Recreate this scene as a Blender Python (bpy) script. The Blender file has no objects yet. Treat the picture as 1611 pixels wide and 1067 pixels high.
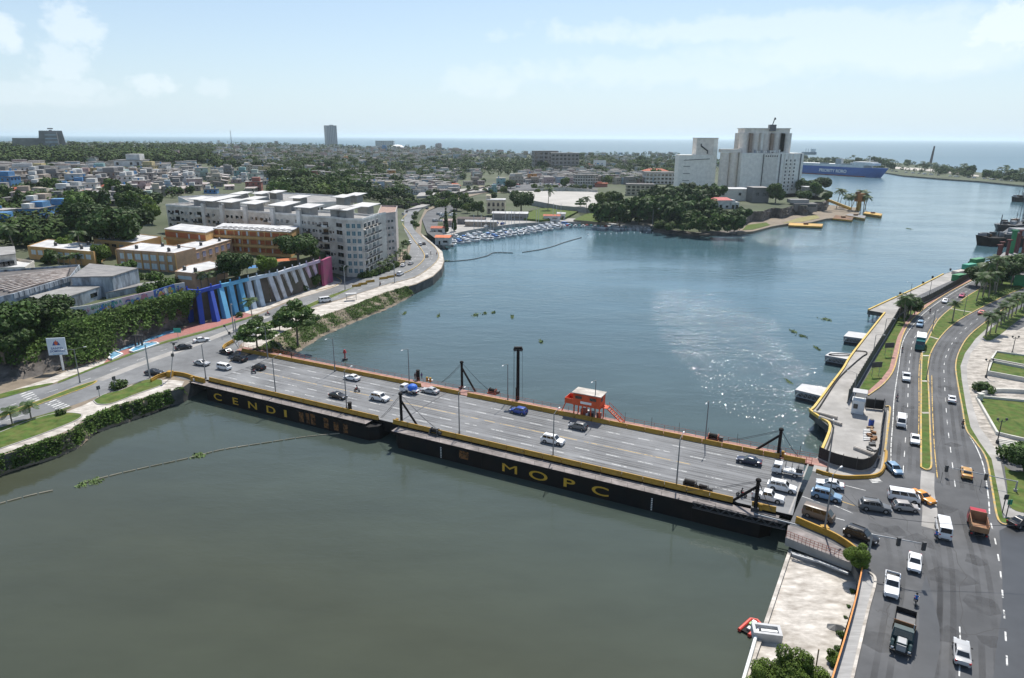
import bpy, bmesh, math, random
import numpy as np
from mathutils import Vector, Matrix
from mathutils.geometry import tessellate_polygon
random.seed(7); rng = np.random.default_rng(7)
C = bpy.context.scene.collection
SC = bpy.context.scene
PI = math.pi
# ---------------------------------------------------------------- camera, sky, sun, exposure
FPX = 1074.0; ROLL = math.radians(0.3); PITCH = math.atan((533.5-216)/FPX); CAMZ = 64.0
cp, sp, cr, sr = math.cos(PITCH), math.sin(PITCH), math.cos(ROLL), math.sin(ROLL)
FWD = Vector((0, cp, -sp)); R0 = Vector((1,0,0)); U0 = Vector((0, sp, cp))
RIGHT = R0*cr + U0*sr; UP = R0*-sr + U0*cr
cam = bpy.data.objects.new('camera', bpy.data.cameras.new('camera')); C.objects.link(cam)
m = Matrix.Identity(4)
for i, v in enumerate((RIGHT, UP, -FWD)):
 m[0][i], m[1][i], m[2][i] = v
m[2][3] = CAMZ
cam.matrix_world = m
cam.data.sensor_width = 36; cam.data.lens = 36*FPX/1611; cam.data.clip_start = 0.5; cam.data.clip_end = 150000
SC.camera = cam
HAZE = 0.000045
SUN_EL, SUN_AZ = math.radians(57), math.radians(15)      # azimuth measured from +Y towards +X
sun = bpy.data.objects.new('sun', bpy.data.lights.new('sun', 'SUN')); C.objects.link(sun)
sun.data.energy = 5.0; sun.data.angle = math.radians(0.53); sun.data.color = (1,.955,.88)
sun.rotation_euler = (-(PI/2-SUN_EL),0,-SUN_AZ)
W = bpy.data.worlds.new("World"); SC.world = W; W.use_nodes = True
SC.view_settings.view_transform = 'Standard'; SC.view_settings.look = 'None'
SC.view_settings.exposure = 0.22; SC.view_settings.gamma = 1
SC.cycles.max_bounces = 6; SC.cycles.volume_bounces = 2; SC.cycles.transparent_max_bounces = 8
SC.cycles.sample_clamp_indirect = 4

def ray(px, py):
 x = (px-805.5)/FPX; y = (533.5-py)/FPX
 return RIGHT*x + UP*y + FWD
def g(px, py, z=4.0):                       # ground point (plan position) seen at a photo pixel
 d = ray(px, py); t = (z-CAMZ)/d.z
 return Vector((d.x*t, d.y*t, z))
def zat(px, py, Y):                         # height of a pixel's ray at plan distance Y
 d = ray(px, py); return CAMZ + d.z*Y/d.y
def pix(p):
 dz = p[2]-CAMZ; v = Vector((p[0], p[1], dz)); k = v.dot(FWD)
 return 805.5+FPX*v.dot(RIGHT)/k, 533.5-FPX*v.dot(UP)/k
def at_az(px, Y, z=0.0):                    # point on the azimuth of a pixel column, at plan distance Y
 d = ray(px, 216); return Vector((d.x/d.y*Y, Y, z))
def GP(pts, z=4.0): return [g(a, b, z) for a, b in pts]

# sky with clouds (directional noise in the world)
nt = W.node_tree; N = nt.nodes; L = nt.links; N.clear()
def nd(tree, t, **k):
 n = tree.nodes.new(t)
 for a, b in k.items(): setattr(n, a, b)
 return n
out = nd(nt, 'ShaderNodeOutputWorld'); bg = nd(nt, 'ShaderNodeBackground'); bg.inputs[1].default_value = 0.11
sky = nd(nt, 'ShaderNodeTexSky', sky_type='NISHITA'); sky.sun_disc = False
sky.sun_elevation = SUN_EL; sky.sun_rotation = SUN_AZ; sky.altitude = 0; sky.air_density = 1.0; sky.dust_density = .7; sky.ozone_density = 2.6
tc = nd(nt, 'ShaderNodeTexCoord'); sep = nd(nt, 'ShaderNodeSeparateXYZ'); L.new(tc.outputs['Generated'], sep.inputs[0])
def wm(op, a, b=None, c=None, clamp=False):
 n = nd(nt, 'ShaderNodeMath', operation=op, use_clamp=clamp)
 for i, v in enumerate((a, b, c)):
  if v is None: continue
  if isinstance(v, (int, float)): n.inputs[i].default_value = v
  else: L.new(v, n.inputs[i])
 return n.outputs[0]
def wnoise(scale, detail, vec, rough=.55):
 n = nd(nt, 'ShaderNodeTexNoise'); n.inputs['Scale'].default_value = scale; n.inputs['Detail'].default_value = detail
 n.inputs['Roughness'].default_value = rough; L.new(vec, n.inputs['Vector']); return n
def cloudblob(px, py, rx, ry, amt, nscale, seed):
 d = ray(px, py).normalized(); az = math.atan2(d.x, d.y); el = math.asin(d.z)
 a = wm('ARCTAN2', sep.outputs[0], sep.outputs[1]); e = wm('ARCSINE', sep.outputs[2])
 da = wm('DIVIDE', wm('SUBTRACT', a, az), rx/FPX); de = wm('DIVIDE', wm('SUBTRACT', e, el), ry/FPX)
 r2 = wm('ADD', wm('MULTIPLY', da, da), wm('MULTIPLY', de, de))
 comb = nd(nt, 'ShaderNodeCombineXYZ'); L.new(wm('MULTIPLY', a, 1.0), comb.inputs[0]); L.new(wm('MULTIPLY', e, 1.25), comb.inputs[1]); comb.inputs[2].default_value = seed
 n = wnoise(nscale, 7, comb.outputs[0],.62)
 v = wm('SUBTRACT', wm('ADD', n.outputs[0],.36), wm('MULTIPLY', wm('SQRT', r2),.52))
 return wm('MULTIPLY', wm('SMOOTH_MIN', wm('MULTIPLY', wm('MAXIMUM', wm('SUBTRACT', v, .42),0),4.5),1,.2, clamp=True), amt)
blobs = [cloudblob(*b) for b in ((115,45,42,42,.42,44,1),(95,100,44,34,.34,44,2),(110,140,60,24,.28,40,14),(238,132,40,20,.36,48,3),(340,138,40,16,.2,48,4),
                                 (5,55,26,26,.5,36,5),(1590,42,70,42,.6,30,6),(1190,45,420,26,.34,20,7),(1050,115,330,28,.22,28,8),
                                 (760,130,80,30,.22,30,9),(60,150,150,20,.2,22,11),(1400,70,320,50,.35,7,12),(1520,100,40,14,.4,20,13))]
tot = blobs[0]
for b in blobs[1:]: tot = wm('MAXIMUM', tot, b)
# hazy brightening low over the sea, from dust and moisture in the air
hz = wm('POWER', wm('SUBTRACT', 1, wm('MULTIPLY', wm('MAXIMUM', sep.outputs[2],0),2.6), clamp=True),2.2)
mx = nd(nt, 'ShaderNodeMix', data_type='RGBA'); mx.inputs[7].default_value = (5.3,6.65,7.75,1)
L.new(wm('ADD', wm('MULTIPLY', hz, .74),.12), mx.inputs[0]); L.new(sky.outputs[0], mx.inputs[6])
mx2 = nd(nt, 'ShaderNodeMix', data_type='RGBA'); mx2.inputs[7].default_value = (8.0,8.6,9.0,1)
L.new(tot, mx2.inputs[0]); L.new(mx.outputs[2], mx2.inputs[6])
L.new(mx2.outputs[2], bg.inputs[0]); L.new(bg.outputs[0], out.inputs[0])

# ---------------------------------------------------------------- materials
MATS = {}
def mat(name, col, rough=.8, var=.18, scale=.6, metal=0, bump=0, bscale=None, stain=None, stain_amt=.5, stain_scale=.15, spec=None, island=0, objrand=0, transl=0, coord='Object', stretch=None, detail=4, alpha=None):
 if name in MATS: return MATS[name]
 M = bpy.data.materials.new(name); M.use_nodes = True; t = M.node_tree; bs = t.nodes['Principled BSDF']
 M.diffuse_color = (*col, 1)
 bs.inputs['Roughness'].default_value = rough; bs.inputs['Metallic'].default_value = metal
 if spec is not None: bs.inputs['Specular IOR Level'].default_value = spec
 c = nd(t, 'ShaderNodeTexCoord'); vec = c.outputs[coord]
 if stretch:
  mp = nd(t, 'ShaderNodeMapping'); mp.inputs['Scale'].default_value = stretch; t.links.new(vec, mp.inputs[0]); vec = mp.outputs[0]
 def noise(s, d=4):
  n = nd(t, 'ShaderNodeTexNoise'); n.inputs['Scale'].default_value = s; n.inputs['Detail'].default_value = d; n.inputs['Roughness'].default_value = .6
  t.links.new(vec, n.inputs['Vector']); return n.outputs['Fac']
 def ramp(f, a, b, ca, cb):
  r = nd(t, 'ShaderNodeValToRGB'); e = r.color_ramp.elements; e[0].position = a; e[1].position = b; e[0].color = (*ca, 1); e[1].color = (*cb, 1)
  t.links.new(f, r.inputs[0]); return r.outputs[0]
 src = None
 if var:
  src = ramp(noise(scale, detail),.3,.7,[x*(1-var) for x in col],[min(1, x*(1+var)) for x in col])
 if stain:
  mxs = nd(t, 'ShaderNodeMix', data_type='RGBA'); f = ramp(noise(stain_scale, 6),.5-.12,.5+.16,(0,0,0),(stain_amt,)*3)
  t.links.new(f, mxs.inputs[0]); mxs.inputs[7].default_value = (*stain, 1)
  if src: t.links.new(src, mxs.inputs[6])
  else: mxs.inputs[6].default_value = (*col, 1)
  src = mxs.outputs[2]
 def scaleby(src, val, lo, hi):
  mr = nd(t, 'ShaderNodeMapRange'); mr.inputs[3].default_value = lo; mr.inputs[4].default_value = hi; t.links.new(val, mr.inputs[0])
  h = nd(t, 'ShaderNodeMix', data_type='RGBA', blend_type='MULTIPLY'); h.inputs[0].default_value = 1
  t.links.new(mr.outputs[0], h.inputs[7])
  if src: t.links.new(src, h.inputs[6])
  else: h.inputs[6].default_value = (*col, 1)
  return h.outputs[2]
 if island:
  gm = nd(t, 'ShaderNodeNewGeometry'); src = scaleby(src, gm.outputs['Random Per Island'],1-island, 1+island)
 if objrand:
  oi = nd(t, 'ShaderNodeObjectInfo'); src = scaleby(src, oi.outputs['Random'],1-objrand, 1+objrand)
 if src: t.links.new(src, bs.inputs['Base Color'])
 else: bs.inputs['Base Color'].default_value = (*col, 1)
 if alpha: t.links.new(ramp(noise(alpha[0],6), alpha[1], alpha[2],(0,0,0),(alpha[3],)*3), bs.inputs['Alpha'])
 if bump:
  b = nd(t, 'ShaderNodeBump'); b.inputs['Strength'].default_value = bump; t.links.new(noise(bscale or scale*4,5), b.inputs['Height']); t.links.new(b.outputs[0], bs.inputs['Normal'])
 if transl:
  tr = nd(t, 'ShaderNodeBsdfTranslucent'); ms = nd(t, 'ShaderNodeMixShader'); ms.inputs[0].default_value = transl
  if src: t.links.new(src, tr.inputs[0])
  t.links.new(bs.outputs[0], ms.inputs[1]); t.links.new(tr.outputs[0], ms.inputs[2]); t.links.new(ms.outputs[0], t.nodes['Material Output'].inputs[0])
 MATS[name] = M; return M
def P(name): return MATS[name]
asphalt = mat('asphalt', (.1,.102,.107),.85,.2,.25, bump=.15, bscale=6, stain=(.05,.052,.056), stain_amt=.85, stain_scale=.09)
asphalt_old = mat('asphalt_worn', (.19,.195,.2),.85,.14,.5, stain=(.1,.103,.107), stain_amt=.8, stain_scale=.1, bump=.1, bscale=6)
wet_asphalt = mat('wet_asphalt', (.038,.04,.043),.35,.2,.3)
concrete = mat('concrete', (.36,.345,.325),.9,.2,.3, stain=(.2,.19,.175), stain_amt=.6, stain_scale=.12)
concrete_pale = mat('pale_concrete', (.56,.52,.47),.9,.22,.7, stain=(.25,.22,.185), stain_amt=.9, stain_scale=.3, stretch=(1,2.2,1))
stone_paving = mat('stone_paving', (.47,.43,.38),.9,.25,1.1, stain=(.19,.17,.145), stain_amt=.9, stain_scale=.4, stretch=(1,2.4,1))
kerb_y = mat('yellow_kerb_paint', (.52,.33,.05),.7,.25,.5, stain=(.26,.24,.2), stain_amt=.85, stain_scale=.9)
barrier_y = mat('ochre_barrier_paint', (.42,.235,.02),.7,.2,.6, stain=(.22,.13,.03), stain_amt=.5, stain_scale=.5)
line_w = mat('white_road_paint', (.6,.6,.58),.8,.2,1.5, alpha=(1.1,.34,.5,1))
line_y = mat('yellow_road_paint', (.58,.38,.1),.8,.2,1.5, alpha=(.9,.36,.5,1))
tyre_wear = mat('tyre_wear', (.05,.05,.052),.8,0, alpha=(.12,.36,.68,.38))
patch_m = mat('asphalt_repair', (.06,.061,.064),.85,.2,.6, alpha=(.5,.3,.6,.35))
crack_m = mat('tar_crack', (.025,.025,.026),.7,0)
grass = mat('grass', (.062,.112,.024),.9,.4,.7, bump=.5, bscale=5, stain=(.15,.14,.05), stain_amt=.65, stain_scale=.45, spec=.1)
red_pave = mat('red_paving', (.33,.12,.105),.85,.15,.8, stain=(.25,.15,.13), stain_amt=.5)
dirt = mat('dirt', (.21,.17,.125),.95,.25,.3)
rock = mat('rock', (.16,.14,.125),.95,.4,.35, bump=.8, bscale=1.2, stain=(.05,.045,.04), stain_amt=.9, stain_scale=.25)
ground_m = mat('town_ground', (.05,.068,.025),.95,.35,.02, stain=(.13,.12,.095), stain_amt=.4, stain_scale=.03)
black_steel = mat('black_steel', (.008,.008,.009),.7,.3,.4, stain=(.035,.02,.01), stain_amt=.35, stain_scale=.18, spec=.2)
rust = mat('rusty_steel', (.2,.09,.03),.85,.3,.6, stain=(.04,.03,.025), stain_amt=.8)
rust_film = mat('rust_film', (.2,.085,.025),.85,.3,.9, alpha=(.9,.35,.55,.9))
red_steel = mat('red_steel', (.4,.105,.06),.75,.25,.7, stain=(.27,.13,.1), stain_amt=.6, stain_scale=.8)
orange_red = mat('orange_red_paint', (.62,.085,.02),.6,.12,.6)
walk_red = mat('faded_red_deck', (.38,.2,.165),.85,.25,.8, stain=(.2,.13,.11), stain_amt=.6, stain_scale=.5)
walk_grey = mat('grey_walkway', (.25,.22,.21),.85,.3,.6, stain=(.1,.09,.085), stain_amt=.7, stain_scale=.5)
white_paint = mat('white_paint', (.78,.78,.76),.6,.06,.5)
letter_y = mat('yellow_letter_paint', (.62,.36,.03),.6,.15,.8)
galv = mat('galvanised_steel', (.33,.34,.35),.5,.1,.5, metal=.3)
dark_metal = mat('dark_metal', (.045,.047,.05),.5,.1,.5)
rubber = mat('black_rubber', (.012,.012,.012),.8,0)
glass = mat('dark_glass', (.012,.016,.02),.08,0, spec=.8)
lamp_glass = mat('lamp_glass', (.75,.75,.72),.2,0)
tail_red = mat('tail_light_red', (.45,.01,.012),.3,0)
wood = mat('weathered_wood', (.3,.22,.14),.9,.3,.6)
trunk_m = mat('bark', (.15,.12,.09),.95,.3,.8)
palm_trunk_m = mat('palm_bark', (.24,.2,.165),.95,.25,.8)
leaf_a = mat('leaf_mid_green', (.06,.108,.02),.65,.3,.25, island=.42, objrand=.3, transl=.18, spec=.2)
leaf_b = mat('leaf_dark_green', (.042,.08,.017),.65,.3,.25, island=.42, objrand=.25, transl=.15, spec=.2)
leaf_c = mat('leaf_yellow_green', (.1,.155,.022),.65,.3,.25, island=.4, objrand=.2, transl=.2, spec=.2)
leaf_p = mat('palm_leaf_green', (.05,.09,.022),.55,.2,.4, island=.35, objrand=.25, transl=.15, spec=.2)
leaf_v = mat('vine_green', (.075,.13,.025),.7,.35,.2, island=.45, transl=.15, spec=.2)

# ---------------------------------------------------------------- mesh helpers
class MB:
 def __init__(s): s.v = []; s.f = []; s.m = []; s.mats = []
 def mi(s, mt):
  if mt not in s.mats: s.mats.append(mt)
  return s.mats.index(mt)
 def add(s, vs, fs, mt):
  o = len(s.v); k = s.mi(mt); s.v += [tuple(v) for v in vs]
  for f in fs: s.f.append([i+o for i in f]); s.m.append(k)
 def box(s, c, d, mt, rz=0, taper=1.0):
  x, y, z = d[0]/2, d[1]/2, d[2]/2; ca, sa = math.cos(rz), math.sin(rz); vs = []
  for zz, t in ((-z, 1),(z, taper)):
   for a, b in ((-x, -y),(x, -y),(x, y),(-x, y)):
    a *= t; b *= t; vs.append((c[0]+a*ca-b*sa, c[1]+a*sa+b*ca, c[2]+zz))
  s.add(vs, [(0,3,2,1),(4,5,6,7),(0,1,5,4),(1,2,6,5),(2,3,7,6),(3,0,4,7)], mt)
 def prism(s, poly, z0, z1, mt, mt_side=None, bottom=False):
  n = len(poly); P2 = [(p[0], p[1]) for p in poly]
  a = sum(P2[i][0]*P2[(i+1) % n][1]-P2[(i+1) % n][0]*P2[i][1] for i in range(n))
  if a < 0: P2 = P2[::-1]
  tri = tessellate_polygon([[Vector((x, y, 0)) for x, y in P2]])
  def up(t):
   q = [P2[i] for i in t]; return (q[1][0]-q[0][0])*(q[2][1]-q[0][1])-(q[2][0]-q[0][0])*(q[1][1]-q[0][1]) > 0
  top = [tuple(t) if up(t) else tuple(reversed(t)) for t in tri]
  zt = z1 if callable(z1) else (lambda x, y: z1)
  s.add([(x, y, zt(x, y)) for x, y in P2], top, mt)
  if z0 is not None:
   vs = [(x, y, z0) for x, y in P2]+[(x, y, zt(x, y)) for x, y in P2]
   s.add(vs, [(i, (i+1) % n, n+(i+1) % n, n+i) for i in range(n)], mt_side or mt)
   if bottom: s.add([(x, y, z0) for x, y in P2],[tuple(reversed(t)) for t in top], mt_side or mt)
 def tube(s, pts, r, mt, n=6, r2=None, cap=True):
  pts = [Vector(p) for p in pts]; k = len(pts); rings = []; vs = []
  for i, p in enumerate(pts):
   d = (pts[min(i+1, k-1)]-pts[max(i-1,0)]).normalized(); a = d.cross(Vector((0,0,1)) if abs(d.z) < .9 else Vector((1,0,0))).normalized(); b = d.cross(a)
   rr = r if r2 is None else r+(r2-r)*i/(k-1)
   for j in range(n):
    t = 2*PI*j/n; vs.append(p+a*math.cos(t)*rr+b*math.sin(t)*rr)
  fs = [(i*n+j, (i+1)*n+j, (i+1)*n+(j+1) % n, i*n+(j+1) % n) for i in range(k-1) for j in range(n)]
  if cap: fs += [tuple(range(n)), tuple(reversed(range((k-1)*n, k*n)))]
  s.add(vs, fs, mt)
 def cyl(s, c, r, h, mt, n=16, r2=None): s.tube([c, (c[0], c[1], c[2]+h)], r, mt, n, r2)
 def sphere(s, c, r, mt, n=10, m_=6, sz=1):
  vs = [(c[0], c[1], c[2]-r*sz)]; fs = []
  for i in range(1, m_):
   a = -PI/2+PI*i/m_
   for j in range(n): vs.append((c[0]+r*math.cos(a)*math.cos(2*PI*j/n), c[1]+r*math.cos(a)*math.sin(2*PI*j/n), c[2]+r*sz*math.sin(a)))
  vs.append((c[0], c[1], c[2]+r*sz))
  for j in range(n):
   fs.append((0,1+(j+1) % n, 1+j)); fs.append((len(vs)-1, len(vs)-1-n+j, len(vs)-1-n+(j+1) % n))
  for i in range(m_-2):
   for j in range(n): fs.append((1+i*n+j, 1+i*n+(j+1) % n, 1+(i+1)*n+(j+1) % n, 1+(i+1)*n+j))
  s.add(vs, fs, mt)
 def quad(s, a, b, c, d, mt): s.add([a, b, c, d],[(0,1,2,3)], mt)
 def panel(s, a, b, c, d, u0, u1, v0, v1, off, mt):        # inset panel on the quad a-b (bottom) d-c (top), raised by off
  a, b, c, d = map(Vector, (a, b, c, d)); n = (b-a).cross(d-a).normalized()*off
  q = lambda u, v: (a*(1-u)+b*u)*(1-v)+(d*(1-u)+c*u)*v+n
  s.add([q(u0, v0), q(u1, v0), q(u1, v1), q(u0, v1)],[(0,1,2,3)], mt)
 def sheet(s, poly, z, mt): s.prism(poly, None, z, mt)
 def mesh(s, name, smooth=0):
  me = bpy.data.meshes.new(name); me.from_pydata(s.v, [], s.f)
  for x in s.mats: me.materials.append(x)
  me.polygons.foreach_set('material_index', s.m)
  if smooth: me.polygons.foreach_set('use_smooth', [True]*len(s.f)); me.update(); me.set_sharp_from_angle(angle=math.radians(smooth))
  me.update(); return me
 def build(s, name, parent=None, smooth=0, loc=None, rz=0):
  o = bpy.data.objects.new(name, s.mesh(name, smooth)); C.objects.link(o)
  if parent: o.parent = parent
  if loc: o.location = loc
  o.rotation_euler.z = rz
  return o
def tag(o, label=None, cat=None, group=None, kind=None):
 if label: o['label'] = label
 if cat: o['category'] = cat
 if group: o['group'] = group
 if kind: o['kind'] = kind
 return o
def struct(o): o['kind'] = 'structure'; return o
def thing(name, label, cat, loc=(0,0,0), rz=0, group=None):
 o = bpy.data.objects.new(name, None); C.objects.link(o); o.location = loc; o.rotation_euler.z = rz; o.empty_display_size = .5
 return tag(o, label, cat, group)
def inst(name, me, parent=None, loc=(0,0,0), rz=0, sc=None, mats=None):
 o = bpy.data.objects.new(name, me); C.objects.link(o); o.parent = parent; o.location = loc; o.rotation_euler.z = rz
 if sc: o.scale = (sc,)*3 if isinstance(sc, (int, float)) else sc
 if mats:
  for i, mm in mats.items(): o.material_slots[i].link = 'OBJECT'; o.material_slots[i].material = mm
 return o
def dup(root, loc, rz=0, label=None, group=None, sc=None):
 def cpy(o, par):
  c = o.copy(); C.objects.link(c); c.parent = par
  for ch in o.children: cpy(ch, c)
  return c
 r = cpy(root, None); r.location = loc; r.rotation_euler.z = rz
 if sc: r.scale = (sc,)*3
 if label: r['label'] = label
 if group: r['group'] = group
 return r
def resample(pts, step):
 pts = [Vector(p) for p in pts]; outp = [pts[0].copy()]; need = step
 for a, b in zip(pts, pts[1:]):
  l = (b-a).length; t = need
  while t <= l: outp.append(a+(b-a)*(t/l)); t += step
  need = t-l
 return outp
def smoothpath(pts, k=6):
 pts = [Vector(p) for p in pts]; o = []
 for i in range(len(pts)-1):
  p0, p1, p2, p3 = pts[max(i-1,0)], pts[i], pts[i+1], pts[min(i+2, len(pts)-1)]
  for j in range(k):
   t = j/k; o.append(.5*((2*p1)+(p2-p0)*t+(2*p0-5*p1+4*p2-p3)*t*t+(3*p1-p0-3*p2+p3)*t**3))
 return o+[pts[-1]]
def ribbon(mb, pts, w, z0, z1, mt, mt_side=None, off=0):       # constant-width wall or kerb along a path
 pts = [Vector((p[0], p[1],0)) for p in pts]; n = len(pts); Ls = []; Rs = []
 for i, p in enumerate(pts):
  d = pts[min(i+1, n-1)]-pts[max(i-1,0)]; d.normalize(); q = Vector((-d.y, d.x, 0))
  Ls.append(p+q*(off+w/2)); Rs.append(p+q*(off-w/2))
 for i in range(n-1):
  a, b, c, d = Rs[i], Rs[i+1], Ls[i+1], Ls[i]
  f = lambda p, z: (p.x, p.y, z)
  mb.add([f(a, z1), f(b, z1), f(c, z1), f(d, z1)],[(0,1,2,3)], mt)
  if z0 is not None:
   mb.add([f(a, z0), f(b, z0), f(b, z1), f(a, z1)],[(0,1,2,3)], mt_side or mt)
   mb.add([f(c, z0), f(d, z0), f(d, z1), f(c, z1)],[(0,1,2,3)], mt_side or mt)
 if z0 is not None:
  for a, b in ((Ls[0], Rs[0]),(Rs[-1], Ls[-1])): mb.add([(a.x, a.y, z0),(b.x, b.y, z0),(b.x, b.y, z1),(a.x, a.y, z1)],[(0,1,2,3)], mt_side or mt)
def dashes(mb, pts, w, ln, gap, z, mt):
 pts = resample(pts, .5); k = int((ln+gap)/.5); a = int(ln/.5)
 for i in range(0, len(pts)-a, k): ribbon(mb, [pts[i], pts[min(i+a//2, len(pts)-1)], pts[i+a]], w, None, z, mt)
def rawmesh(name, v, quads, mats, mi=None):
 me = bpy.data.meshes.new(name); nf = len(quads)
 me.vertices.add(len(v)); me.vertices.foreach_set('co', np.asarray(v, np.float32).ravel())
 me.loops.add(nf*4); me.loops.foreach_set('vertex_index', np.asarray(quads, np.int32).ravel())
 me.polygons.add(nf); me.polygons.foreach_set('loop_start', np.arange(0, nf*4,4, dtype=np.int32)); me.polygons.foreach_set('loop_total', np.full(nf, 4, np.int32))
 for x in mats: me.materials.append(x)
 if mi is not None: me.polygons.foreach_set('material_index', np.asarray(mi, np.int32))
 me.update(); me.validate(); return me
def leafquads(cen, nrm, size, aspect=.62):
 n = len(cen); nrm = nrm/np.linalg.norm(nrm, axis=1, keepdims=True)
 r = rng.normal(size=(n, 3)); a = np.cross(nrm, r); a /= np.linalg.norm(a, axis=1, keepdims=True); b = np.cross(nrm, a)
 s = (np.asarray(size)*rng.uniform(.7,1.3, n))[:, None]; a = a*s; b = b*s*aspect
 v = np.stack([cen-a-b*.5, cen+a*.1-b, cen+a+b*.3, cen-a*.2+b],1).reshape(-1,3)
 return v, np.arange(n*4).reshape(-1,4)
def crown_mesh(name, lobes, n, leaf, mt, droop=0.0):
 w = np.array([l[3]**2 for l in lobes]); w = w/w.sum(); cs = []; ns = []
 for l, k in zip(lobes, (w*n).astype(int)+1):
  d = rng.normal(size=(k, 3)); d /= np.linalg.norm(d, axis=1, keepdims=True)
  rad = l[3]*rng.uniform(.55,1.08, k)**.6
  p = d*rad[:, None]*np.array([1,1, l[4] if len(l) > 4 else .75])
  cs.append(p+np.array(l[:3])); nn = d+rng.normal(size=(k, 3))*.55+np.array([0,0,.45-droop]); ns.append(nn)
 v, q = leafquads(np.concatenate(cs), np.concatenate(ns), leaf)
 return rawmesh(name, v, q, [mt])
# ================================================================ terrain, water and slabs
AZ = [-500,0,200,400,560,635,700,850,1000,1130,1230]
RR = [150,250,400,600,900,1300,1800,2600,4000,7000]
HT = np.array([[14,14,17,23,30,35,37,30,22,10],[14,14,17,23,30,34,37,28,20,8],[14,14,16,21,28,32,34,26,18,6],[14,14,14,17,21,25,27,24,18,6],
               [4,4,9,12,15,18,20,20,14,4],[3.4,3.4,3.4,3.3,4.5,11,16,18,14,4],[3,3,3,3.1,3.6,8,12,14,12,4],[2.2,2.2,2.2,2.8,4.4,9,10,11,8,3],[2,2,2,5,8.5,10,9,8,6,3],[2,2,3,9,10,9,7,6,4,3],[2,2,3,9.5,9.5,7,5,4,3,3]])
KX = g(805.5,216.5,0);
def azpx(x, y): return 805.5+FPX*(x/y)/cp if y > 1 else (-3000 if x < 0 else 3000)
LR = [math.log(q) for q in RR]; HTL = HT.tolist()
from bisect import bisect_left
def hland(x, y):
 p = azpx(x, y); r = math.hypot(x, y)
 i = min(max(bisect_left(AZ, p)-1,0), len(AZ)-2); u = min(max((p-AZ[i])/(AZ[i+1]-AZ[i]),0),1)
 lr = math.log(max(r, 1)); j = min(max(bisect_left(LR, lr)-1,0), len(RR)-2); w = min(max((lr-LR[j])/(LR[j+1]-LR[j]),0),1)
 A, B_ = HTL[i], HTL[i+1]
 return (A[j]*(1-u)+B_[j]*u)*(1-w)+(A[j+1]*(1-u)+B_[j+1]*u)*w
def gl(px, py):                            # where a pixel's ray meets the land
 d = ray(px, py); t = max(60.0,25.0/max(-d.z, 1e-4)); prev = t
 while t < 9000:
  x, y, z = d.x*t, d.y*t, CAMZ+d.z*t
  if z <= hland(x, y):
   a, b = prev, t
   for _ in range(18):
    c = (a+b)/2
    if CAMZ+d.z*c <= hland(d.x*c, d.y*c): b = c
    else: a = c
   return Vector((d.x*b, d.y*b, hland(d.x*b, d.y*b)))
  prev = t; t *= 1.05
 return Vector((d.x*t, d.y*t, 5))

# ---- water
wm_ = bpy.data.materials.new('river_water'); wm_.use_nodes = True; t = wm_.node_tree; bs = t.nodes['Principled BSDF']
bs.inputs['IOR'].default_value = 1.333; bs.inputs['Roughness'].default_value = .12
tcn = nd(t, 'ShaderNodeTexCoord');
def wn(scale, det, st, rough=.55):
 mp = nd(t, 'ShaderNodeMapping'); mp.inputs['Scale'].default_value = st; mp.inputs['Rotation'].default_value = (0,0,.35); t.links.new(tcn.outputs['Object'], mp.inputs[0])
 n = nd(t, 'ShaderNodeTexNoise'); n.inputs['Scale'].default_value = scale; n.inputs['Detail'].default_value = det; n.inputs['Roughness'].default_value = rough; t.links.new(mp.outputs[0], n.inputs['Vector']); return n.outputs['Fac']
def mm(op, a, b, clamp=False):
 n = nd(t, 'ShaderNodeMath', operation=op, use_clamp=clamp)
 for i, v in enumerate((a, b)):
  if isinstance(v, (int, float)): n.inputs[i].default_value = v
  else: t.links.new(v, n.inputs[i])
 return n.outputs[0]
rip = wn(.9,3,(1,1.9,1)); swell = wn(.16,3,(1,1.8,1)); patch = wn(.011,5,(1,2.2,1),.6)
pm = nd(t, 'ShaderNodeMapRange'); pm.inputs[1].default_value = .4; pm.inputs[2].default_value = .62; pm.inputs[3].default_value = .3; pm.inputs[4].default_value = 1.0; t.links.new(patch, pm.inputs[0])
sx = nd(t, 'ShaderNodeSeparateXYZ'); t.links.new(tcn.outputs['Object'], sx.inputs[0])
calm = nd(t, 'ShaderNodeMapRange'); calm.inputs[1].default_value = 95; calm.inputs[2].default_value = 230; calm.inputs[3].default_value = .5; t.links.new(mm('ADD', sx.outputs[1], mm('MULTIPLY', sx.outputs[0],.52)), calm.inputs[0])
# hand-placed zones for the sun glints on the water
def glint_zone(px, py, rx, ry):
 c_ = g(px, py, 0); a_ = mm('MULTIPLY', mm('SUBTRACT', sx.outputs[0], c_.x),1/rx); b_ = mm('MULTIPLY', mm('SUBTRACT', sx.outputs[1], c_.y),1/ry)
 return mm('SUBTRACT', 1, mm('ADD', mm('MULTIPLY', a_, a_), mm('MULTIPLY', b_, b_)), True)
gs = glint_zone(1140,560,26,75)
for q_ in ((1090,490,30,60),(1340,380,70,90)): gs = mm('MAXIMUM', gs, glint_zone(*q_))
hgt = mm('ADD', mm('MULTIPLY', rip, .14), mm('MULTIPLY', swell, .42)); hgt = mm('MULTIPLY', mm('MULTIPLY', hgt, pm.outputs[0]), calm.outputs[0])
bp = nd(t, 'ShaderNodeBump'); bp.inputs['Strength'].default_value = .6; bp.inputs['Distance'].default_value = .9; t.links.new(hgt, bp.inputs['Height']);
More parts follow.
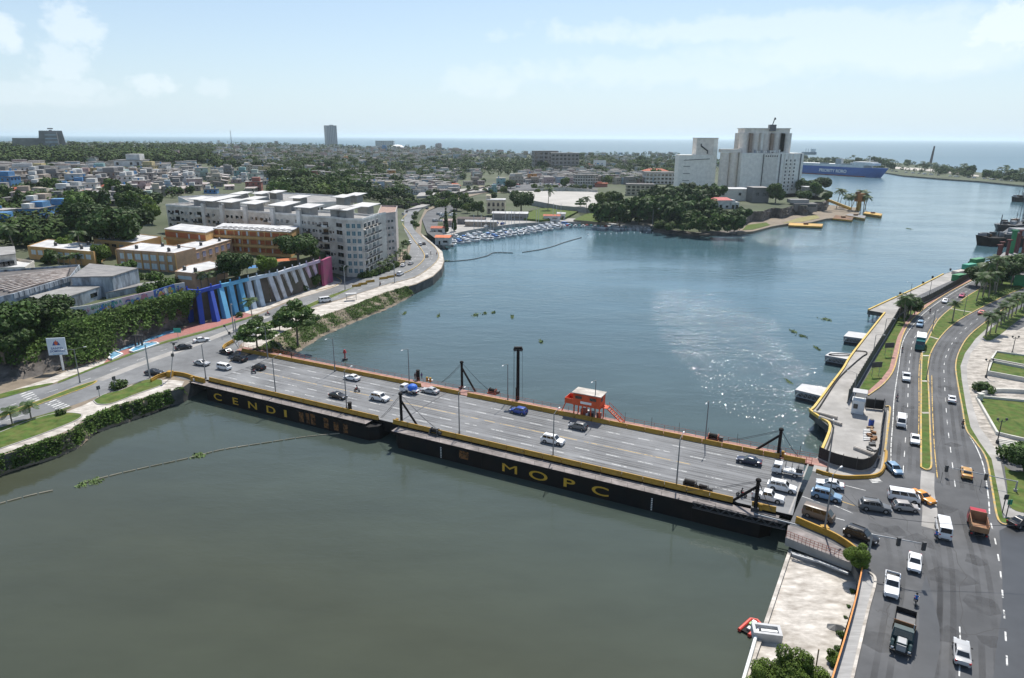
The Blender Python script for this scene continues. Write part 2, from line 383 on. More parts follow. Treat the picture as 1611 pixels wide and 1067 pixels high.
# cell normals tilted to mirror the sun at the camera, putting in the glints
vo = nd(t, 'ShaderNodeTexVoronoi'); vo.inputs['Scale'].default_value = 16; mpv = nd(t, 'ShaderNodeMapping'); mpv.inputs['Scale'].default_value = (.55,1.1,1); t.links.new(tcn.outputs['Object'], mpv.inputs[0]); t.links.new(mpv.outputs[0], vo.inputs['Vector'])
sv = nd(t, 'ShaderNodeSeparateXYZ'); t.links.new(vo.outputs['Color'], sv.inputs[0])
pick = mm('MULTIPLY', mm('GREATER_THAN', mm('ADD', sv.outputs[0], mm('MULTIPLY', mm('SUBTRACT', wn(.07,4,(1,1.6,1)),.5),.5)),.93), mm('GREATER_THAN', gs, sv.outputs[1]))
tl = nd(t, 'ShaderNodeCombineXYZ'); t.links.new(mm('MULTIPLY', pick, mm('ADD', mm('MULTIPLY', sv.outputs[1],.26),-.25)), tl.inputs[0]); t.links.new(mm('MULTIPLY', pick, mm('ADD', mm('MULTIPLY', sv.outputs[2],.26),-.47)), tl.inputs[1])
va = nd(t, 'ShaderNodeVectorMath', operation='ADD'); t.links.new(bp.outputs[0], va.inputs[0]); t.links.new(tl.outputs[0], va.inputs[1]); vn = nd(t, 'ShaderNodeVectorMath', operation='NORMALIZE'); t.links.new(va.outputs[0], vn.inputs[0]); t.links.new(vn.outputs[0], bs.inputs['Normal'])
# silty upstream, clearer towards the sea; sky reflection painted into the downstream blue
far = nd(t, 'ShaderNodeMapRange'); far.inputs[1].default_value = 70; far.inputs[2].default_value = 330; t.links.new(mm('ADD', sx.outputs[1], mm('MULTIPLY', sx.outputs[0],.5)), far.inputs[0])
sea = nd(t, 'ShaderNodeMapRange'); sea.inputs[1].default_value = 900; sea.inputs[2].default_value = 2200; t.links.new(sx.outputs[1], sea.inputs[0])
c1 = nd(t, 'ShaderNodeMix', data_type='RGBA'); c1.inputs[6].default_value = (.055,.062,.042,1); c1.inputs[7].default_value = (.062,.122,.148,1); t.links.new(far.outputs[0], c1.inputs[0])
c2 = nd(t, 'ShaderNodeMix', data_type='RGBA'); c2.inputs[7].default_value = (.05,.12,.165,1); t.links.new(c1.outputs[2], c2.inputs[6]); t.links.new(sea.outputs[0], c2.inputs[0])
silt = nd(t, 'ShaderNodeMapRange'); silt.inputs[1].default_value = .35; silt.inputs[2].default_value = .68; silt.inputs[3].default_value = .9; silt.inputs[4].default_value = 1.1; t.links.new(wn(.03,7,(1,2.6,1),.65), silt.inputs[0])
c3 = nd(t, 'ShaderNodeMix', data_type='RGBA', blend_type='MULTIPLY'); c3.inputs[0].default_value = 1; t.links.new(c2.outputs[2], c3.inputs[6]); t.links.new(silt.outputs[0], c3.inputs[7]); t.links.new(c3.outputs[2], bs.inputs['Base Color'])
ro = nd(t, 'ShaderNodeMapRange'); ro.inputs[1].default_value = 250; ro.inputs[2].default_value = 2600; ro.inputs[3].default_value = .06; ro.inputs[4].default_value = .5; t.links.new(sx.outputs[1], ro.inputs[0]); t.links.new(ro.outputs[0], bs.inputs['Roughness'])
mb = MB(); R_ = 60000
mb.add([(-R_, -400,0),(R_, -400,0),(R_, R_, 0),(-R_, R_, 0)],[(0,1,2,3)], wm_)
struct(mb.build('water'))

# ---- town terrain: columns of azimuth from the shore or cliff edge out to the sea coast
inner = [(-420,480,14),(0,492,14),(60,497,14),(112,507,14),(180,487,14),(240,468,14),(291,449,14),(340,442,14),(400,429,14),(455,412,14),(512,398,14),(516,440,3.8),(560,434,3.8),(600,426,3.8),
         (630,415,3.8),(640,392,3.8),(648,368,3.8),(690,372,2),(720,358,2),(760,352,2),(800,347,2),(850,345,2),(920,346,2),(980,349,2),(1028,358,1.8),(1100,366,1.2),(1162,361,1.2),(1168,333,9.3),(1200,326,9.3),(1240,320,9.3),(1290,316,9.3),(1303,312,9.3)]
coast = [(-420,7500),(0,7500),(300,6200),(450,4300),(560,3300),(700,2900),(850,2300),(1000,1900),(1130,1500),(1200,1330),(1255,1300),(1262,900),(1303,640)]
cols = np.unique(np.concatenate([np.arange(-420,1304,8),[i[0] for i in inner]]))
mb = MB(); V = []; NR = 44;
for px in cols:
 ip = [i[0] for i in inner]; yy = float(np.interp(px, ip, [i[1] for i in inner])); zz = float(np.interp(px, ip, [i[2] for i in inner]))
 p = g(px, yy, zz); r0 = math.hypot(p.x, p.y); r1 = float(np.interp(px, [c[0] for c in coast],[c[1] for c in coast])); r1 = max(r1, r0+30)
 u = p.xy/r0
 V.append((p.x, p.y, -3))
 for k in range(NR+1):
  r = r0*(r1/r0)**(k/NR); x, y = u.x*r, u.y*r; z = zz if k == 0 else hland(x, y)
  if k == NR: z = 1.5
  if 0 < k <= 6: z = zz+(z-zz)*k/6
  V.append((x, y, z))
 V.append((u.x*r1, u.y*r1,-3))
n_ = NR+3; F = []
for i in range(len(cols)-1):
 for k in range(n_-1): F.append((i*n_+k, (i+1)*n_+k, (i+1)*n_+k+1, i*n_+k+1))
mb.add(V, F, ground_m); struct(mb.build('ground', smooth=40))

# ---- quay-level land, left bank (carries the riverside road)
shoreL = [(-140,800),(-60,765),(0,737),(60,722),(114,700),(152,673),(190,657),(233,635),(258,624),(284,613)]
shoreM = [(398,566),(440,556),(468,540),(495,520),(530,505),(560,492),(598,477),(620,466),(650,455),(681,438),(694,424),(697.5,412),(695,397),(679,382),(690,381)]
leftland = GP([(-140,760),(-140,560)]) + GP([(0,574),(75,556),(150,545),(230,505),(294,470),(420,440),(513,409),(556,400),(640,392),(668,330),(760,290),(850,290),(850,300),(760,304),(704,318),(672,332),(664,345),(662,366)]) + GP([(679,381),(696,396),(699,411),(695,422),(681,435),(655,447),(615,458),(590,467),(555,481),(500,500),(490,507),(450,521),(410,546)])
leftland += GP([(384,560),(300,600),(286,610),(262,616),(240,623),(205,634),(180,640),(150,652),(138,658),(112,678),(60,697),(0,717),(-60,742)])
mb = MB(); mb.prism(leftland, -3,3.9, dirt, mat('quay_wall', (.12,.118,.11),.95,.3,.4, stain=(.04,.042,.035), stain_amt=.8, stain_scale=.3)); struct(mb.build('riverbank'))  # quay sides: stained concrete, base colour darkened to carry its shade

# ---- road sheets, left
def sheet(name, pts, z, mt, base=None):
 q = GP(pts, z); b = MB(); b.sheet(q, z, mt); return struct(b.build(name))
outer = [(-140,668),(0,625),(83,605),(142,582),(192,563),(253,541),(329,521),(400,498),(460,473),(520,454),(541,445),(564,434),(592,429),(620,420),(634,411),(643,400),(646,383),(640,369),(633,356),(626,344),(624,336),(632,331),(653,327),(704,309),(760,296),(850,286)]
inn = [(-140,722),(0,672),(106,640),(162,620),(228,597),(262,590),(300,598),(340,592),(372,552),(380,540),(400,528),(438,506),(491,484),(542,468),(580,456),(615,445),(653,436),(678,420),(689,408),(690,400),(683,388),(663,372),(651,360),(649,349),(655,336),(672,324),(704,314),(760,300),(850,291)]
so, si = smoothpath(GP(outer)), smoothpath(GP(inn))
mb = MB(); mb.sheet([(p.x, p.y) for p in so]+[(p.x, p.y) for p in si[::-1]],3.93, asphalt_old); struct(mb.build('riverside_road'))
# lane lines
mb = MB()
dashes(mb, smoothpath(GP([(-60,660),(0,643),(60,622),(110,606),(160,588),(215,567),(270,546),(330,529)])),.16,3,6,3.938, line_w)
dashes(mb, smoothpath(GP([(360,520),(420,500),(480,477),(540,455),(600,434)])),.16,3,5,3.938, line_w)
dashes(mb, smoothpath(GP([(-60,687),(0,664),(90,637)])),.18,14,3,3.938, line_w)
dashes(mb, smoothpath(GP([(400,519),(450,496),(510,474),(560,457),(620,438),(650,428),(672,415),(680,404),(676,393),(660,378),(648,366)])),.18,3,5,3.938, line_w)
dashes(mb, smoothpath(GP([(610,430),(640,417),(655,404),(658,391),(650,376),(642,364),(634,350)])),.18,3,5,3.938, line_w)
for (a, b, n) in (((34,612),(54,631),8),((72,628),(100,641),8)):          # zebra crossings
 for i in range(n):
  u = i/(n-1); c = Vector(a).lerp(Vector(b), u); p = g(c.x-9, c.y+3.4); q = g(c.x+9, c.y-3.4)
  ribbon(mb, [p, q],.45, None, 3.938, line_w)
struct(mb.build('road_markings'))
mb = MB(); ribbon(mb, smoothpath(GP([(155,598),(222,572),(290,548),(345,527),(420,497)])),3.0, None, 3.934, concrete); struct(mb.build('concrete_median_strip'))
# medians with kerbs
def grassbed(name, pts, z0=3.9, h=.14, kerb=None, gm=grass, kw=.25, closed=True):
 q = smoothpath(GP(pts+[pts[0]]));
 b = MB(); b.prism([(p.x, p.y) for p in q[:-1]], z0, z0+h-.02, gm, concrete); o = struct(b.build(name))
 if kerb:
  b = MB(); ribbon(b, q, kw, z0, z0+h, kerb); struct(b.build('kerb'))
 return o
grassbed('lawn', [(-140,690),(-60,672),(0,651),(60,631),(110,612),(151,599),(140,607),(100,622),(50,640),(0,657),(-60,680)], kerb=kerb_y)
grassbed('lawn', [(474,484),(510,468),(556,452),(552,455),(515,472),(480,487)], kerb=concrete)
grassbed('lawn', [(405,512),(440,499),(478,484),(470,489),(440,503),(410,516)], kerb=concrete)
# strip beside the road, footpaths and lawns of the left riverside park
sheet('footpath', [(-60,708),(0,684),(60,668),(95,652),(135,636),(160,622),(228,603),(262,597),(290,600),(284,611),(240,622),(180,638),(140,655),(110,676),(60,695),(0,715),(-60,740)],3.92, concrete_pale)
grassbed('lawn', [(147,630),(165,620),(192,613),(228,598),(252,597),(256,602),(252,607),(215,620),(178,634),(155,636)], kerb=concrete, h=.16)
grassbed('lawn', [(-60,702),(0,680),(48,661),(90,650),(120,650),(129,654),(114,664),(60,685),(0,706),(-60,726)], kerb=concrete, h=.16)
grassbed('verge', [(-60,696),(0,673),(105,642),(102,645),(60,659),(0,680),(-60,702)], gm=grass)
grassbed('verge', [(0,620),(30,612),(78,603),(80,605),(40,616),(0,627)], gm=grass)
grassbed('verge', [(92,600),(142,580),(192,561),(253,539),(330,518),(400,496),(400,498),(330,521),(253,542),(192,564),(142,583),(95,602)], gm=grass)
sheet('footpath', [(0,620),(70,598),(120,578),(155,568),(190,556),(192,560),(150,577),(85,602),(0,626)],3.905, concrete_pale)
sheet('paved_park', [(160,575),(178,555),(178,548),(225,540),(265,524),(300,512),(350,502),(385,492),(398,496),(330,517),(253,537),(200,557),(175,567)],3.915, red_pave)
sheet('pavement', [(385,492),(400,480),(440,466),(480,454),(512,440),(530,438),(540,443),(533,449),(500,460),(455,473),(400,495)],3.918, concrete_pale)
sheet('pavement', [(380,541),(400,529),(438,507),(491,485),(542,470),(580,457),(615,446),(653,437),(678,421),(690,408),(691,399),(684,387),(664,371),(664,369),(679,381),(696,396),(698,411),(694,422),(681,434),(655,446),(615,457),(590,466),(555,480),(500,499),(490,506),(450,520),(410,545),(385,552)],3.915, concrete_pale)
sheet('side_street', [(541,445),(520,441),(505,430),(480,412),(468,405),(485,402),(520,418),(545,432),(592,430),(564,436)],3.935, asphalt)
mb = MB(); ribbon(mb, smoothpath(GP([(497,457),(520,452),(534,446),(537,441),(530,436)])),.3,3.9,4.1, kerb_y); ribbon(mb, smoothpath(GP([(560,438),(592,431),(620,422),(634,413),(642,402)])),.3,3.9,4.1, kerb_y)
struct(mb.build('kerb'))
mb = MB(); ribbon(mb, smoothpath(GP([(625,434),(645,426),(660,416),(668,405),(664,394),(652,379),(643,366),(634,354),(632,346),(640,337)])),.35,3.9,4.25, kerb_y)
struct(mb.build('median_kerb'))
mb = MB(); ribbon(mb, smoothpath(GP([(615,446),(653,436),(678,420),(689,408),(690,400),(683,388),(663,372)])),.25,3.9,4.15, kerb_y, concrete); struct(mb.build('kerb'))
# marina access lane and lots
sheet('marina_lane', [(664,345),(672,333),(690,326),(715,322),(720,330),(700,335),(690,345),(688,358),(700,372),(706,382),(692,380),(672,366)],3.93, asphalt)
def lsheet(name, pts, dz, mt, n=1):
 q = [gl(a, b) for a, b in pts]; b = MB();
 P3 = [(p.x, p.y) for p in q]; b.prism(P3, None, lambda x, y: hland(x, y)+dz, mt); return struct(b.build(name))
def lpoly(name, pts, z0, z1, mt, side):
 b = MB(); b.prism([(p.x, p.y) for p in GP(pts, z1)], z0, z1, mt, side); return struct(b.build(name))
lpoly('marina_quay', [(688,382),(702,372),(725,365),(745,361),(780,356),(811,352),(844,350),(872,348),(925,350),(1027,356),(1026,349),(960,346),(905,344),(860,341),(800,345),(740,340),(715,336),(700,350)],-3,2.35, concrete, concrete)
lpoly('plaza', [(836,318),(812,307),(800,300),(940,302),(944,308),(934,330)],0,6.2, mat('plaza_slab', (.42,.4,.37),.9,.2,.1, stain=(.3,.28,.25), stain_amt=.6, stain_scale=.05), concrete)
lpoly('lawn', [(820,343),(826,334),(850,328),(905,326),(910,332),(890,342),(850,346)],0,4.0, grass, grass)
lpoly('lawn', [(902,346),(925,335),(950,331),(982,331),(984,349),(940,349)],0,3.6, grass, dirt)
lpoly('parking_lot', [(770,296),(800,288),(830,284),(960,290),(950,297),(845,298),(800,300)],0,6.4, asphalt, concrete)
lpoly('avenue', [(660,303),(700,300),(760,294),(800,284),(860,282),(862,286),(805,290),(765,300),(700,306),(655,309)],0,6.0, concrete, concrete)
lpoly('ramp_road', [(640,330),(670,318),(730,300),(790,288),(792,291),(735,304),(690,317),(665,326)],0,5.0, concrete, concrete)
lpoly('lawn', [(590,330),(640,320),(690,309),(760,295),(760,297),(700,313),(650,326)],0,4.6, grass, dirt)
# rocky strip and point below the silos
lpoly('riverside_rocks', [(1028,363),(1100,369),(1160,367),(1165,360),(1100,360),(1030,357)],-2,1.2, rock, rock)
lpoly('river_beach', [(1160,366),(1185,364),(1215,356),(1240,352),(1275,350),(1300,344),(1330,342),(1352,336),(1350,327),(1300,322),(1270,335),(1200,345),(1165,352)],-2,1.6, dirt, dirt)
lpoly('lawn', [(1168,362),(1185,361),(1212,354),(1205,350),(1175,354)],0,1.75, grass, grass)
lpoly('lawn', [(1232,351),(1262,349),(1290,343),(1285,338),(1255,343)],0,1.75, mat('dry_grass', (.22,.2,.07),.9,.3,.4), grass)
# silo headland with a rocky face
hp = [(1170,352),(1183,346),(1200,345),(1216,340),(1232,341),(1250,336),(1268,337),(1282,331),(1296,330),(1304,322)]
mb = MB(); top = [g(a, b-13,9.5) for a, b in hp]; bot = [g(a, b+3,1.0) for a, b in hp]
rows = []
tp, bt = smoothpath(top, 8), smoothpath(bot, 8)
for k in range(9):
 rows.append([bt[i].lerp(tp[i], k/8)+Vector((random.uniform(-1,1), random.uniform(-1.6,1.6), random.uniform(-.5,.5)))*(1.0 if 0 < k < 8 else .3) for i in range(len(tp))])
vs = [p for r in rows for p in r]; n = len(tp)
mb.add(vs, [(k*n+i, k*n+i+1,(k+1)*n+i+1,(k+1)*n+i) for k in range(8) for i in range(n-1)], rock)
struct(mb.build('cliff'))
mb = MB(); mb.prism([(p.x, p.y) for p in tp]+[(p.x, p.y) for p in GP([(1304,300),(1250,285),(1180,290),(1165,320)],9.5)],0,9.5, ground_m, rock); struct(mb.build('headland'))
# spit between the river and the sea
lpoly('spit', [(1240,266),(1262,268),(1390,271),(1420,276),(1480,281),(1540,285),(1611,292),(1720,300),(1720,287),(1611,279),(1560,274),(1500,266),(1440,259),(1380,253),(1300,249),(1240,247)],-3,2.2, ground_m, rock)
lpoly('beach', [(1400,262),(1470,266),(1540,276),(1540,278),(1470,270),(1400,265)],0,2.5, concrete_pale, dirt)
# distant land beyond the haze is part of the ground sheet

# ---- left cliff below the plateau
def cliff(name, top, bot, nr, amp, mt, zt, zb):
 tp = smoothpath([g(a, b, zt) for a, b in top],8); bt = smoothpath([g(a, b, zb) for a, b in bot],8); n = min(len(tp), len(bt)); b = MB(); vs = []
 for k in range(nr+1):
  for i in range(n):
   p = bt[i].lerp(tp[i], k/nr); a = amp*(1 if 0 < k < nr else .15)
   vs.append(p+Vector((random.gauss(0, a), random.gauss(0, a), random.gauss(0, a*.5))))
 b.add(vs, [(k*n+i, k*n+i+1,(k+1)*n+i+1,(k+1)*n+i) for k in range(nr) for i in range(n-1)], mt)
 return struct(b.build(name))
ctop = [(-420,478),(-140,484),(0,492),(60,498),(112,508),(150,498),(200,484),(250,472),(300,462)]
cbot = [(-420,600),(-140,625),(0,606),(60,594),(112,578),(160,565),(200,548),(250,529),(300,508)]
cliff('cliff', ctop, cbot, 12,.7, rock, 14.0,3.6)

# ---- right bank land, dock and road
rs = [(1283,735),(1292,711),(1306,672),(1274,646),(1280.5,641),(1310,601),(1326,580),(1342.6,554),(1392,492),(1365,488),(1396,473),(1439,454),(1484,431),(1519,420),(1541,413),(1570,408),(1700,395)]
right = GP([(1243,822),(1240,838)])+GP([(1340,884),(1352,905),(1345,945),(1327,1012),(1290,1110),(1250,1300),(1900,1300),(2100,700),(1800,395)])+GP(rs[::-1])+GP([(1278,742)])
mb = MB(); mb.prism(right, 2.4,3.9, asphalt, P('quay_wall')); struct(mb.build('land'))
mb = MB();
ins = GP([(1300,735),(1312,700),(1322,672),(1300,645),(1330,605),(1365,560),(1405,500),(1420,475),(1460,455),(1500,434),(1550,422),(1700,400)],2.4)
mb.prism([(p.x, p.y) for p in ins]+[(p.x, p.y) for p in GP([(1900,400),(2100,700),(1900,1300),(1400,1300),(1420,1000),(1430,880),(1330,800),(1275,790)],2.4)],-3,2.396, rock, concrete)
struct(mb.build('quay_core'))
# piles below the dock edge
mb = MB()
for p in resample([p for p in GP(rs[:14],2.4)],5):
 d = Vector((1.2,0)); mb.cyl((p.x+.9, p.y+.3,-2),.35,4.4, concrete, 8)
struct(mb.build('dock_piles'))
sheet('dock', [(1288,733),(1294,711),(1308,672),(1276,647),(1282,642),(1311,602),(1327,581),(1343.5,555),(1393,493),(1367,488),(1397,474),(1440,455),(1484,432),(1519,421),(1541,415),(1545,424),(1500,440),(1460,458),(1430,472),(1411,492),(1380,540),(1352,590),(1336,628),(1345,640),(1390,640),(1378,735)],3.905, concrete)
dl = [(1402,741),(1402,700),(1405,660),(1407,625),(1413.6,579),(1421,536),(1439,508),(1464,484),(1497,461.6),(1535,440),(1570,425)]
sheet('verge', [(1352,612),(1368,585),(1386,550),(1405,515),(1412,500),(1440,480),(1480,458),(1500,448),(1500,452),(1470,470),(1440,490),(1425,506),(1412,530),(1404,560),(1399,580),(1385,598),(1366,615)],3.912, grass)
sheet('pavement', [(1366,615),(1385,598),(1399,580),(1404,560),(1412,530),(1425,506),(1440,490),(1470,470),(1500,452),(1535,436),(1536,438),(1500,455),(1472,472),(1444,493),(1430,508),(1419,530),(1412,560),(1405,583),(1390,603),(1366,622)],3.914, walk_red)
grassbed('lawn', [(1449,735),(1449,700),(1449,640),(1451,556.5),(1461.5,531),(1476.6,503),(1502,480.6),(1532,460),(1560,447),(1611,440),(1611,452),(1590.5,461),(1540,486),(1502,508.5),(1479,531),(1464,556.5),(1460,582),(1462,640),(1464,700),(1465,733),(1458,739)], kerb=kerb_y, h=.2, kw=.3)
mb = MB()
for a, b in (((1452,560),(1463,560)),((1450,600),(1461,600)),((1450,650),(1462,650)),((1496,486),(1530,492)),((1463,530),(1476,534))): ribbon(mb, GP([a, b]),.9, None, 4.09, concrete_pale)
struct(mb.build('crossing_slabs'))
mb = MB()
ribbon(mb, smoothpath(GP(dl)),.18, None, 3.91, line_w)
ribbon(mb, smoothpath(GP([(1475,752),(1470,700),(1467,640),(1466,590)])),.15, None, 3.91, line_y)
ribbon(mb, smoothpath(GP([(1445,700),(1446,640),(1447,570),(1458,528),(1474,500)])),.15, None, 3.91, line_y)
ldash = smoothpath(GP([(1421,742),(1424,700),(1428,640),(1430,580),(1436,540),(1449,514),(1470,492),(1500,472),(1533,450)])); dashes(mb, ldash, .16,3,4.5,3.912, line_w)
rdash = smoothpath(GP([(1503,765),(1496,710),(1490,660),(1486,600),(1486,570),(1496,543),(1515,520),(1545,497),(1590,474)])); dashes(mb, rdash, .16,3,5,3.912, line_w)
ribbon(mb, smoothpath(GP([(1522,680),(1537,705),(1548,735),(1555,780),(1557,808)])),.2, None, 3.91, line_w)
dashes(mb, smoothpath(GP([(1559,822),(1566,850),(1573,890),(1578,940),(1583,1010),(1586,1080)])),.2,2,3,3.91, line_w)
dashes(mb, smoothpath(GP([(1510,985),(1511,1020),(1508,1090)])),.16,3,4,3.91, line_w)
for i in range(4): ribbon(mb, GP([(1366+i*2,752+i*2.2),(1382+i*2,751+i*2)]),.3, None, 3.91, line_w)
for a, b in (((1285,745),(1318,754)),((1262,780),(1290,790)),((1312,794),(1342,807)),((1307,812),(1329,818)),((1330,763),(1362,771))): ribbon(mb, GP([a, b]),.16, None, 3.91, line_w)
ribbon(mb, GP([(1321,787),(1345,795)]),.16, None, 3.91, line_y)
struct(mb.build('road_markings'))
mb = MB(); ribbon(mb, smoothpath(GP([(1460,742),(1459,770),(1463,800),(1462,830)])),2.2, None, 3.907, concrete); struct(mb.build('concrete_strip'))
sheet('wet_patch', [(1457,905),(1463,925),(1470,950),(1478,985),(1479,1020),(1470,1067),(1430,1067),(1442,1020),(1446,980),(1447,935)],3.906, wet_asphalt)
sheet('wet_patch', [(1572,835),(1640,800),(1720,900),(1720,1100),(1560,1100),(1566,1030),(1577,960),(1577,900)],3.906, wet_asphalt)
mb = MB(); low1 = GP([(1395,840),(1402,900),(1390,980),(1372,1080)]); low2 = GP([(1500,800),(1520,880),(1528,960),(1530,1080)])
for pth, offs in ((ldash, (-2.4,-1.0,1.0,2.4)),(rdash, (-2.6,-1.1,1.1,2.6)),(smoothpath(low1),(0,1.5,4.5,6)),(smoothpath(low2),(-3.5,-2,1,2.5))):
 for o_ in offs: ribbon(mb, pth, .7, None, 3.9055, tyre_wear, off=o_)
struct(mb.build('tyre_marks'))
mb = MB(); r_ = random.Random(2)
for px, py, w_ in ((1450,850,3),(1405,835,2.5),(1500,905,4),(1545,950,3),(1392,1010,3),(1480,800,3),(1345,800,2),(1500,700,2),(1432,640,2.5),(1490,610,3),(1535,880,2),(1560,1010,2.5),(1495,1000,3),(1415,770,3),(1380,830,2),(1455,545,3),(1510,540,3)):
 c_ = g(px, py); n_ = r_.choice((5,6,7)); mb.add([(c_.x+w_*math.cos(6.28*i/n_)*r_.uniform(.5,1.1), c_.y+w_*.8*math.sin(6.28*i/n_)*r_.uniform(.5,1.1),3.9045) for i in range(n_)],[tuple(range(n_))], patch_m)
struct(mb.build('road_patches'))
mb = MB()
for a, b_ in (((1395,770),(1440,850)),((1440,860),(1460,830)),((1500,840),(1520,1000)),((1390,900),(1400,990)),((1475,620),(1480,760)),((1520,720),(1545,810)),((1420,700),(1448,730)),((1340,780),(1400,850)),((1500,1000),(1580,985)),((1380,960),(1430,985))):
 p0, p1 = g(*a), g(*b_); pts = [p0.lerp(p1, i/9)+Vector((r_.gauss(0,.35), r_.gauss(0,.35),0)) for i in range(10)]; ribbon(mb, pts, .07, None, 3.908, crack_m)
struct(mb.build('road_cracks'))
# right pavement, verge and plaza
rk = [(1592,826),(1571,819),(1561,771),(1551.5,722),(1534,695),(1520,675.5),(1513.5,640),(1505.6,597),(1503.6,573.7),(1509.5,552),(1525,528),(1553,505),(1584,483),(1611,467),(1660,445)]
sheet('verge', rk+[(1660,452),(1615,474),(1590,488),(1560,510),(1535,533),(1518,556),(1511,576),(1513,597),(1520,640),(1527,672),(1541,695),(1560,722),(1570,771),(1578,815),(1592,815)],3.925, grass)
sheet('pavement', [(1611,812),(1580,815),(1570,771),(1560,722),(1541,695),(1527,672),(1520,640),(1513,597),(1511,576),(1518,556),(1535,533),(1560,510),(1566,514),(1542,538),(1527,556),(1521,576),(1522,600),(1530,637),(1541,672),(1556,692),(1572,715),(1580,755),(1588,800),(1611,800)],3.93, concrete)
sheet('plaza', [(1527,556),(1542,538),(1566,514),(1600,520),(1700,470),(1760,560),(1740,720),(1598,735),(1572,715),(1556,692),(1541,672),(1530,637),(1522,600),(1521,576)],3.92, stone_paving)
grassbed('lawn', [(1546,530),(1562,534),(1612,497),(1660,470),(1650,462),(1600,488),(1570,508)], h=.12)
grassbed('lawn', [(1580,732),(1584,760),(1592,800),(1640,800),(1660,740),(1600,742)], h=.1)
mb = MB(); ribbon(mb, smoothpath(GP(rk)),.3,3.9,4.12, kerb_y, concrete); struct(mb.build('kerb'))
mb = MB(); ribbon(mb, smoothpath(GP([(1392,710),(1396,680),(1400,648),(1399,640),(1393,640)])),.35,3.9,4.2, kerb_y); ribbon(mb, smoothpath(GP([(1366,622),(1390,604),(1405,584),(1412,561),(1419,531),(1430,509),(1444,494),(1472,473),(1500,456),(1536,438)])),.3,3.9,4.15, kerb_y); struct(mb.build('kerb'))
sheet('pavement', [(1278,741),(1284,720),(1385,738),(1392,700),(1396,645),(1400,648),(1397,690),(1391,738),(1378,749),(1340,750),(1300,746)],3.913, concrete)
# lower concrete platform by the river, bottom right
mb = MB(); plat = GP([(1243,866),(1168,1090),(1120,1300),(1290,1300),(1305,1080),(1326,1000),(1344,945),(1350,905),(1340,888),(1300,880)],1.8)
mb.prism([(p.x, p.y) for p in plat],-3,1.8, concrete_pale, concrete); struct(mb.build('river_platform'))
mb = MB(); ribbon(mb, GP([(1243,868),(1204,985),(1168,1088),(1120,1290)],1.8),.5,1.7,2.2, concrete_pale); struct(mb.build('platform_edge'))
sheet('pavement', [(1357,893),(1347,946),(1329,1012),(1300,1110),(1260,1300),(1290,1300),(1330,1110),(1341,1060),(1364,960),(1376,912),(1370,900)],3.93, mat('boardwalk', (.33,.325,.32),.9,.2,.4, stretch=(1,12,1)))
mb = MB(); ribbon(mb, smoothpath(GP([(1366,900),(1377,913),(1365,962),(1342,1062),(1300,1250)])),.35,3.9,4.1, concrete_pale); struct(mb.build('kerb'))
# ================================================================ prototypes: trees
def lobeset(n, R, H0, zr, sz=.75, seed=0):
 r = random.Random(seed); o = [(0,0, H0, R*.62, sz)]
 for i in range(n):
  a = 2*PI*i/n+r.uniform(-.4,.4); d = R*r.uniform(.42,.72)
  o.append((d*math.cos(a), d*math.sin(a), H0+r.uniform(-zr, zr), R*r.uniform(.32,.5), sz))
 return o
TREES = {}
def tree_proto(key, lobes, n, leaf, mt, th, tr):
 cm = crown_mesh('crown', lobes, n, leaf, mt)
 b = MB(); b.tube([(0,0,-1.2),(.08,.05, th*.5),(0,.1, th)], tr, trunk_m, 7, tr*.6)
 for i, l in enumerate(lobes[1:6]): b.tube([(0,.08, th*.75),(l[0]*.5, l[1]*.5, th+(l[2]-th)*.4),(l[0]*.9, l[1]*.9, l[2])], tr*.45, trunk_m, 5, tr*.15)
 TREES[key] = (b.mesh('trunk'), cm)
tree_proto('round', lobeset(11,4.3,4.9,2.2,.9,1),3400,.4, leaf_a, 3.4,.3)
tree_proto('dark', lobeset(13,5.0,5.2,2.3,.85,2),4200,.42, leaf_b, 3.4,.4)
tree_proto('light', lobeset(10,4.0,4.6,2.0,.9,3),3000,.4, leaf_c, 3.0,.28)
tree_proto('spread', lobeset(14,6.2,5.0,1.2,.5,4),3800,.45, leaf_b, 3.6,.4)
tree_proto('tier', [(0,0,8.2,1.7,.5)]+[(2.6*math.cos(a),2.6*math.sin(a),6.6,1.7,.35) for a in (0,1.3,2.5,3.8,5)]+[(3.6*math.cos(a),3.6*math.sin(a),4.7,1.9,.33) for a in (.5,1.5,2.6,3.7,4.7,5.7)],2200,.42, mat('almond_leaf_green', (.07,.13,.018),.6,.3,.3, island=.4, transl=.2),7.0,.25)
tree_proto('near', lobeset(14,4.3,4.4,2.4,.9,8),15000,.2, leaf_c, 3.0,.3)
tree_proto('bush', [(0,0,.8,1.2,.8),(.9,.2,.7,.9,.8),(-.8,.4,.7,.9,.8),(.1,-.9,.6,.9,.8)],420,.26, leaf_a, .6,.08)
tree_proto('small_a', lobeset(9,4.6,4.4,1.9,.9,5),800,.75, leaf_a, 3.0,.3)
tree_proto('small_b', lobeset(10,5.1,4.6,2.0,.85,6),900,.8, leaf_b, 3.0,.3)
tree_proto('small_c', lobeset(9,4.3,4.2,1.8,.9,7),760,.75, leaf_c, 3.0,.3)
tree_proto('cypress', [(0,0,2+i*1.6,1.5-.17*i, 1.0) for i in range(8)],900,.5, leaf_b, 6,.2)
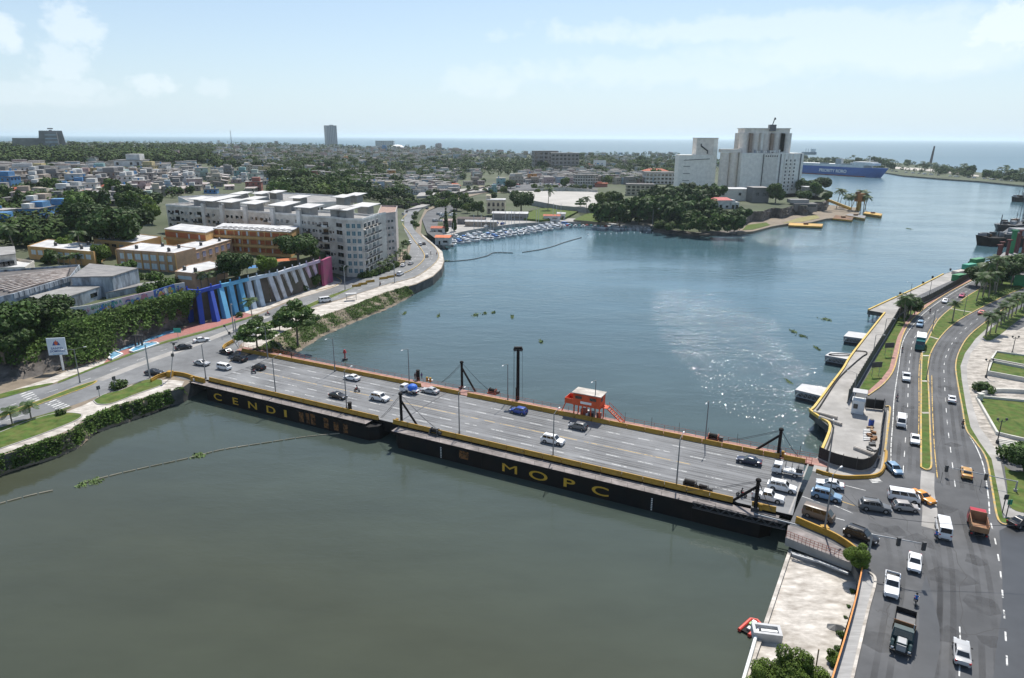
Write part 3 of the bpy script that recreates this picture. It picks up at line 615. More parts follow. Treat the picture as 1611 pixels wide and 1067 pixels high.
def palm_mesh(h, fr, nfr, seed, lw=.5, droop=1.0):
 r = random.Random(seed); v = []; q = []
 for i in range(nfr):
  a = 2*PI*i/nfr+r.uniform(-.2,.2); el = r.uniform(-.25,1.15); ln = fr*r.uniform(.85,1.1); pts = []
  for k in range(7):
   s = k/6; x = ln*s*math.cos(el*(1-.4*s)); z = ln*(s*math.sin(el)-droop*.55*s*s)
   pts.append(Vector((x*math.cos(a), x*math.sin(a), h+z)))
  sd = Vector((-math.sin(a), math.cos(a),0))
  for k in range(6):
   p0, p1 = pts[k], pts[k+1]
   for j in range(3):
    b0 = p0.lerp(p1, j/3); b1 = p0.lerp(p1,(j+.75)/3); w = lw*math.sin(PI*min(1,(k+j/3+.8)/6.6))**.7*2.0
    for sg in (-1,1):
     tip = sd*sg*w+Vector((0,0,-w*.55))+(p1-p0).normalized()*w*.5; o = len(v)
     v += [b0, b1, b1+tip, b0+tip]; q.append((o, o+1, o+2, o+3))
 return rawmesh('crown', [tuple(p) for p in v], q, [leaf_p])
PALMS = {}
def palm_proto(key, h, fr, nfr, seed, rt, bend=.4, lw=.5, droop=1.0):
 b = MB(); b.tube([(bend, 0,-.8),(bend*.6,0, h*.35),(bend*.15,0, h*.7),(0,0, h+.1)], rt, palm_trunk_m, 8, rt*.7)
 PALMS[key] = (b.mesh('trunk'), palm_mesh(h, fr, nfr, seed, lw, droop))
palm_proto('royal', 7.0,3.0,15,1,.24,.1,.42)
palm_proto('royal2', 6.2,2.8,14,2,.22,.15,.42)
palm_proto('coco', 10,3.9,16,3,.2,1.4,.45,1.2)
palm_proto('coco2', 8.5,3.6,15,4,.2,-1.0,.45,1.2)
palm_proto('young', 2.6,1.7,11,5,.12,.05,.3,1.1)
AUTO = []          # things whose label is made unique at the end
def tree(key, loc, s, label, group, name='broadleaf_tree', cat='tree', rz=None, auto=True, sq=None):
 me = TREES.get(key) or PALMS[key]
 t = thing(name, label, cat, loc, random.uniform(0,6.28) if rz is None else rz, group)
 t.scale = (s, s, s*(sq or random.uniform(.9,1.1)))
 inst('trunk', me[0], t); inst('crown', me[1], t)
 if auto: AUTO.append(t)
 return t

# ================================================================ the floating bridge
A0, A1 = g(324,596), g(1185,795); U = (A1-A0).normalized(); Vv = Vector((-U.y, U.x, 0))
B0 = g(884,654.5); WID = (B0-A0).dot(Vv)
def B(u, v, z=4.0): q = A0+U*u+Vv*v; return Vector((q.x, q.y, z))
def bu(px, py, z=4.0): q = g(px, py, z)-A0; return q.dot(U), q.dot(Vv)
RZB = math.atan2(U.y, U.x)
uL, uR = bu(296,590)[0]+1, bu(1246,816)[0]
gapn0, gapn1 = bu(588,656)[0], bu(628,668)[0]
br = thing('floating_bridge', 'long low floating road bridge on two black steel pontoons across the river', 'bridge', (0,0,0))
def bprism(mb, u0, u1, v0, v1, z0, z1, mt, side=None): mb.prism([(B(u0, v0)).xy, B(u1, v0).xy, B(u1, v1).xy, B(u0, v1).xy], z0, z1, mt, side, True)
deck_m = mat('bridge_deck', (.21,.214,.22),.85,.14,.12, stain=(.135,.138,.142), stain_amt=.75, stain_scale=.35, stretch=(.25,1.6,1), bump=.08, bscale=5)
mb = MB(); bprism(mb, 0, uR-uL, -.3, WID+.3,3.4,4.0, deck_m, black_steel)
o = mb.build('deck', br); o.location = (0,0,0)
# keep the deck texture aligned with the traffic: rebuild the mesh in the bridge's own frame
for vt in o.data.vertices:
 q = vt.co-A0; vt.co = (q.dot(U), q.dot(Vv), vt.co.z)
o.location = (A0.x+U.x*uL, A0.y+U.y*uL, 0); o.rotation_euler.z = RZB
uj0, uj1 = bu(640,657), bu(706,616); ue0, ue1 = bu(1246,815), bu(1275,740)
mb = MB()
ribbon(mb, [B(uj0[0],0), B(uj1[0], WID)],.35, None, 4.006, dark_metal); mb.build('expansion_joint', br); mb = MB()
ribbon(mb, [B(ue0[0]-.6,0), B(ue1[0]-.6, WID+.4)],.28, None, 4.006, concrete)
mb.build('expansion_joint', br)
mb = MB(); lw_ = WID/6
for k in (1,2,4,5):
 pts = [B(2+(k % 2)*2.4, lw_*k), B(uR-7, lw_*k)]; dashes(mb, pts, .16,3,3.5 if k < 3 else 4.2,4.004, line_w)
q = [B(6, lw_*3), B(uR-5, lw_*3)]; dashes(mb, q, .16,22,1.5,4.004, line_y)
mb.build('lane_markings', br)
mb = MB()
for k in range(6):
 for o_ in (-.85,.85,0): ribbon(mb, [B(2, lw_*(k+.5)+o_), B(uR/2, lw_*(k+.5)+o_), B(uR-3, lw_*(k+.5)+o_)],.65 if o_ else .5, None, 4.002, tyre_wear)
o = mb.build('tyre_marks', br); o['kind'] = 'stuff'
# barriers: precast segments
seg = MB(); pr = [(-.3,0),(.3,0),(.26,.22),(.12,.5),(.1,.95),(-.1,.95),(-.12,.5),(-.26,.22)]
n = len(pr); Ls_ = 3.88
seg.add([(0, y, z) for y, z in pr]+[(Ls_, y, z) for y, z in pr],[(i, (i+1) % n, n+(i+1) % n, n+i) for i in range(n)]+[tuple(range(n))[::-1], tuple(range(n, 2*n))], barrier_y)
segm = seg.mesh('barrier_segment')
def barrier_line(u0, u1, v):
 u = u0
 while u < u1-1.5:
  s = min(4.0, u1-u)
  inst('barrier_segment', segm, br, B(u, v), RZB, (s/4.0,1,1)); u += 4.0
barrier_line(2.0, gapn0+2,-.5); barrier_line(gapn0+6.0, ue0[0]-8.5,-.5); barrier_line(ue0[0]-6.5, ue0[0]-2.0,-.5)
gf = bu(668,606)[0]; barrier_line(bu(372,556)[0], gf, WID+.5); barrier_line(gf+3.5, gf+12, WID+.5); barrier_line(gf+13.5, bu(1227,720)[0], WID+.5); barrier_line(bu(1233,722)[0], bu(1274,735)[0], WID+.5)
# walkways
mb = MB(); bprism(mb, -4, gapn0+.5,-3.2,-.82,3.2,3.72, walk_grey, black_steel); bprism(mb, gapn1, uR-2,-3.4,-.82,3.1,3.66, walk_grey, black_steel); mb.build('near_walkway', br)
mb = MB(); bprism(mb, bu(366,552)[0], uR+4, WID+.82, WID+4.0,3.5,3.95, walk_red, red_steel); mb.build('far_walkway', br)
# walkway rails
def rail(parent, u0, u1, v, z, h, step, mt, name='railing', r=.05, bars=2):
 b = MB(); k = max(1, int((u1-u0)/step))
 for i in range(k+1):
  p = B(u0+(u1-u0)*i/k, v, z); b.tube([p, p+Vector((0,0, h))], r, mt, 4)
 for j in range(bars): b.tube([B(u0, v, z+h*(1-j*.45)), B(u1, v, z+h*(1-j*.45))], r*.8, mt, 4)
 return b.build(name, parent)
uf0 = bu(364,548)[0]
rail(br, uf0, uf0+26, WID+3.9,3.95,1.1,2.0, red_steel, bars=3); rail(br, uf0+26, bu(1290,740)[0], WID+3.9,3.95,.9,2.2, red_steel, r=.035)
rail(br, bu(1234,720)[0], bu(1276,733)[0], WID+1.1,3.95,1.2,.9, red_steel, bars=3)
rail(br, 8, gapn0,-3.1,3.7,.8,3.0, dark_metal, r=.025, bars=1); rail(br, gapn1+6, uR-12,-3.3,3.66,.8,3.0, dark_metal, r=.025, bars=1)
b = MB(); b.tube([(0,0,0),(0,0,2.1)],.04, dark_metal, 4); stm = b.mesh('stanchion')
for i in range(0,40,3): inst('stanchion', stm, br, B(bu(900,650)[0]+i*2.0, WID+4.1,3.9))
# hulls
def hull(u0, u1, name, lab):
 b = MB(); r = 1.6
 poly = [B(u0+r, -3.3), B(u1-r, -3.3), B(u1,-3.3+r), B(u1, WID+3.4), B(u0, WID+3.4), B(u0,-3.3+r)]
 b.prism([p.xy for p in poly],-2,3.15, black_steel, black_steel)
 for k in range(int((u1-u0)/6)):
  if random.random() < .55: bprism(b, u0+4+k*6, u0+4.15+k*6,-3.36,-3.3,.2,3.1, black_steel)
 h = b.build(name, br); tag(h, lab); return h
h1 = hull(bu(302,610)[0], gapn0+3, 'pontoon', 'shorter black pontoon with rust and yellow letters CENDI')
h2 = hull(gapn1, uR-3, 'pontoon', 'longer black pontoon with yellow letters MOPC')
b = MB()
for px in (480,497,508,538,560,581):
 u = bu(px, 650,2)[0]; bprism(b, u-.4, u+random.uniform(.4,1.1),-3.345,-3.33,.5, random.uniform(2.2,3.1), rust_film)
u = bu(735,712,2)[0]; bprism(b, u-1, u+1.2,-3.345,-3.33,1.2,2.9, rust_film)
b.build('rust_patches', h1)
def text_mesh(s, size, mt, ext=0, sx=1.0, bold=.012):
 cu = bpy.data.curves.new('lettering', 'FONT'); cu.body = s; cu.size = size; cu.extrude = ext; cu.align_x = 'CENTER'; cu.offset = .0 if s == 'M' else bold*size
 ob = bpy.data.objects.new('t', cu); C.objects.link(ob); dg = bpy.context.evaluated_depsgraph_get()
 me = bpy.data.meshes.new_from_object(ob.evaluated_get(dg)); bpy.data.objects.remove(ob); me.materials.clear(); me.materials.append(mt)
 for v in me.vertices: v.co.x *= sx
 return me
def letters(hl, pairs, size, v, sx):
 for ch, px, py in pairs:
  q = g(px, py, 1.0); d = q-A0
  # plan position along the hull side seen at this pixel column
  best = min((abs(pix(B(u_*.1, v, 1.2))[0]-px), u_*.1) for u_ in range(-200,1800)); u = best[1]
  me = text_mesh(ch, size, letter_y, .01, sx); o = inst('letter', me, hl, B(u, v, .75),0); o.rotation_euler = (PI/2,0, RZB)
letters(h1,[('C', 343,622),('E', 370,629),('N', 397.5,636),('D', 426,641)],2.5,-3.36,1.75)
letters(h1,[('I', 449.5,647)],2.5,-3.36,2.6)
letters(h2,[('M', 802,733),('O', 847,741),('P', 894,750),('C', 944,762)],2.5,-3.44,2.05)
# depth marks
b = MB()
for px in (694,1025):
 u = min((abs(pix(B(u_*.1,-3.4,1))[0]-px), u_*.1) for u_ in range(0,1800))[1]
 for k in range(7): bprism(b, u-.12, u+.12,-3.46,-3.42,.3+k*.36,.5+k*.36, white_paint)
b.build('depth_marks', h2)
# landing: dark fenders under the gap and the east lattice gangway
b = MB(); bprism(b, gapn0+2, gapn1+1,0, WID, 1.6,3.38, black_steel); b.build('hinge_girder', br)
b = MB(); u0, u1 = bu(1100,770)[0], bu(1236,826)[0]; k = 16
for i in range(k):
 a, c = u0+(u1-u0)*i/k, u0+(u1-u0)*(i+1)/k
 for v in (-3.9,-3.5): b.tube([B(a, v, 3.0), B(c, v, 4.0)] if i % 2 else [B(a, v, 4.0), B(c, v, 3.0)],.05, dark_metal, 4)
 b.tube([B(a, -3.9,4.0), B(a, -3.5,4.0)],.05, dark_metal, 4)
for v in (-3.9,-3.5):
 for z in (3.0,4.0): b.tube([B(u0, v, z), B(u1, v, z)],.07, dark_metal, 4)
b.tube([B(u0+10,-3.0,4.1), B(u1+2,-3.0,3.9)],.13, galv, 6); b.tube([B(u0+10,-2.4,4.0), B(u1+2,-2.4,3.8)],.13, dark_metal, 6)
b.build('gangway_truss', br)
# A-frame derricks, cables, winches
def derrick(bpx, top_py, brace_px, lab, cl, cr_, vside):
 u, v = bu(*bpx, 3.8); base = B(u, v, 3.7); zt = zat(pix(B(u, v, 6))[0], top_py, base.y); zt = max(zt, 8)
 t = thing('derrick', lab, 'derrick', base, 0, 'black A-frame derricks on the bridge')
 h = zt-3.7; b = MB(); b.tube([(0,0,0),(0,0, h)],.32, black_steel, 10,.3); b.box((0,0,.3),(1.3,1.3,.6), dark_metal, RZB); b.build('post', t)
 b = MB(); b.sphere((0,0, h+.15),.5, black_steel, 10,6,.8); b.build('pulley_head', t)
 ub, vb = bu(*brace_px, 3.8); e = B(ub, vb, 3.9)-base; b = MB(); b.tube([(0,0, h*.82), e],.24, black_steel, 8); b.build('brace', t)
 for (cpx, cz) in ((cl, .5),(cr_, .9)):
  uc, vc = bu(*cpx, 4.2); e = B(uc, v, 4.2)-base; b = MB()
  mid = Vector((0,0, h)).lerp(e, .6)+Vector((0,0,-.25))
  b.tube([(0,0, h), mid, e],.045, dark_metal, 4); b.tube([(.2,0, h-.2), mid+Vector((.15,.1,-.3)), e+Vector((.3,.2,0))],.035, dark_metal, 4); b.build('cable', t)
 return t
derrick((632,668),621,(657,671), 'black derrick mast at the near kerb by the pontoon gap', (600,657),(688,680),-1)
derrick((727,611),571,(748,617), 'black derrick mast on the far walkway left of the tall pulley mast', (696,601),(774,616),1)
derrick((1224,717),677,(1190,708), 'black derrick mast on the far walkway at the right end of the bridge', (1131,688),(1257,718),1)
derrick((1188,801),757,(1152,789), 'black derrick mast at the near kerb above the lattice gangway', (1085,760),(1215,800),-1)
def winch(px, py, lab, mt, s=1.0, v=None):
 u, v0 = bu(px, py, 3.8); t = thing('winch', lab, 'winch', B(u, v0 if v is None else v, 3.72), RZB, 'cable winches on the bridge')
 b = MB(); b.box((0,0,.15*s),(2.2*s, 1.2*s, .3*s), mt); b.box((-.8*s, 0,.65*s),(.12*s, 1.1*s, .9*s), mt); b.box((.8*s, 0,.65*s),(.12*s, 1.1*s, .9*s), mt); b.build('frame', t)
 b = MB(); b.tube([(-.74*s, 0,.8*s),(.74*s, 0,.8*s)],.42*s, black_steel, 12); b.tube([(-.74*s, 0,.8*s),(-.68*s, 0,.8*s)],.58*s, dark_metal, 12); b.tube([(.68*s, 0,.8*s),(.74*s, 0,.8*s)],.58*s, dark_metal, 12); b.build('drum', t)
 b = MB(); b.box((1.3*s, .1,.55*s),(.6*s, .7*s, .6*s), dark_metal); b.build('motor', t)
winch(684,683, 'black cable winch on the near walkway by the middle derrick', dark_metal, 1.1)
winch(775,619, 'red framed winch on the far walkway left of the tall mast', red_steel, 1.1)
winch(820,713, 'small dark winch on the near walkway above the letter O', dark_metal, .8)
winch(1085,767, 'dark twin-drum winch on the near walkway beside the lattice gangway', dark_metal, 1.3)
winch(1106,772, 'tall dark winch beside the lamp post near the gangway', dark_metal, 1.0)
winch(1122,692, 'red framed winch on the far walkway near the right derrick', red_steel, 1.2)
def bollard(px, py, top, lab, r=.45, mt=black_steel, v=None, z=3.6):
 u, v0 = bu(px, py, z); p = B(u, v0, z); h = zat(px, top, p.y)-z
 b = MB(); b.tube([(0,0,-2),(0,0, h)], r, mt, 12); b.tube([(0,0, h),(0,0, h+.12)], r*1.15, mt, 12); return tag(b.build('mooring_pile', loc=p), lab, 'pile', 'mooring piles of the bridge')
bollard(551,650,634, 'thick black pile standing beside the CENDI pontoon end')
bollard(658,599,583, 'thick black pile behind the far walkway with people beside it')
bollard(814,626,611, 'short black pile with pointed cap beside the tall mast')
u, v = bu(819,627,3.6); p = B(u, WID+4.6,0); t = thing('pulley_mast', 'tall black mast with a pulley head rising behind the far walkway', 'mast', p)
ht = zat(820,549, p.y); b = MB(); b.tube([(0,0,-2),(0,0, ht)],.42, black_steel, 12,.36); b.build('post', t)
b = MB(); b.box((0,0, ht+.25),(1.9,.7,.5), black_steel);
for sx_ in (-.7,.7): b.tube([(sx_, -.3, ht-.1),(sx_, .3, ht-.1)],.45, dark_metal, 12)
b.build('pulley_head', t)
b = MB();
for sx_ in (-1.0,-.8,1.0): b.tube([(sx_, 0, ht),(sx_*1.1,0,4)],.03, dark_metal, 4)
b.build('cable', t)
# yellow capstans by the barriers
k = 0
for px, py, lab in ((672,600, 'left of two yellow hydraulic bollards by the far barrier gap'),(677,601, 'right of two yellow hydraulic bollards by the far barrier gap'),(1231,718, 'yellow hydraulic bollard at the foot of the far right derrick'),(625,666, 'yellow hydraulic bollard by the middle near derrick'),(1196,802, 'yellow hydraulic bollard by the derrick above the gangway'),(302,599, 'yellow hydraulic bollard at the left end of the bridge')):
 p = g(px, py, 3.9); t = thing('hydraulic_bollard', lab, 'bollard', p, 0, 'yellow hydraulic bollards')
 b = MB(); b.cyl((0,0,0),.35,.7, barrier_y, 10,.28); b.build('stem', t); b = MB(); b.sphere((0,0,.95),.38, barrier_y, 10,6,.7); b.build('cap', t); b = MB(); b.box((.45,.2,.25),(.4,.5,.5), white_paint); b.build('valve_box', t)
# control house on stilts
cu_, cv_ = bu(921,660,3.95); t = thing('control_house', 'orange-red bridge control cabin on stilts with pale flat roof', 'cabin', B(cu_, WID+2.6,3.95), RZB)
b = MB()
for x in (-3,-1,1,3):
 for y in (-1.4,1.4): b.box((x, y, 1.5),(.22,.22,3.0), orange_red)
b.box((0,0,3.0),(6.6,3.4,.2), orange_red); b.build('stilts', t)
cab = MB(); cab.box((0,0,4.4),(6.4,3.3,2.6), orange_red); cab = cab.build('cabin_walls', t)
b = MB(); b.box((0,0,5.8),(6.9,3.8,.16), concrete_pale); b.build('roof', t)
for x, w_ in ((-1.9,1.5),(1.5,1.5)):
 b = MB(); b.box((x, -1.68,4.85),(w_, .06,.75), glass); b.build('window', t); b = MB(); b.box((x, -1.82,5.3),(w_+.3,.35,.05), orange_red); b.build('awning', t)
b = MB(); b.box((3.23,-.6,4.8),(.06,.9,.8), glass); b.build('window', t)
b = MB(); b.box((-.1,-1.69,3.75),(2.6,.06,.55), white_paint); b.build('sign', t)
b = MB(); b.box((-4.2,0,3.05),(2.0,3.3,.16), orange_red); b.box((-5.15,0,3.65),(.08,3.3,1.1), orange_red); b.box((-4.2,-1.62,3.65),(2.0,.08,1.1), orange_red); b.box((-4.2,1.62,3.65),(2.0,.08,1.1), orange_red)
b.tube([(-5.0,-1.4,3.0),(-6.2,-1.4,.1)],.12, orange_red, 6); b.build('balcony', t)
b = MB(); b.box((3.9,0,3.05),(1.4,2.0,.14), orange_red)
for y in (-.75,.75):
 b.tube([(4.5, y, 3.0),(8.2, y, .1)],.12, orange_red, 6); b.tube([(4.5, y, 4.0),(8.2, y, 1.1)],.05, orange_red, 4)
 for i in range(5): q = Vector((4.5, y, 3.0)).lerp(Vector((8.2, y, .1)), i/4); b.tube([q, q+Vector((0,0,1))],.04, orange_red, 4)
for i in range(9): q = Vector((4.5,0,3.0)).lerp(Vector((8.2,0,.1)), i/9); b.box(q, (.3,1.5,.04), red_steel)
b.build('stairs', t)
b = MB(); b.box((-1.2,.3,.8),(1.3,1.2,1.5), red_steel); b.box((.8,-.2,.7),(1.2,1.4,1.3), dark_metal); b.box((2.3,.5,.6),(.9,.9,1.1), red_steel); b.cyl((0,-1,0),.3,1.1, white_paint, 8); b.cyl((-.5,.9,0),.3,1.1, white_paint, 8); b.build('pump_machinery', t)

# ================================================================ lamp posts
def lamp_proto(h, arm, mt, double=False):
 b = MB(); b.tube([(0,0,0),(0,0, h)],.15, mt, 8,.085); b.cyl((0,0,0),.22,.5, mt, 8); pole = b.mesh('pole')
 b = MB(); b.tube([(0,0, h-.05),(arm*.45,0, h+.25),(arm, 0, h+.35)],.05, mt, 5); armm = b.mesh('arm')
 b = MB(); b.box((arm+.3,0, h+.36),(.75,.26,.14), white_paint, 0,.7); lum = b.mesh('luminaire'); return pole, armm, lum
LP = lamp_proto(9.2,2.2, mat('lamp_post_concrete', (.2,.2,.2),.7,.15,.5))
def lamp(px, py, rz, lab, z=4.0, s=1.0, group='lamp posts along the bridge', double=False, p=None):
 p = p or g(px, py, z); t = thing('street_lamp', lab, 'street lamp', p, rz, group); inst('pole', LP[0], t, sc=s)
 inst('arm', LP[1], t, sc=s); inst('luminaire', LP[2], t, sc=s)
 if double: inst('arm', LP[1], t, rz=PI, sc=s); inst('luminaire', LP[2], t, rz=PI, sc=s)
 return t
NEARL = [(324,596, 'first from the left'),(434,621, 'second from the left, by the letter D'),(545.5,643, 'third from the left, by the pontoon gap'),(722.7,682, 'fourth from the left, right of the middle derrick'),(870,720, 'fifth from the left, above letter P'),(1064,765, 'rightmost, by the twin-drum winch')]
for px, py, l in NEARL: lamp(px, py, RZB+PI/2, 'street lamp on the near barrier, '+l)
FARL = [(421.5,564, 'first from the left'),(527,584.5, 'second from the left'),(644,604, 'third from the left, by the people'),(798.7,631, 'fourth from the left, beside the tall mast'),(935,660, 'fifth from the left, in front of the orange-red cabin'),(1109,697, 'rightmost')]
for px, py, l in FARL: lamp(px, py, RZB-PI/2, 'street lamp on the far barrier, '+l)
# curved ochre walls where the bridge meets the banks
def yellow_wall(pts, lab, h=.95, w=.5, mt=barrier_y, name='kerb_wall'):
 b = MB(); q = smoothpath(GP(pts)); ribbon(b, q, w, 3.6,4.0+h*.6, mt); ribbon(b, q, w*.6,4.0+h*.6,4.0+h, mt); return tag(b.build(name), lab, 'wall')
yellow_wall([(238,601),(252,594),(270,590),(290,592),(306,597),(322,601)], 'curved ochre barrier wall at the left end of the bridge')
yellow_wall([(351,551),(353,547),(360,542.5),(369,538)], 'short curved ochre wall at the far left corner of the bridge')
yellow_wall([(1252,821),(1280,833),(1308,845),(1330,858),(1346,870)], 'curved ochre barrier wall at the near right corner of the bridge', h=1.0)
yellow_wall([(1284,742),(1300,747),(1325,752),(1352,752),(1376,750),(1388,742),(1393,725),(1394,712)], 'curved ochre kerb wall below the fenced dock at the bridge end', h=.55)
# ================================================================ left bank: walls, warehouses, school, apartments
wall_cols = {}
def paint(name, col, st=.35, dirt=(.12,.11,.1)):
 return mat(name, col, .8,.12,.3, stain=dirt, stain_amt=st, stain_scale=.35)
cream = paint('cream_render', (.52,.45,.34)); offwhite = paint('off_white_render', (.62,.58,.52),.4); greywall = paint('bare_grey_block', (.2,.19,.185)); school_y = paint('school_yellow', (.56,.33,.12),.3); school_p = paint('school_peach', (.5,.31,.19),.35); school_o = paint('school_orange', (.42,.12,.035),.25)
wh_wall = mat('stained_white_wall', (.4,.45,.5),.85,.2,.6, stain=(.06,.065,.075), stain_amt=.9, stain_scale=.5, stretch=(1,1,.3))
roof_c = mat('flat_roof_cement', (.3,.29,.28),.9,.25,.3, stain=(.13,.13,.12), stain_amt=.6, stain_scale=.2)
roof_w = mat('whitened_roof', (.56,.56,.56),.85,.18,.3, stain=(.26,.25,.25), stain_amt=.6, stain_scale=.2)
roof_g = mat('grey_tin_roof', (.17,.165,.165),.75,.35,.3, stain=(.3,.28,.26), stain_amt=.7, stain_scale=.25, stretch=(1,3,1))
roof_r = mat('red_tile_roof', (.4,.11,.06),.85,.25,.8)
shutter = mat('pale_blue_shutter', (.5,.57,.6),.6,.1,1)
curtain = mat('window_curtain', (.3,.3,.29),.5,.1)
PTS = {}
def wpanel(name, parent, A, Bp, z0, w, h, u, mt, frame=None, proud=.04, depth=.06):     # one window on the wall A->B (outside on the right of A->B)
 d = (Bp-A); d.z = 0; ln = d.length; d.normalize(); n = Vector((d.y, -d.x, 0)); p = A+d*u+n*proud; rz = math.atan2(d.y, d.x)
 key = (round(w, 2), round(h, 2), mt.name, frame.name if frame else 0)
 if key not in PTS:
  b = MB(); b.box((0,0, h/2),(w, depth, h), mt)
  if frame:
   b.box((0,-.02,-.05),(w+.2, depth+.12,.1), frame); b.box((0,-.02, h+.05),(w+.2, depth+.12,.1), frame); b.box((0,-depth/2-.01, h/2),(.06,.03, h), frame)
  PTS[key] = b.mesh(name)
 return inst(name, PTS[key], parent, (p.x-parent.location.x, p.y-parent.location.y, z0-parent.location.z), rz)
def grid_windows(parent, A, Bp, z0, dz, rows, cols, w, h, mt, frame=None, name='window', skip=0, margin=1.2, merged=None):
 ln = (Vector((Bp.x, Bp.y, 0))-Vector((A.x, A.y, 0))).length
 for r in range(rows):
  for c in range(cols):
   m1 = curtain if mt is glass and random.random() < .22 else mt
   u = margin+(ln-2*margin)*(c+.5)/cols
   if merged is None: wpanel(name, parent, Vector((A.x, A.y, 0)), Vector((Bp.x, Bp.y, 0)), z0+r*dz, w, h, u, m1, frame)
   else:
    d = (Bp-A); d.z = 0; d.normalize(); n = Vector((d.y, -d.x, 0)); p = A+d*u+n*.04; rz = math.atan2(d.y, d.x)
    merged.box((p.x-parent.location.x, p.y-parent.location.y, z0+r*dz+h/2-parent.location.z),(w, .08, h), mt, rz)
def footprint(roof_px, zt, close=True):
 q = GP(roof_px, zt)
 if len(q) == 3 and close: q.append(q[0]+q[2]-q[1])
 return q
def ccw(q):
 n = len(q); a = sum(q[i].x*q[(i+1) % n].y-q[(i+1) % n].x*q[i].y for i in range(n)); return q if a > 0 else q[::-1]
def block(name, q, z0, z1, wallm, roofm, lab, cat='building', parapet=.5, group=None, eave=0):
 q = ccw(q); c = sum(q, Vector())/len(q); t = thing(name, lab, cat, (c.x, c.y, z0),0, group)
 loc = [(p.x-c.x, p.y-c.y) for p in q]
 b = MB(); b.prism(loc, -2.5, z1-z0, wallm); b.build('wall', t)
 b = MB(); e = [(x*(1+eave), y*(1+eave)) for x, y in loc]
 if parapet:
  ins = [(x*.985, y*.985) for x, y in loc]; b.prism(ins, z1-z0+.004, z1-z0+.02, roofm)
  pts = [Vector((x, y, 0)) for x, y in loc]; pts.append(pts[0]); ribbon(b, [p*.992 for p in pts],.25, z1-z0, z1-z0+parapet, wallm)
 else: b.prism(e, z1-z0+.003, z1-z0+.3, roofm, None, True)
 b.build('roof', t)
 return t, [Vector((p.x, p.y, 0)) for p in q]
def tank(p, parent, s=1.0, mt=dark_metal):
 b = MB(); b.cyl((0,0,0),.6*s, 1.3*s, mt, 10); b.cyl((0,0,1.3*s),.6*s, .25*s, mt, 10,.2*s); o = b.build('water_tank', parent); o.location = p; return o

# ---- coloured buttress retaining wall
tops = [(295,458),(312,459.5),(332,454),(347,450),(362.5,447),(377,443),(390.5,440),(404,437),(424,433),(436.5,431),(448,427),(460,423.4),(471.6,420.5),(482,417),(493,414),(503,411)]
bots = [(295,508),(319,510),(344.6,506),(360,501),(374,495.5),(388.6,490),(402,486),(415,482),(439,473.5),(450,469),(461.6,464),(472.5,460),(485,456.5),(494,452),(503,449),(511,446)]
bl1 = paint('deep_blue_paint', (.02,.07,.42),.15); bl2 = paint('sky_blue_paint', (.13,.42,.66),.15); bl3 = paint('pale_blue_paint', (.5,.6,.7),.3); wh1 = paint('weathered_white_paint', (.6,.62,.68),.4); pk1 = paint('pale_pink_paint', (.55,.42,.55),.3); pk2 = paint('magenta_paint', (.33,.05,.14),.45)
bc = [bl1, bl1, bl1, bl2, bl2, bl2, bl3, bl3, wh1, wh1, wh1, wh1, wh1, pk1, pk1, pk2]
rt = thing('retaining_wall', 'tall buttressed retaining wall painted from blue through white to magenta', 'wall', (0,0,0))
T3, B3 = [g(a, b_, 14.4) for a, b_ in tops], GP(bots, 3.9)
back_m = mat('dark_brown_wall', (.11,.085,.075),.95,.3,.4, stain=(.05,.06,.03), stain_amt=.6)
b = MB()
for i in range(len(T3)-1):
 d = (T3[i+1]-T3[i]).normalized(); nb = Vector((-d.y, d.x, 0))
 if nb.y < 0: nb = -nb
 a, c = T3[i]+nb*.9, T3[i+1]+nb*.9
 b.quad((a.x, a.y, 3),(c.x, c.y, 3),(c.x, c.y, 14.2),(a.x, a.y, 14.2), back_m)
b.build('back_wall', rt)
for i, (tp_, bt_) in enumerate(zip(T3, B3)):
 d = (T3[min(i+1, len(T3)-1)]-T3[max(i-1,0)]).normalized(); nb = Vector((-d.y, d.x, 0)); nb = nb if nb.y > 0 else -nb
 w = .95 if i > 2 else .8
 b = MB(); out_ = bt_; tt = tp_
 vs = []
 for q in (out_, out_+nb*2.2, tt+nb*1.0, tt-nb*.15): vs.append(q)
 A_ = [v-d*w for v in vs]; B_ = [v+d*w for v in vs]
 b.add(A_+B_, [(0,1,2,3),(7,6,5,4),(0,3,7,4),(3,2,6,7),(1,0,4,5),(2,1,5,6)], bc[i])
 b.box(tuple(tt+Vector((0,0,.9))-nb*.1),(.35,.35,1.6), bc[i], math.atan2(d.y, d.x))
 b.build('buttress', rt)
for a, c, mt in ((0,3, bl1),(3,6, bl2),(6,9, bl3),(9,13, wh1),(13,15, pk1)):
 b = MB(); ribbon(b, [(p.x, p.y) for p in T3[a:c+1]],.8,13.9,15.1, mt); b.build('top_beam', rt)
b = MB(); e0, e1 = T3[-1], B3[-1]; b.prism([(e0.x+.3, e0.y-.3),(e0.x+1.3, e0.y-.2),(e0.x+2.6, e0.y+9),(e0.x+1.2, e0.y+9)],3.5,14.8, pk2); b.build('end_wall', rt)

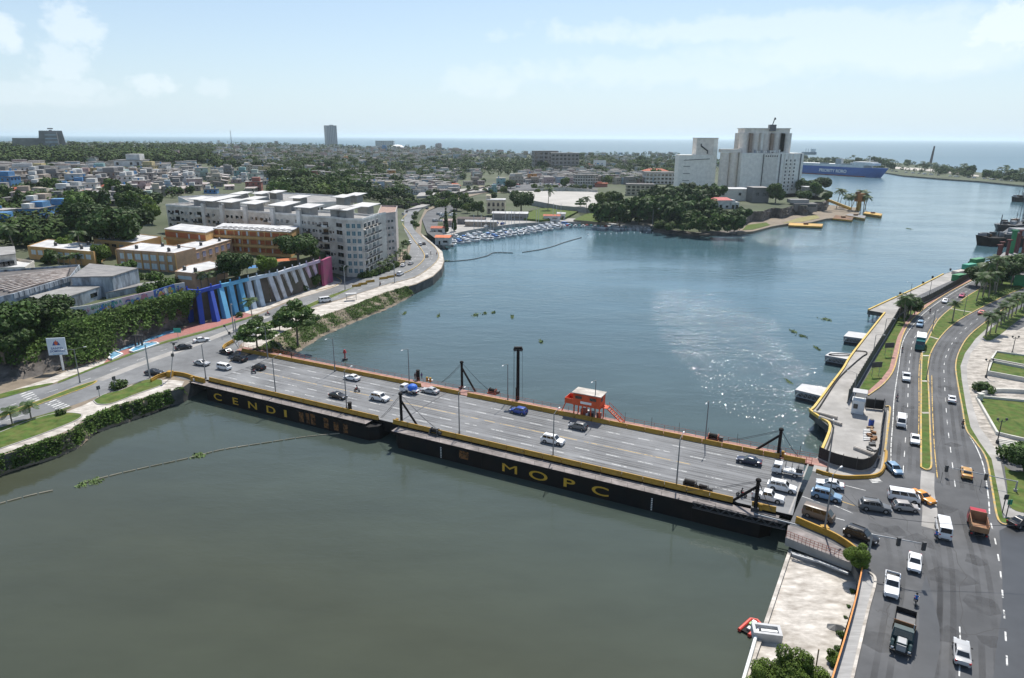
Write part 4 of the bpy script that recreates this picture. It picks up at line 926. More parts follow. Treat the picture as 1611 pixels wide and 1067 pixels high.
# ---- mural wall on the cliff edge
mural_cols = [(.55,.5,.52),(.5,.2,.25),(.05,.2,.5),(.6,.58,.55),(.08,.3,.12),(.55,.35,.05),(.35,.08,.1),(.04,.1,.35),(.6,.45,.5),(.1,.35,.4)]
mmats = [paint('mural_paint_%s' % n_, c, .2) for n_, c in zip(('pink_white', 'rose', 'blue', 'chalk', 'green', 'amber', 'crimson', 'navy', 'blush', 'teal'), mural_cols)]
mw = [g(a, b_, 14.0) for a, b_ in ((113,501),(143,497),(194,485),(243,473),(276,462),(292,459))]
mt_ = thing('mural_wall', 'long graffiti mural wall along the cliff edge with lettering BIENVENIDOS A', 'wall', (0,0,0))
for i in range(len(mw)-1):
 a, c = mw[i], mw[i+1]; b = MB(); ribbon(b, [a, c],.3,12,17.2, mmats[(3,3,8,7,3)[i]]); b.build('wall_panel', mt_)
 d = (c-a).normalized(); n = Vector((d.y, -d.x, 0)); ln = (c-a).length; rz = math.atan2(d.y, d.x); b = MB(); r = random.Random(i+4)
 for k in range(int(ln*2.8)):
  u = r.uniform(.8, ln-.8); z = r.uniform(14.3,16.3); mtt = r.choice(mmats); p = a+d*u+n*(.155+.004*k/ln); s = r.uniform(.5,1.35); m8 = r.choice((5,7,9))
  vs = [(p.x+d.x*s*math.cos(2*PI*q/m8)*r.uniform(.7,1.2), p.y+d.y*s*math.cos(2*PI*q/m8), z+s*.8*math.sin(2*PI*q/m8)) for q in range(m8)]; b.add(vs, [tuple(range(m8))], mtt)
 b.build('mural_painting', mt_)
 if i == 1:
  me = text_mesh('BIENVENIDOS A', 1.35, mmats[4],.01,1.0); p = a.lerp(c, .5)+n*.19; o = inst('mural_lettering', me, mt_, (p.x, p.y, 15.75)); o.rotation_euler = (PI/2,0, rz)
# ---- billboard on a post below the cliff
p = g(99,583,3.95); t = thing('billboard_sign', 'white city welcome sign on a single post below the tree covered cliff', 'sign', p, 0)
zt0, zt1 = zat(93,559, p.y-.2), zat(93,536, p.y-.2); rz = math.radians(12)
b = MB(); b.tube([(0,.25,0),(0,.25, zt0-1)],.28, white_paint, 8); b.build('post', t)
sgn = mat('sign_white', (.62,.7,.78),.5,.03); zc = (zt0+zt1)/2-4+.4; hh = (zt1-zt0)+.6; b = MB(); b.box((-.4,0, zc),(4.4,.25, hh), sgn, rz); pn = b.build('panel', t)
def onpanel(me, x, z, nm):
 o = inst(nm, me, pn, (-.4+x*math.cos(rz)+.15*math.sin(rz), x*math.sin(rz)-.15*math.cos(rz), zc+z)); o.rotation_euler = (PI/2,0, rz)
navy = mat('sign_navy', (.02,.06,.25),.6,0); ored = mat('sign_orange_red', (.6,.12,.04),.6,0)
onpanel(text_mesh('SANTO', .78, navy, .005,1.1),0,-.75, 'sign_lettering'); onpanel(text_mesh('DOMINGO', .72, navy, .005,1.0),0,-1.5, 'sign_lettering'); onpanel(text_mesh('ALCALDIA', .4, mat('sign_blue', (.05,.25,.5),.6,0),.005,1.3),0,-2.2, 'sign_lettering')
b = MB(); b.add([(-.95,0,0),(-.2,0,0),(-.2,1.1,0),(-.5,1.0,0)],[(0,1,2,3)], navy); b.add([(.2,0,0),(.95,0,0),(.5,1.0,0),(.2,1.1,0)],[(0,1,2,3)], navy); b.add([(-.18,0,.002),(.18,0,.002),(.3,.6,.002),(0,1.5,.002),(-.3,.6,.002)],[(0,1,2,3,4)], ored); b.add([(-.45,.4,.004),(-.2,.3,.004),(-.12,.8,.004),(-.3,1.1,.004)],[(0,1,2,3)], ored); b.add([(.2,.3,.004),(.45,.4,.004),(.3,1.1,.004),(.12,.8,.004)],[(0,1,2,3)], ored)
onpanel(b.mesh('emblem'),0,.35, 'emblem')

# ---- park pools, scaffold, blue stream
poolb = mat('pool_blue', (.06,.3,.5),.25,.3,1.2, stain=(.5,.6,.65), stain_amt=.6, stain_scale=.8)
def pool(pts, lab):
 q = GP(pts); c = sum(q, Vector())/len(q); t = thing('fountain_pool', lab, 'pool', (c.x, c.y, 3.9)); r = [(p-c) for p in q]; r.append(r[0])
 b = MB(); ribbon(b, r, .45,0,.5, white_paint); b.build('rim', t); b = MB(); b.prism([(p.x, p.y) for p in r[:-1]],0,.3, poolb); b.build('basin', t)
pool([(173,557),(182,554),(193,558),(176,567),(172,565)], 'small angular blue pool with white rim at the foot of the cliff')
pool([(204,553),(213,547),(228,541),(246,540),(250,542),(230,549),(210,555)], 'long blue pool with white rim on the red paving')
b = MB(); b.prism([(p.x, p.y) for p in GP([(174,552),(205,540),(235,528),(258,521),(277,520),(276,523),(262,526),(240,534),(205,547),(178,556)])],3.8,4.1, poolb); tag(b.build('painted_stream'), 'bright blue painted channel along the foot of the cliff', 'channel')
p = g(219,545,3.9); t = thing('monument_sculpture', 'dark three-post sculpture standing in the long blue pool', 'sculpture', p)
for x in (-1,0,1): b = MB(); b.box((x*1.0,0,1.6),(.45,.45,3.2), dark_metal); b.build('pillar', t)
b = MB(); b.box((0,0,3.35),(3.0,.6,.3), dark_metal); b.build('lintel', t)
sc_m = mat('scaffold_steel', (.2,.18,.16),.7,.2,1)
t = thing('scaffold', 'grey lattice scaffold frame standing against the vine covered cliff', 'scaffold', (0,0,0)); c0, c1 = g(180,546,4), g(236,523,4); dd = (c1-c0); nn = Vector((-dd.y, dd.x, 0)).normalized();
b = MB();
for i in range(9):
 q = c0+dd*i/8-nn*(-1.5); b.tube([q, q+Vector((0,0,8.5-.2*i+2*(i > 3)))],.09, sc_m, 5)
b.build('uprights', t); b = MB()
for k in range(6): b.tube([c0+nn*1.5+Vector((0,0,1.4+1.5*k)), c1+nn*1.5+Vector((0,0,1.8+1.55*k))],.07, sc_m, 5)
b.build('crossbars', t)
# ---- vines over the cliff (uncountable)
cs, ns = [],[]
ct, cb = smoothpath([g(a, b_, 14.2) for a, b_ in ctop[1:]],10), smoothpath([g(a, b_, 4.5) for a, b_ in cbot[1:]],10)
nmin = min(len(ct), len(cb))
for k in range(15000):
 i = random.random()*(nmin-1.01); j = int(i); f_ = i-j; tpt = ct[j].lerp(ct[j+1], f_); bpt = cb[j].lerp(cb[j+1], f_); px_ = pix(tpt)[0]
 lim = .75 if px_ < 60 else .55 if px_ < 110 else (.95 if px_ < 175 else .5+.25*math.sin(i*1.7))
 s = random.random()**1.5*lim; p = tpt.lerp(bpt, s); nb = Vector((bpt.y-tpt.y, 0,0)); q = p+Vector((random.gauss(.3,.5), random.gauss(-.5,.6), random.gauss(.35,.45)))
 if s < .1: q += Vector((random.gauss(0,.8), random.gauss(.8,1.4),0))
 cs.append(q); ns.append((random.gauss(0,.5),-.6+random.gauss(0,.4),.7))
v, q = leafquads(np.array(cs), np.array(ns),.42); o = bpy.data.objects.new('vines', rawmesh('vines', v, q, [leaf_v])); C.objects.link(o); o['kind'] = 'stuff'

# ---- old warehouses on the plateau
t, q = block('warehouse', footprint([(112,437),(176,436),(217,423),(141,416)],20.5),14,20.5, wh_wall, roof_g, 'stained white warehouse block with grey roof above the mural', parapet=0, eave=.01)
t, q = block('warehouse', footprint([(20,466),(112,438),(126,419),(0,428),(-140,455),(-120,500)],19.3),14,19.3, wh_wall, mat('old_sheet_roof', (.1,.09,.085),.8,.4,.2, stretch=(1,4,1)), 'huge low warehouse with striped rusty skylight roof at the left edge', parapet=.7)
b = MB(); A_, B_, C_, D_ = [g(*x, 19.45)-t.location for x in ((22,462),(104,438),(110,424),(-60,446))]
for i in range(11):
 u = i/11; p0 = D_.lerp(A_, u); p1 = C_.lerp(B_, u); p0.z = p1.z = 19.5-14; ribbon(b, [p0, p1],.9,5.4,5.4+.5, mat('skylight_strip', (.4,.36,.33),.8,.5,.5, stain=(.12,.07,.05), stain_amt=.8, stain_scale=.6))
b.build('skylight', t)
b = MB(); p0, p1 = g(20,466,19.3)-t.location, g(112,438,19.3)-t.location; d = (p1-p0); d.z = 0; rz = math.atan2(d.y, d.x)
for i in range(12): c = p0+d*(i+.5)/12; b.box((c.x, c.y, 5.2),(d.length/12*.8,.5,1.5), wh_wall, rz)
b.build('parapet_bays', t)
t, q = block('warehouse', footprint([(82,476),(158,452),(119,449),(46,468)],17.6),14,17.6, wh_wall, roof_c, 'small stained shed with sloping grey roof in front of the warehouse', parapet=0, eave=.01)
A_, B_ = g(82,476,17.6), g(158,452,17.6)
for u, w_, h_ in ((.28,1.2,1.5),(.4,1.2,1.5),(.83,3.0,1.3)): wpanel('window', t, Vector((A_.x, A_.y, 0)), Vector((B_.x, B_.y, 0)),15.2, w_, h_, u*(B_-A_).length, glass)
t, q = block('shed', footprint([(166,462),(220,447),(276,440),(215,452)],15.8),14,15.8, wh_wall, roof_g, 'dark low shed roof between the warehouse and the mural wall', parapet=0, eave=.02)
t, q = block('house', footprint([(-20,405),(24,400),(22,389),(-20,391)],22),14,22, offwhite, roof_c, 'white two-storey house at the left edge beyond the warehouse', eave=.05, parapet=0)
grid_windows(t, g(-10,405,22), g(24,400,22),18.3,3,1,3,2.2,1.6, glass)
t, q = block('house', footprint([(-20,425),(40,424),(54,414),(10,408)],18),14,18, offwhite, roof_w, 'white terrace building with railing just above the striped warehouse', parapet=.9)

# ---- school buildings
def school(rp, zt, z0, lab, wallm, rows, A, Bp, cols, ww=2.6, wh=1.9, roofm=roof_w, zz0=None, dz=3.3, name='school_building', wmat=shutter, tanks=2):
 t, q = block(name, footprint(rp, zt), z0, zt, wallm, roofm, lab, parapet=.25)
 if cols: grid_windows(t, Vector((*g(*A, zt).xy, 0)), Vector((*g(*Bp, zt).xy, 0)), zt-1.1-wh if zz0 is None else zz0,-dz, rows, cols, ww, wh, wmat, wallm)
 c = sum(q, Vector())/len(q)
 for i in range(tanks): s = q[i].lerp(c, random.uniform(.3,.7)); tank((s.x-t.location.x, s.y-t.location.y, zt-z0+.02), t)
 return t, q
school([(43,388),(147,397),(165,385),(75,377)],20.5,14, 'long yellow school wing with white window shutters behind the palms', school_y, 1,(43,388),(147,397),9, tanks=3)
t, q = school([(182,393),(275,399),(308,391),(262,386),(222,382)],21.5,13, 'two-storey peach school block with blue-white shutters and black roof tanks', school_p, 2,(182,393),(275,399),7, tanks=4, wh=2.2)
b = MB()
for i in range(8): u = (i+.02)/7.0; p = g(182,393,0); A_ = g(182,393,21.5).lerp(g(275,399,21.5), min(u, 1))-t.location; b.box((A_.x, A_.y-.1,3.5),(.4,.5,9.5), school_y, -.1)
b.build('pilasters', t)
school([(147,377),(211,383),(253,373),(195,366)],21.0,14, 'yellow school hall with broad white roof among the trees', school_y, 1,(147,377),(211,383),5, roofm=roof_w, tanks=2, wh=1.2, wmat=glass)
school([(302,396),(365,377),(345,372),(270,388)],20.5,14, 'peach school wing with square violet window panels', school_p, 1,(302,396),(365,377),6, wmat=mat('violet_window', (.32,.3,.42),.5,.2,3), ww=2.4, wh=2.3, tanks=2)
t, q = school([(275,428),(305,431),(357,418),(330,411),(296,418)],18.5,13, 'low peach school block with white roof beside the blue buttresses', school_p, 1,(305,431),(357,418),4, ww=3.2, wh=1.2, tanks=2)
grid_windows(t, g(275,428,18.5), g(305,431,18.5),16.2,3,1,2,3.0,1.2, shutter)
# long orange gallery block
zt = 24.5; t, q = block('school_building', footprint([(336,360),(455,366),(470,357),(352,352)], zt),13.5, zt, school_y, roof_w, 'long three-storey school block with orange gallery walls and yellow bands', parapet=0, eave=.015)
A_, B_ = Vector((*g(336,360, zt).xy, 0)), Vector((*g(455,366, zt).xy, 0)); d = (B_-A_).normalized(); n = Vector((d.y, -d.x, 0)); ln = (B_-A_).length; rz = math.atan2(d.y, d.x)
for k in range(3):
 m_ = A_.lerp(B_, .5)+n*.05; z = 10.9-k*3.5; b = MB(); b.box((m_.x-t.location.x, m_.y-t.location.y, z-1.35),(ln-.6,.12,1.7), school_o, rz); b.build('gallery_wall', t)
 m2 = A_.lerp(B_, .5)+n*.75; b = MB(); b.box((m2.x-t.location.x, m2.y-t.location.y, z-2.85),(ln, 1.6,1.0), school_y, rz); b.build('gallery_parapet', t)
 for u in (.16,.34,.45,.6,.77): wpanel('door', t, A_+n*.1, B_+n*.1,13.5+z-2.2,.9,1.9, u*ln, shutter)
for i in range(11):
 p = A_.lerp(B_, i/10)+n*1.3; b = MB(); b.box((p.x-t.location.x, p.y-t.location.y, 5.4),(.3,.3,10.8), school_y, rz); b.build('pillar', t)
b = MB()
for i in range(14): p = A_.lerp(B_, (i+.5)/14)-n*4; b.box((p.x-t.location.x, p.y-t.location.y, 11.42),(.5,6,.22), dark_metal, rz)
b.build('roof_ribs', t)
zt = 24; t, q = block('school_building', footprint([(259,361),(323,367),(345,359),(285,353)], zt),13.5, zt, school_y, roof_w, 'shorter orange and yellow gallery block left of the long school block', parapet=0, eave=.02)
A_, B_ = Vector((*g(259,361, zt).xy, 0)), Vector((*g(323,367, zt).xy, 0)); d = (B_-A_).normalized(); n = Vector((d.y, -d.x, 0)); rz = math.atan2(d.y, d.x); m_ = A_.lerp(B_, .5)+n*.05
b = MB(); b.box((m_.x-t.location.x, m_.y-t.location.y, 8.6),((B_-A_).length-.6,.12,2.2), school_o, rz); b.build('gallery_wall', t); m_ += n*.5; b = MB(); b.box((m_.x-t.location.x, m_.y-t.location.y, 6.6),((B_-A_).length, 1.2,1.0), school_y, rz); b.build('gallery_parapet', t)
for u in (.3,.6,.85): wpanel('door', t, A_+n*.1, B_+n*.1,13.5+7.5,.9,1.9, u*(B_-A_).length, shutter)
# playground awnings behind the wall
for px, py, c_, w_, lab in ((365,432,(.6,.3,.3),7, 'pink canvas awning on the school terrace behind the wall'),(402,430,(.05,.2,.45),6, 'dark blue canvas awning on the school terrace'),(420,424,(.5,.25,.28),5, 'faded rose awning under the bright tree on the terrace'),(447,419,(.5,.14,.04),10, 'long orange canopy on the school terrace beside the wall')):
 p = g(px, py, 14.2); t = thing('awning', lab, 'awning', p, RZB+.95); b = MB(); w_2 = w_/2
 b.add([(-w_2,-2,2.4),(w_2,-2,2.4),(w_2,0,3.1),(-w_2,0,3.1),(w_2,2,2.4),(-w_2,2,2.4)],[(0,1,2,3),(3,2,4,5)], mat('awning_%d' % px if 0 else 'awning_cloth_%s' % lab.split()[0], c_, .8,.1)); b.build('canopy', t)
 b = MB(); [b.tube([(x, y, 0),(x, y, 2.4)],.06, dark_metal, 4) for x in (-w_2, w_2) for y in (-1.9,1.9)]; b.build('posts', t)

# ---- white apartment complex
apt = paint('apartment_render', (.7,.65,.58),.55,(.3,.26,.22)); apt2 = paint('apartment_pale_render', (.78,.76,.72),.4,(.42,.38,.35)); slab_m = mat('roof_slab_white', (.6,.59,.57),.8,.12,.4, stain=(.35,.34,.33), stain_amt=.5)
ZT = 29.0
fr = GP([(261,324),(525,344),(541,346.5),(570,347),(596,338.5)], ZT)
dF = (fr[1]-fr[0]); dF.z = 0; LF = dF.length; dF.normalize(); nF = Vector((dF.y, -dF.x, 0)); nF = nF if nF.y < 0 else -nF
base = fr[1].copy(); base.z = 4
t = thing('apartment_block', 'long white apartment block with roof slabs stretching from school to the road bend', 'apartment building', (base.x, base.y, 4))
def rel(p): return Vector((p.x-base.x, p.y-base.y, 0))
backp = [fr[4]-nF*5, fr[2]-nF*17, fr[1]-nF*16, fr[0]-nF*16]
poly = [rel(p) for p in fr+backp]
b = MB(); b.prism([(p.x, p.y) for p in poly],-2, ZT-4, apt); b.build('wall', t)
b = MB(); q = [p.copy() for p in poly]; q.append(q[0]); ribbon(b, q, .3, ZT-4, ZT-4+.9, apt2); b.prism([(p.x*.995, p.y*.995) for p in poly], ZT-4+.004, ZT-4+.03, roof_c); b.build('roof', t)
stuffw = MB(); stuffb = MB(); F0, F1 = fr[0].copy(), fr[1].copy(); F0.z = F1.z = 0
nb_ = 34
def dfacade(u, off, z): p = F0+dF*u+nF*off; return (p.x-base.x, p.y-base.y, z-4)
rzF = math.atan2(dF.y, dF.x)
balm = mat('balcony_dark_rail', (.05,.05,.052),.6,.2)
nind = 0
for c in range(nb_):
 u = LF*(c+.5)/nb_; kind = c % 5
 for r in range(7):
  z = ZT-3.0-3.3*r
  if c < 24 and r > 4: continue
  if kind == 2:                                   # recessed loggia stack
   stuffw.box(dfacade(u, .03, z+.1),(3.0,.1,2.3), glass, rzF); stuffb.box(dfacade(u, .5, z-1.15),(3.3,1.0,.22), apt2, rzF); stuffb.box(dfacade(u, .95, z-.6),(3.3,.06,.8), balm if r % 2 else apt2, rzF)
  elif random.random() < .93:
   if c >= 26: wpanel('window', t, F0, F1, z-.5,1.2,1.45, u-.7 if kind in (0,3) else u, glass, apt2); nind += 1
   else: stuffw.box(dfacade(u, .03, z+.1),(1.25,.1,1.45), random.choice((glass, glass, glass, curtain)), rzF)
   if kind in (0,3) : stuffw.box(dfacade(u+1.0,.03, z+.25),(.7,.1,.8), glass, rzF)
   if random.random() < .3: stuffb.box(dfacade(u+.9,.25, z-.55),(.8,.45,.5), roof_w, rzF)
   if kind in (1,4) and random.random() < .55:
    stuffb.box(dfacade(u, .45, z-.9),(2.1,.9,.14), dark_metal, rzF); stuffb.box(dfacade(u, .9, z-.45),(2.1,.06,.85), balm, rzF)
o = stuffw.build('windows', t); o['kind'] = 'stuff'; o = stuffb.build('balconies', t); o['kind'] = 'stuff'
# corner and right-hand facets: bright bays
teal_g = mat('bay_window_teal', (.1,.2,.24),.15,.2,1)
for (a, c, cols, wmt) in ((fr[1], fr[2],1, glass),(fr[2], fr[3],3, teal_g),(fr[3], fr[4],4, glass)):
 a2, c2 = Vector((a.x, a.y, 0)), Vector((c.x, c.y, 0)); grid_windows(t, a2, c2, ZT-3.4,-3.3,7, cols, (a2-c2).length/cols*.55,1.9, wmt, apt2, margin=.4)
b = MB(); a2, c2 = rel(fr[3]), rel(fr[4]); d2 = (c2-a2).normalized(); n2 = Vector((d2.y, -d2.x, 0))
for r in range(7):
 for k in range(4): p = a2.lerp(c2,(k+.5)/4)+n2*.6; b.box((p.x, p.y, ZT-4-4.2-3.3*r),((c2-a2).length/4*.8,1.2,.2), apt2, math.atan2(d2.y, d2.x)); p += n2*.55; b.box((p.x, p.y, ZT-4-3.7-3.3*r),((c2-a2).length/4*.8,.06,.9), balm, math.atan2(d2.y, d2.x))
b.build('corner_balconies', t)
def stair_tower(par, pos, rz, w=10.5, h=3.9, sl=.9):
 tw = MB(); tw.box((pos[0], pos[1], pos[2]+h/2),(5.5,5, h), mat('cabin_shaded_render', (.3,.295,.285),.8,.2,.4), rz); o = tw.build('roof_cabin', par)  # grey cabin colour carries the shade cast by the roof slab
 ca, sa = math.cos(rz), math.sin(rz); s2 = MB(); x, y = w/2,4.6
 vs = [(pos[0]+a*ca-b_*sa, pos[1]+a*sa+b_*ca, pos[2]+h+(b_+y)/(2*y)*sl+dz) for dz in (0,.28) for a, b_ in ((-x, -y),(x, -y),(x, y),(-x, y))]
 s2.add(vs, [(0,3,2,1),(4,5,6,7),(0,1,5,4),(1,2,6,5),(2,3,7,6),(3,0,4,7)], slab_m); s2.build('roof_slab', par)
for px, py in ((288,318),(324.5,319.5),(363.6,322),(408,325),(450,328),(500,331),(546,335)):
 q = g(px, py, 33.5); u = (Vector((q.x, q.y, 0))-F0).dot(dF); u = min(u, LF+4); p = F0+dF*u-nF*3.2; stair_tower(t, (p.x-base.x, p.y-base.y, ZT-4), rzF)
 if u < LF-2: b = MB(); p2 = F0+dF*(u-3)+nF*.5; b.box((p2.x-base.x, p2.y-base.y, (ZT-4+2.5)/2),(2.2,1.4, ZT-4+2.5), apt2, rzF); b.build('stair_shaft', t)
# rear wing
rw = GP([(402,312),(473,322),(556,318),(556,311),(470,306),(400,303)],28); c_ = rw[1].copy()
t2, q2 = block('apartment_block', rw, 4,28, apt2, roof_c, 'rear wing of the white apartments showing only its upper floor and roof slabs', cat='apartment building', parapet=.8)
A_, B_ = rw[1], rw[2]; grid_windows(t2, A_, B_, 24.6,-3.3,2,12,1.2,1.4, glass, apt2); grid_windows(t2, rw[0], rw[1],24.6,-3.3,2,8,1.2,1.4, glass, apt2)
for px, py in ((316,312),(360,309.5),(401,312),(380,304),(412,303.5),(434,302),(452,320),(471.6,310),(539.5,309),(560,306)):
 q = g(px, py, 32.5); stair_tower(t2,(q.x-t2.location.x, q.y-t2.location.y, 24.0), rzF, 9,4.0)
t3, q3 = block('apartment_block', GP([(396,318),(300,320),(280,311),(390,306)],28),10,28, apt2, roof_c, 'middle wing of the white apartments hidden behind the front roof slabs', cat='apartment building', parapet=.8)
# pinkish end tower and white podium
t4, q4 = block('apartment_tower', GP([(594,339),(622,336),(625,326),(600,325)],28),4,28, paint('pinkish_render', (.55,.48,.44),.4), mat('dull_tile_roof', (.3,.2,.16),.9,.25,.6), 'pinkish end tower of the apartments with a red tiled roof edge', cat='apartment building', parapet=.8)
A_, B_ = g(594,339,28), g(622,336,28); grid_windows(t4, A_, B_, 24,-3.3,7,4,1.3,1.3, glass, apt2)
b = MB(); q = g(575,326,32); stair_tower(t4,(q.x-t4.location.x, q.y-t4.location.y, 24.2), rzF, 11,4.3);
t5, q5 = block('parking_podium', GP([(600,396),(617,381),(612,376),(595,388)],11),3.9,11, apt2, roof_c, 'white three-level parking podium with a blue pool deck beside the tower', parapet=.8)
A_, B_ = g(600,396,11), g(617,381,11); grid_windows(t5, A_, B_, 8.0,-2.6,2,4,2.6,1.0, glass, apt2)
b = MB(); b.box((0,0,7.25),(6,3,.12), poolb, .6); b.build('rooftop_pool', t5)
for i, (px, py) in enumerate(((566,421),(574,425),(586,416))):
 p = g(px, py, 4); t = thing('parasol', ('leftmost', 'middle', 'rightmost')[i]+' white parasol on the pavement below the apartment corner', 'parasol', p, 0, 'white parasols below the apartments'); b = MB(); b.tube([(0,0,0),(0,0,2.7)],.05, galv, 5); b.build('pole', t); b = MB(); b.cyl((0,0,2.2),1.9,.8, white_paint, 8,.05); b.build('canopy', t)

# ---- trees and palms of the left bank
def T(key, px, py, z, s, lab, grp='trees on the left bank', auto=False, **k): return tree(key, g(px, py, z), s, lab, grp, auto=auto, **k)
def Pm(key, px, py, z, s, lab, grp='palm trees on the left bank', **k): return tree(key, g(px, py, z), s, lab, grp, 'palm_tree', 'palm tree', auto=k.pop('auto', False), **k)
T('dark', 14,545,10,1.45, 'huge dark tree spreading over the left cliff above the bare rock'); T('dark', 78,518,11,1.25, 'big dark tree behind the white welcome sign on the cliff')
T('dark', -30,555,9,1.5, 'dark tree cut by the left edge of the picture over the rock'); T('round', 115,535,8,1.25, 'bright green tree tumbling down the cliff right of the welcome sign'); T('round', 140,548,5,.9, 'bushy tree at the cliff foot near the angular pool')
T('spread', 5,565,8,1.2, 'low dark tree hanging over the bare rock at the far left'); T('dark', 105,552,6,.9, 'dark leafy tree just right of the welcome sign post')
T('light', 160,419,14,1.05, 'bright yellow-green tree in front of the two-storey peach school block')
T('dark', 180,395,16,2.3, 'massive dark tree in the middle of the left hillside'); T('dark', 150,380,18,2.0, 'huge dark tree left part of the clump behind the school'); T('dark', 215,372,17,1.7, 'big dark tree right of the massive tree behind the school'); T('light', 240,352,17,1.3, 'yellow-green tree at the left end of the apartments'); T('light', 108,402,15,1.1, 'olive green tree left of the yellow school wing'); T('round', 122,350,20,2.0, 'round dark green tree high on the hillside above the blue house')
T('dark', 375,440,14,1.25, 'dense round tree on the school terrace above the buttresses'); T('light', 419,432,14,.95, 'bright green smaller tree on the school terrace'); T('spread', 470,412,14,1.5, 'tall feathery dark tree at the right end of the school terrace'); T('round', 490,410,14,.95, 'olive tree leaning beside the feathery dark tree')
T('tier', 468,536,3.9,1.35, 'layered almond tree at the left water edge beyond the bridge'); T('tier', 405,553,3.9,1.15, 'layered almond tree directly behind the left end of the bridge'); T('round', 440,520,3.9,.6, 'small dark tree behind the layered almond tree')
T('round', 200,445,14,.9, 'dark green tree behind the warehouse roof'); T('bush', 187,610,4,1.3, 'sprawling bush on the lawn near the bridge', cat='bush', name='bush'); T('round', 80,420,14,.75, 'brownish green tree before the yellow school wing'); T('bush', 95,652,4,.7, 'small round shrub on the lower lawn', cat='bush', name='bush')
for i, (px, py) in enumerate(((252,455),(266,452),(232,462),(215,440),(285,447),(243,440))): T('bush', px, py, 14,1.8, 'leafy shrub mass behind the mural wall', 'shrubs behind the mural wall', auto=True, cat='bush', name='bush')
for i, (px, py) in enumerate(((360,485),(424,470),(436,468),(450,462),(472,457),(494,450),(505,446))): T('bush', px, py, 4, random.uniform(1.1,2.0), 'shrub growing between the painted buttresses', 'shrubs at the buttress wall', auto=True, cat='bush', name='bush')
T('round', 412,470,4,.7, 'ivy covered tree between the white buttresses'); T('round', 497,452,4,.6, 'bushy grey-green tree before the pink buttresses'); T('bush', 405,506,4,1.2, 'round bush in the median behind the almond tree', cat='bush', name='bush'); T('bush', 377,498,4,.9, 'small bush on the pavement at the blue buttresses', cat='bush', name='bush')
Pm('coco', 397,512,4,.85, 'lone palm with drooping brown fronds in the road median'); Pm('coco', 130,412,14,1.1, 'tall coconut palm beside the yellow school wing'); Pm('coco2', 20,400,15,1.3, 'tall palm at the far left below the hillside houses')
for px, py, l in ((19,667, 'left of two small palms beside the lower left road'),(49,658, 'right of two small palms beside the lower left road')): Pm('young', px, py, 4,1.35, l)
for px, py in ((95,425),(103,424),(112,423),(121,422),(129,421)): Pm('royal2', px, py, 14,.8, 'slim palm in the row before the yellow school wing', 'palms before the school wing', auto=True)
for px, py in ((317,449),(328,446),(341,444),(354,440)): Pm('young', px, py, 14,1.5, 'small palm in front of the low peach school block', 'palms before the low school block', auto=True)
for px, py in ((543,436),(630,408),(634,401),(637,412),(641,397),(604,428),(610,424),(616,420),(621,417),(598,431),(625,413)): Pm('royal2', px, py, 4,.75, 'dark green palm on the verge below the apartments', 'palms along the road bend', auto=True)
for px, py in ((589,433),(597,430),(606,427),(613,424),(578,436),(571,437),(622,420),(640,408),(638,384),(652,344),(654,338),(650,352),(655,356)): T('bush', px, py, 4,1.5, 'low shrub on the verge of the road bend', 'shrubs along the road bend', auto=True, cat='bush', name='bush')
# bank vegetation (ground cover, uncountable)
def cover(name, poly, n, leaf, h, mt, z=2.0, zf=None):
 q = [(p.x, p.y) for p in GP(poly, z)]; xs = [a for a, _ in q]; ys = [b_ for _, b_ in q]; cs = []
 def inside(x, y):
  c = False; j = len(q)-1
  for i in range(len(q)):
   if (q[i][1] > y) != (q[j][1] > y) and x < (q[j][0]-q[i][0])*(y-q[i][1])/(q[j][1]-q[i][1])+q[i][0]: c = not c
   j = i
  return c
 k = 0
 while len(cs) < n and k < n*30:
  k += 1; x, y = random.uniform(min(xs), max(xs)), random.uniform(min(ys), max(ys))
  if inside(x, y): cs.append((x, y, z+random.random()**2*h*(.5+.5*math.sin(x*.7)*math.cos(y*.9)+.4)))
 if not cs: return
 v, f = leafquads(np.array(cs), np.tile([0,-.2,1.0],(len(cs),1))+rng.normal(size=(len(cs),3))*.5, leaf); o = bpy.data.objects.new(name, rawmesh(name, v, f, [mt])); C.objects.link(o); o['kind'] = 'stuff'; return o
def bank(tops_, bots_, mt):
 tp, bt = smoothpath(GP(tops_, 3.88),6), smoothpath(GP(bots_, -.1),6); n = min(len(tp), len(bt)); b = MB(); vs = []
 for k in range(7):
  for i in range(n): vs.append(tp[i].lerp(bt[i], k/6)+Vector((random.gauss(0,.25), random.gauss(0,.25), random.gauss(0,.18)))*(0 < k))
 b.add(vs, [(k*n+i, (k+1)*n+i, (k+1)*n+i+1, k*n+i+1) for k in range(6) for i in range(n-1)], mt); struct(b.build('river_bank_slope'))
 cs = []
 for _ in range(len(tp)*560):
  i = random.random()*(n-1.01); j = int(i); f_ = i-j; u = random.random()**1.2*.82
  if math.sin(i*1.3)+math.sin(i*.41+1) < -.5 and random.random() < .8: continue
  q = tp[j].lerp(tp[j+1], f_).lerp(bt[j].lerp(bt[j+1], f_), u); cs.append((q.x+random.gauss(0,.25), q.y+random.gauss(0,.25), q.z+abs(random.gauss(0,.22))*(.3+.8*math.sin(i*.9)**2)))
 v, f = leafquads(np.array(cs), np.tile([0,-.3,1.0],(len(cs),1))+rng.normal(size=(len(cs),3))*.5,.24); o = bpy.data.objects.new('bank_vegetation', rawmesh('bank_vegetation', v, f, [leaf_v])); C.objects.link(o); o['kind'] = 'stuff'
bank([(-140,775),(-60,742),(0,717),(60,697),(112,678),(138,658),(180,640),(205,634),(240,623),(262,616),(286,610)],[(-140,815),(-60,778),(0,750),(60,731),(117,709),(155,681),(194,668),(212,661),(242,651),(267,641),(292,628)], dirt)
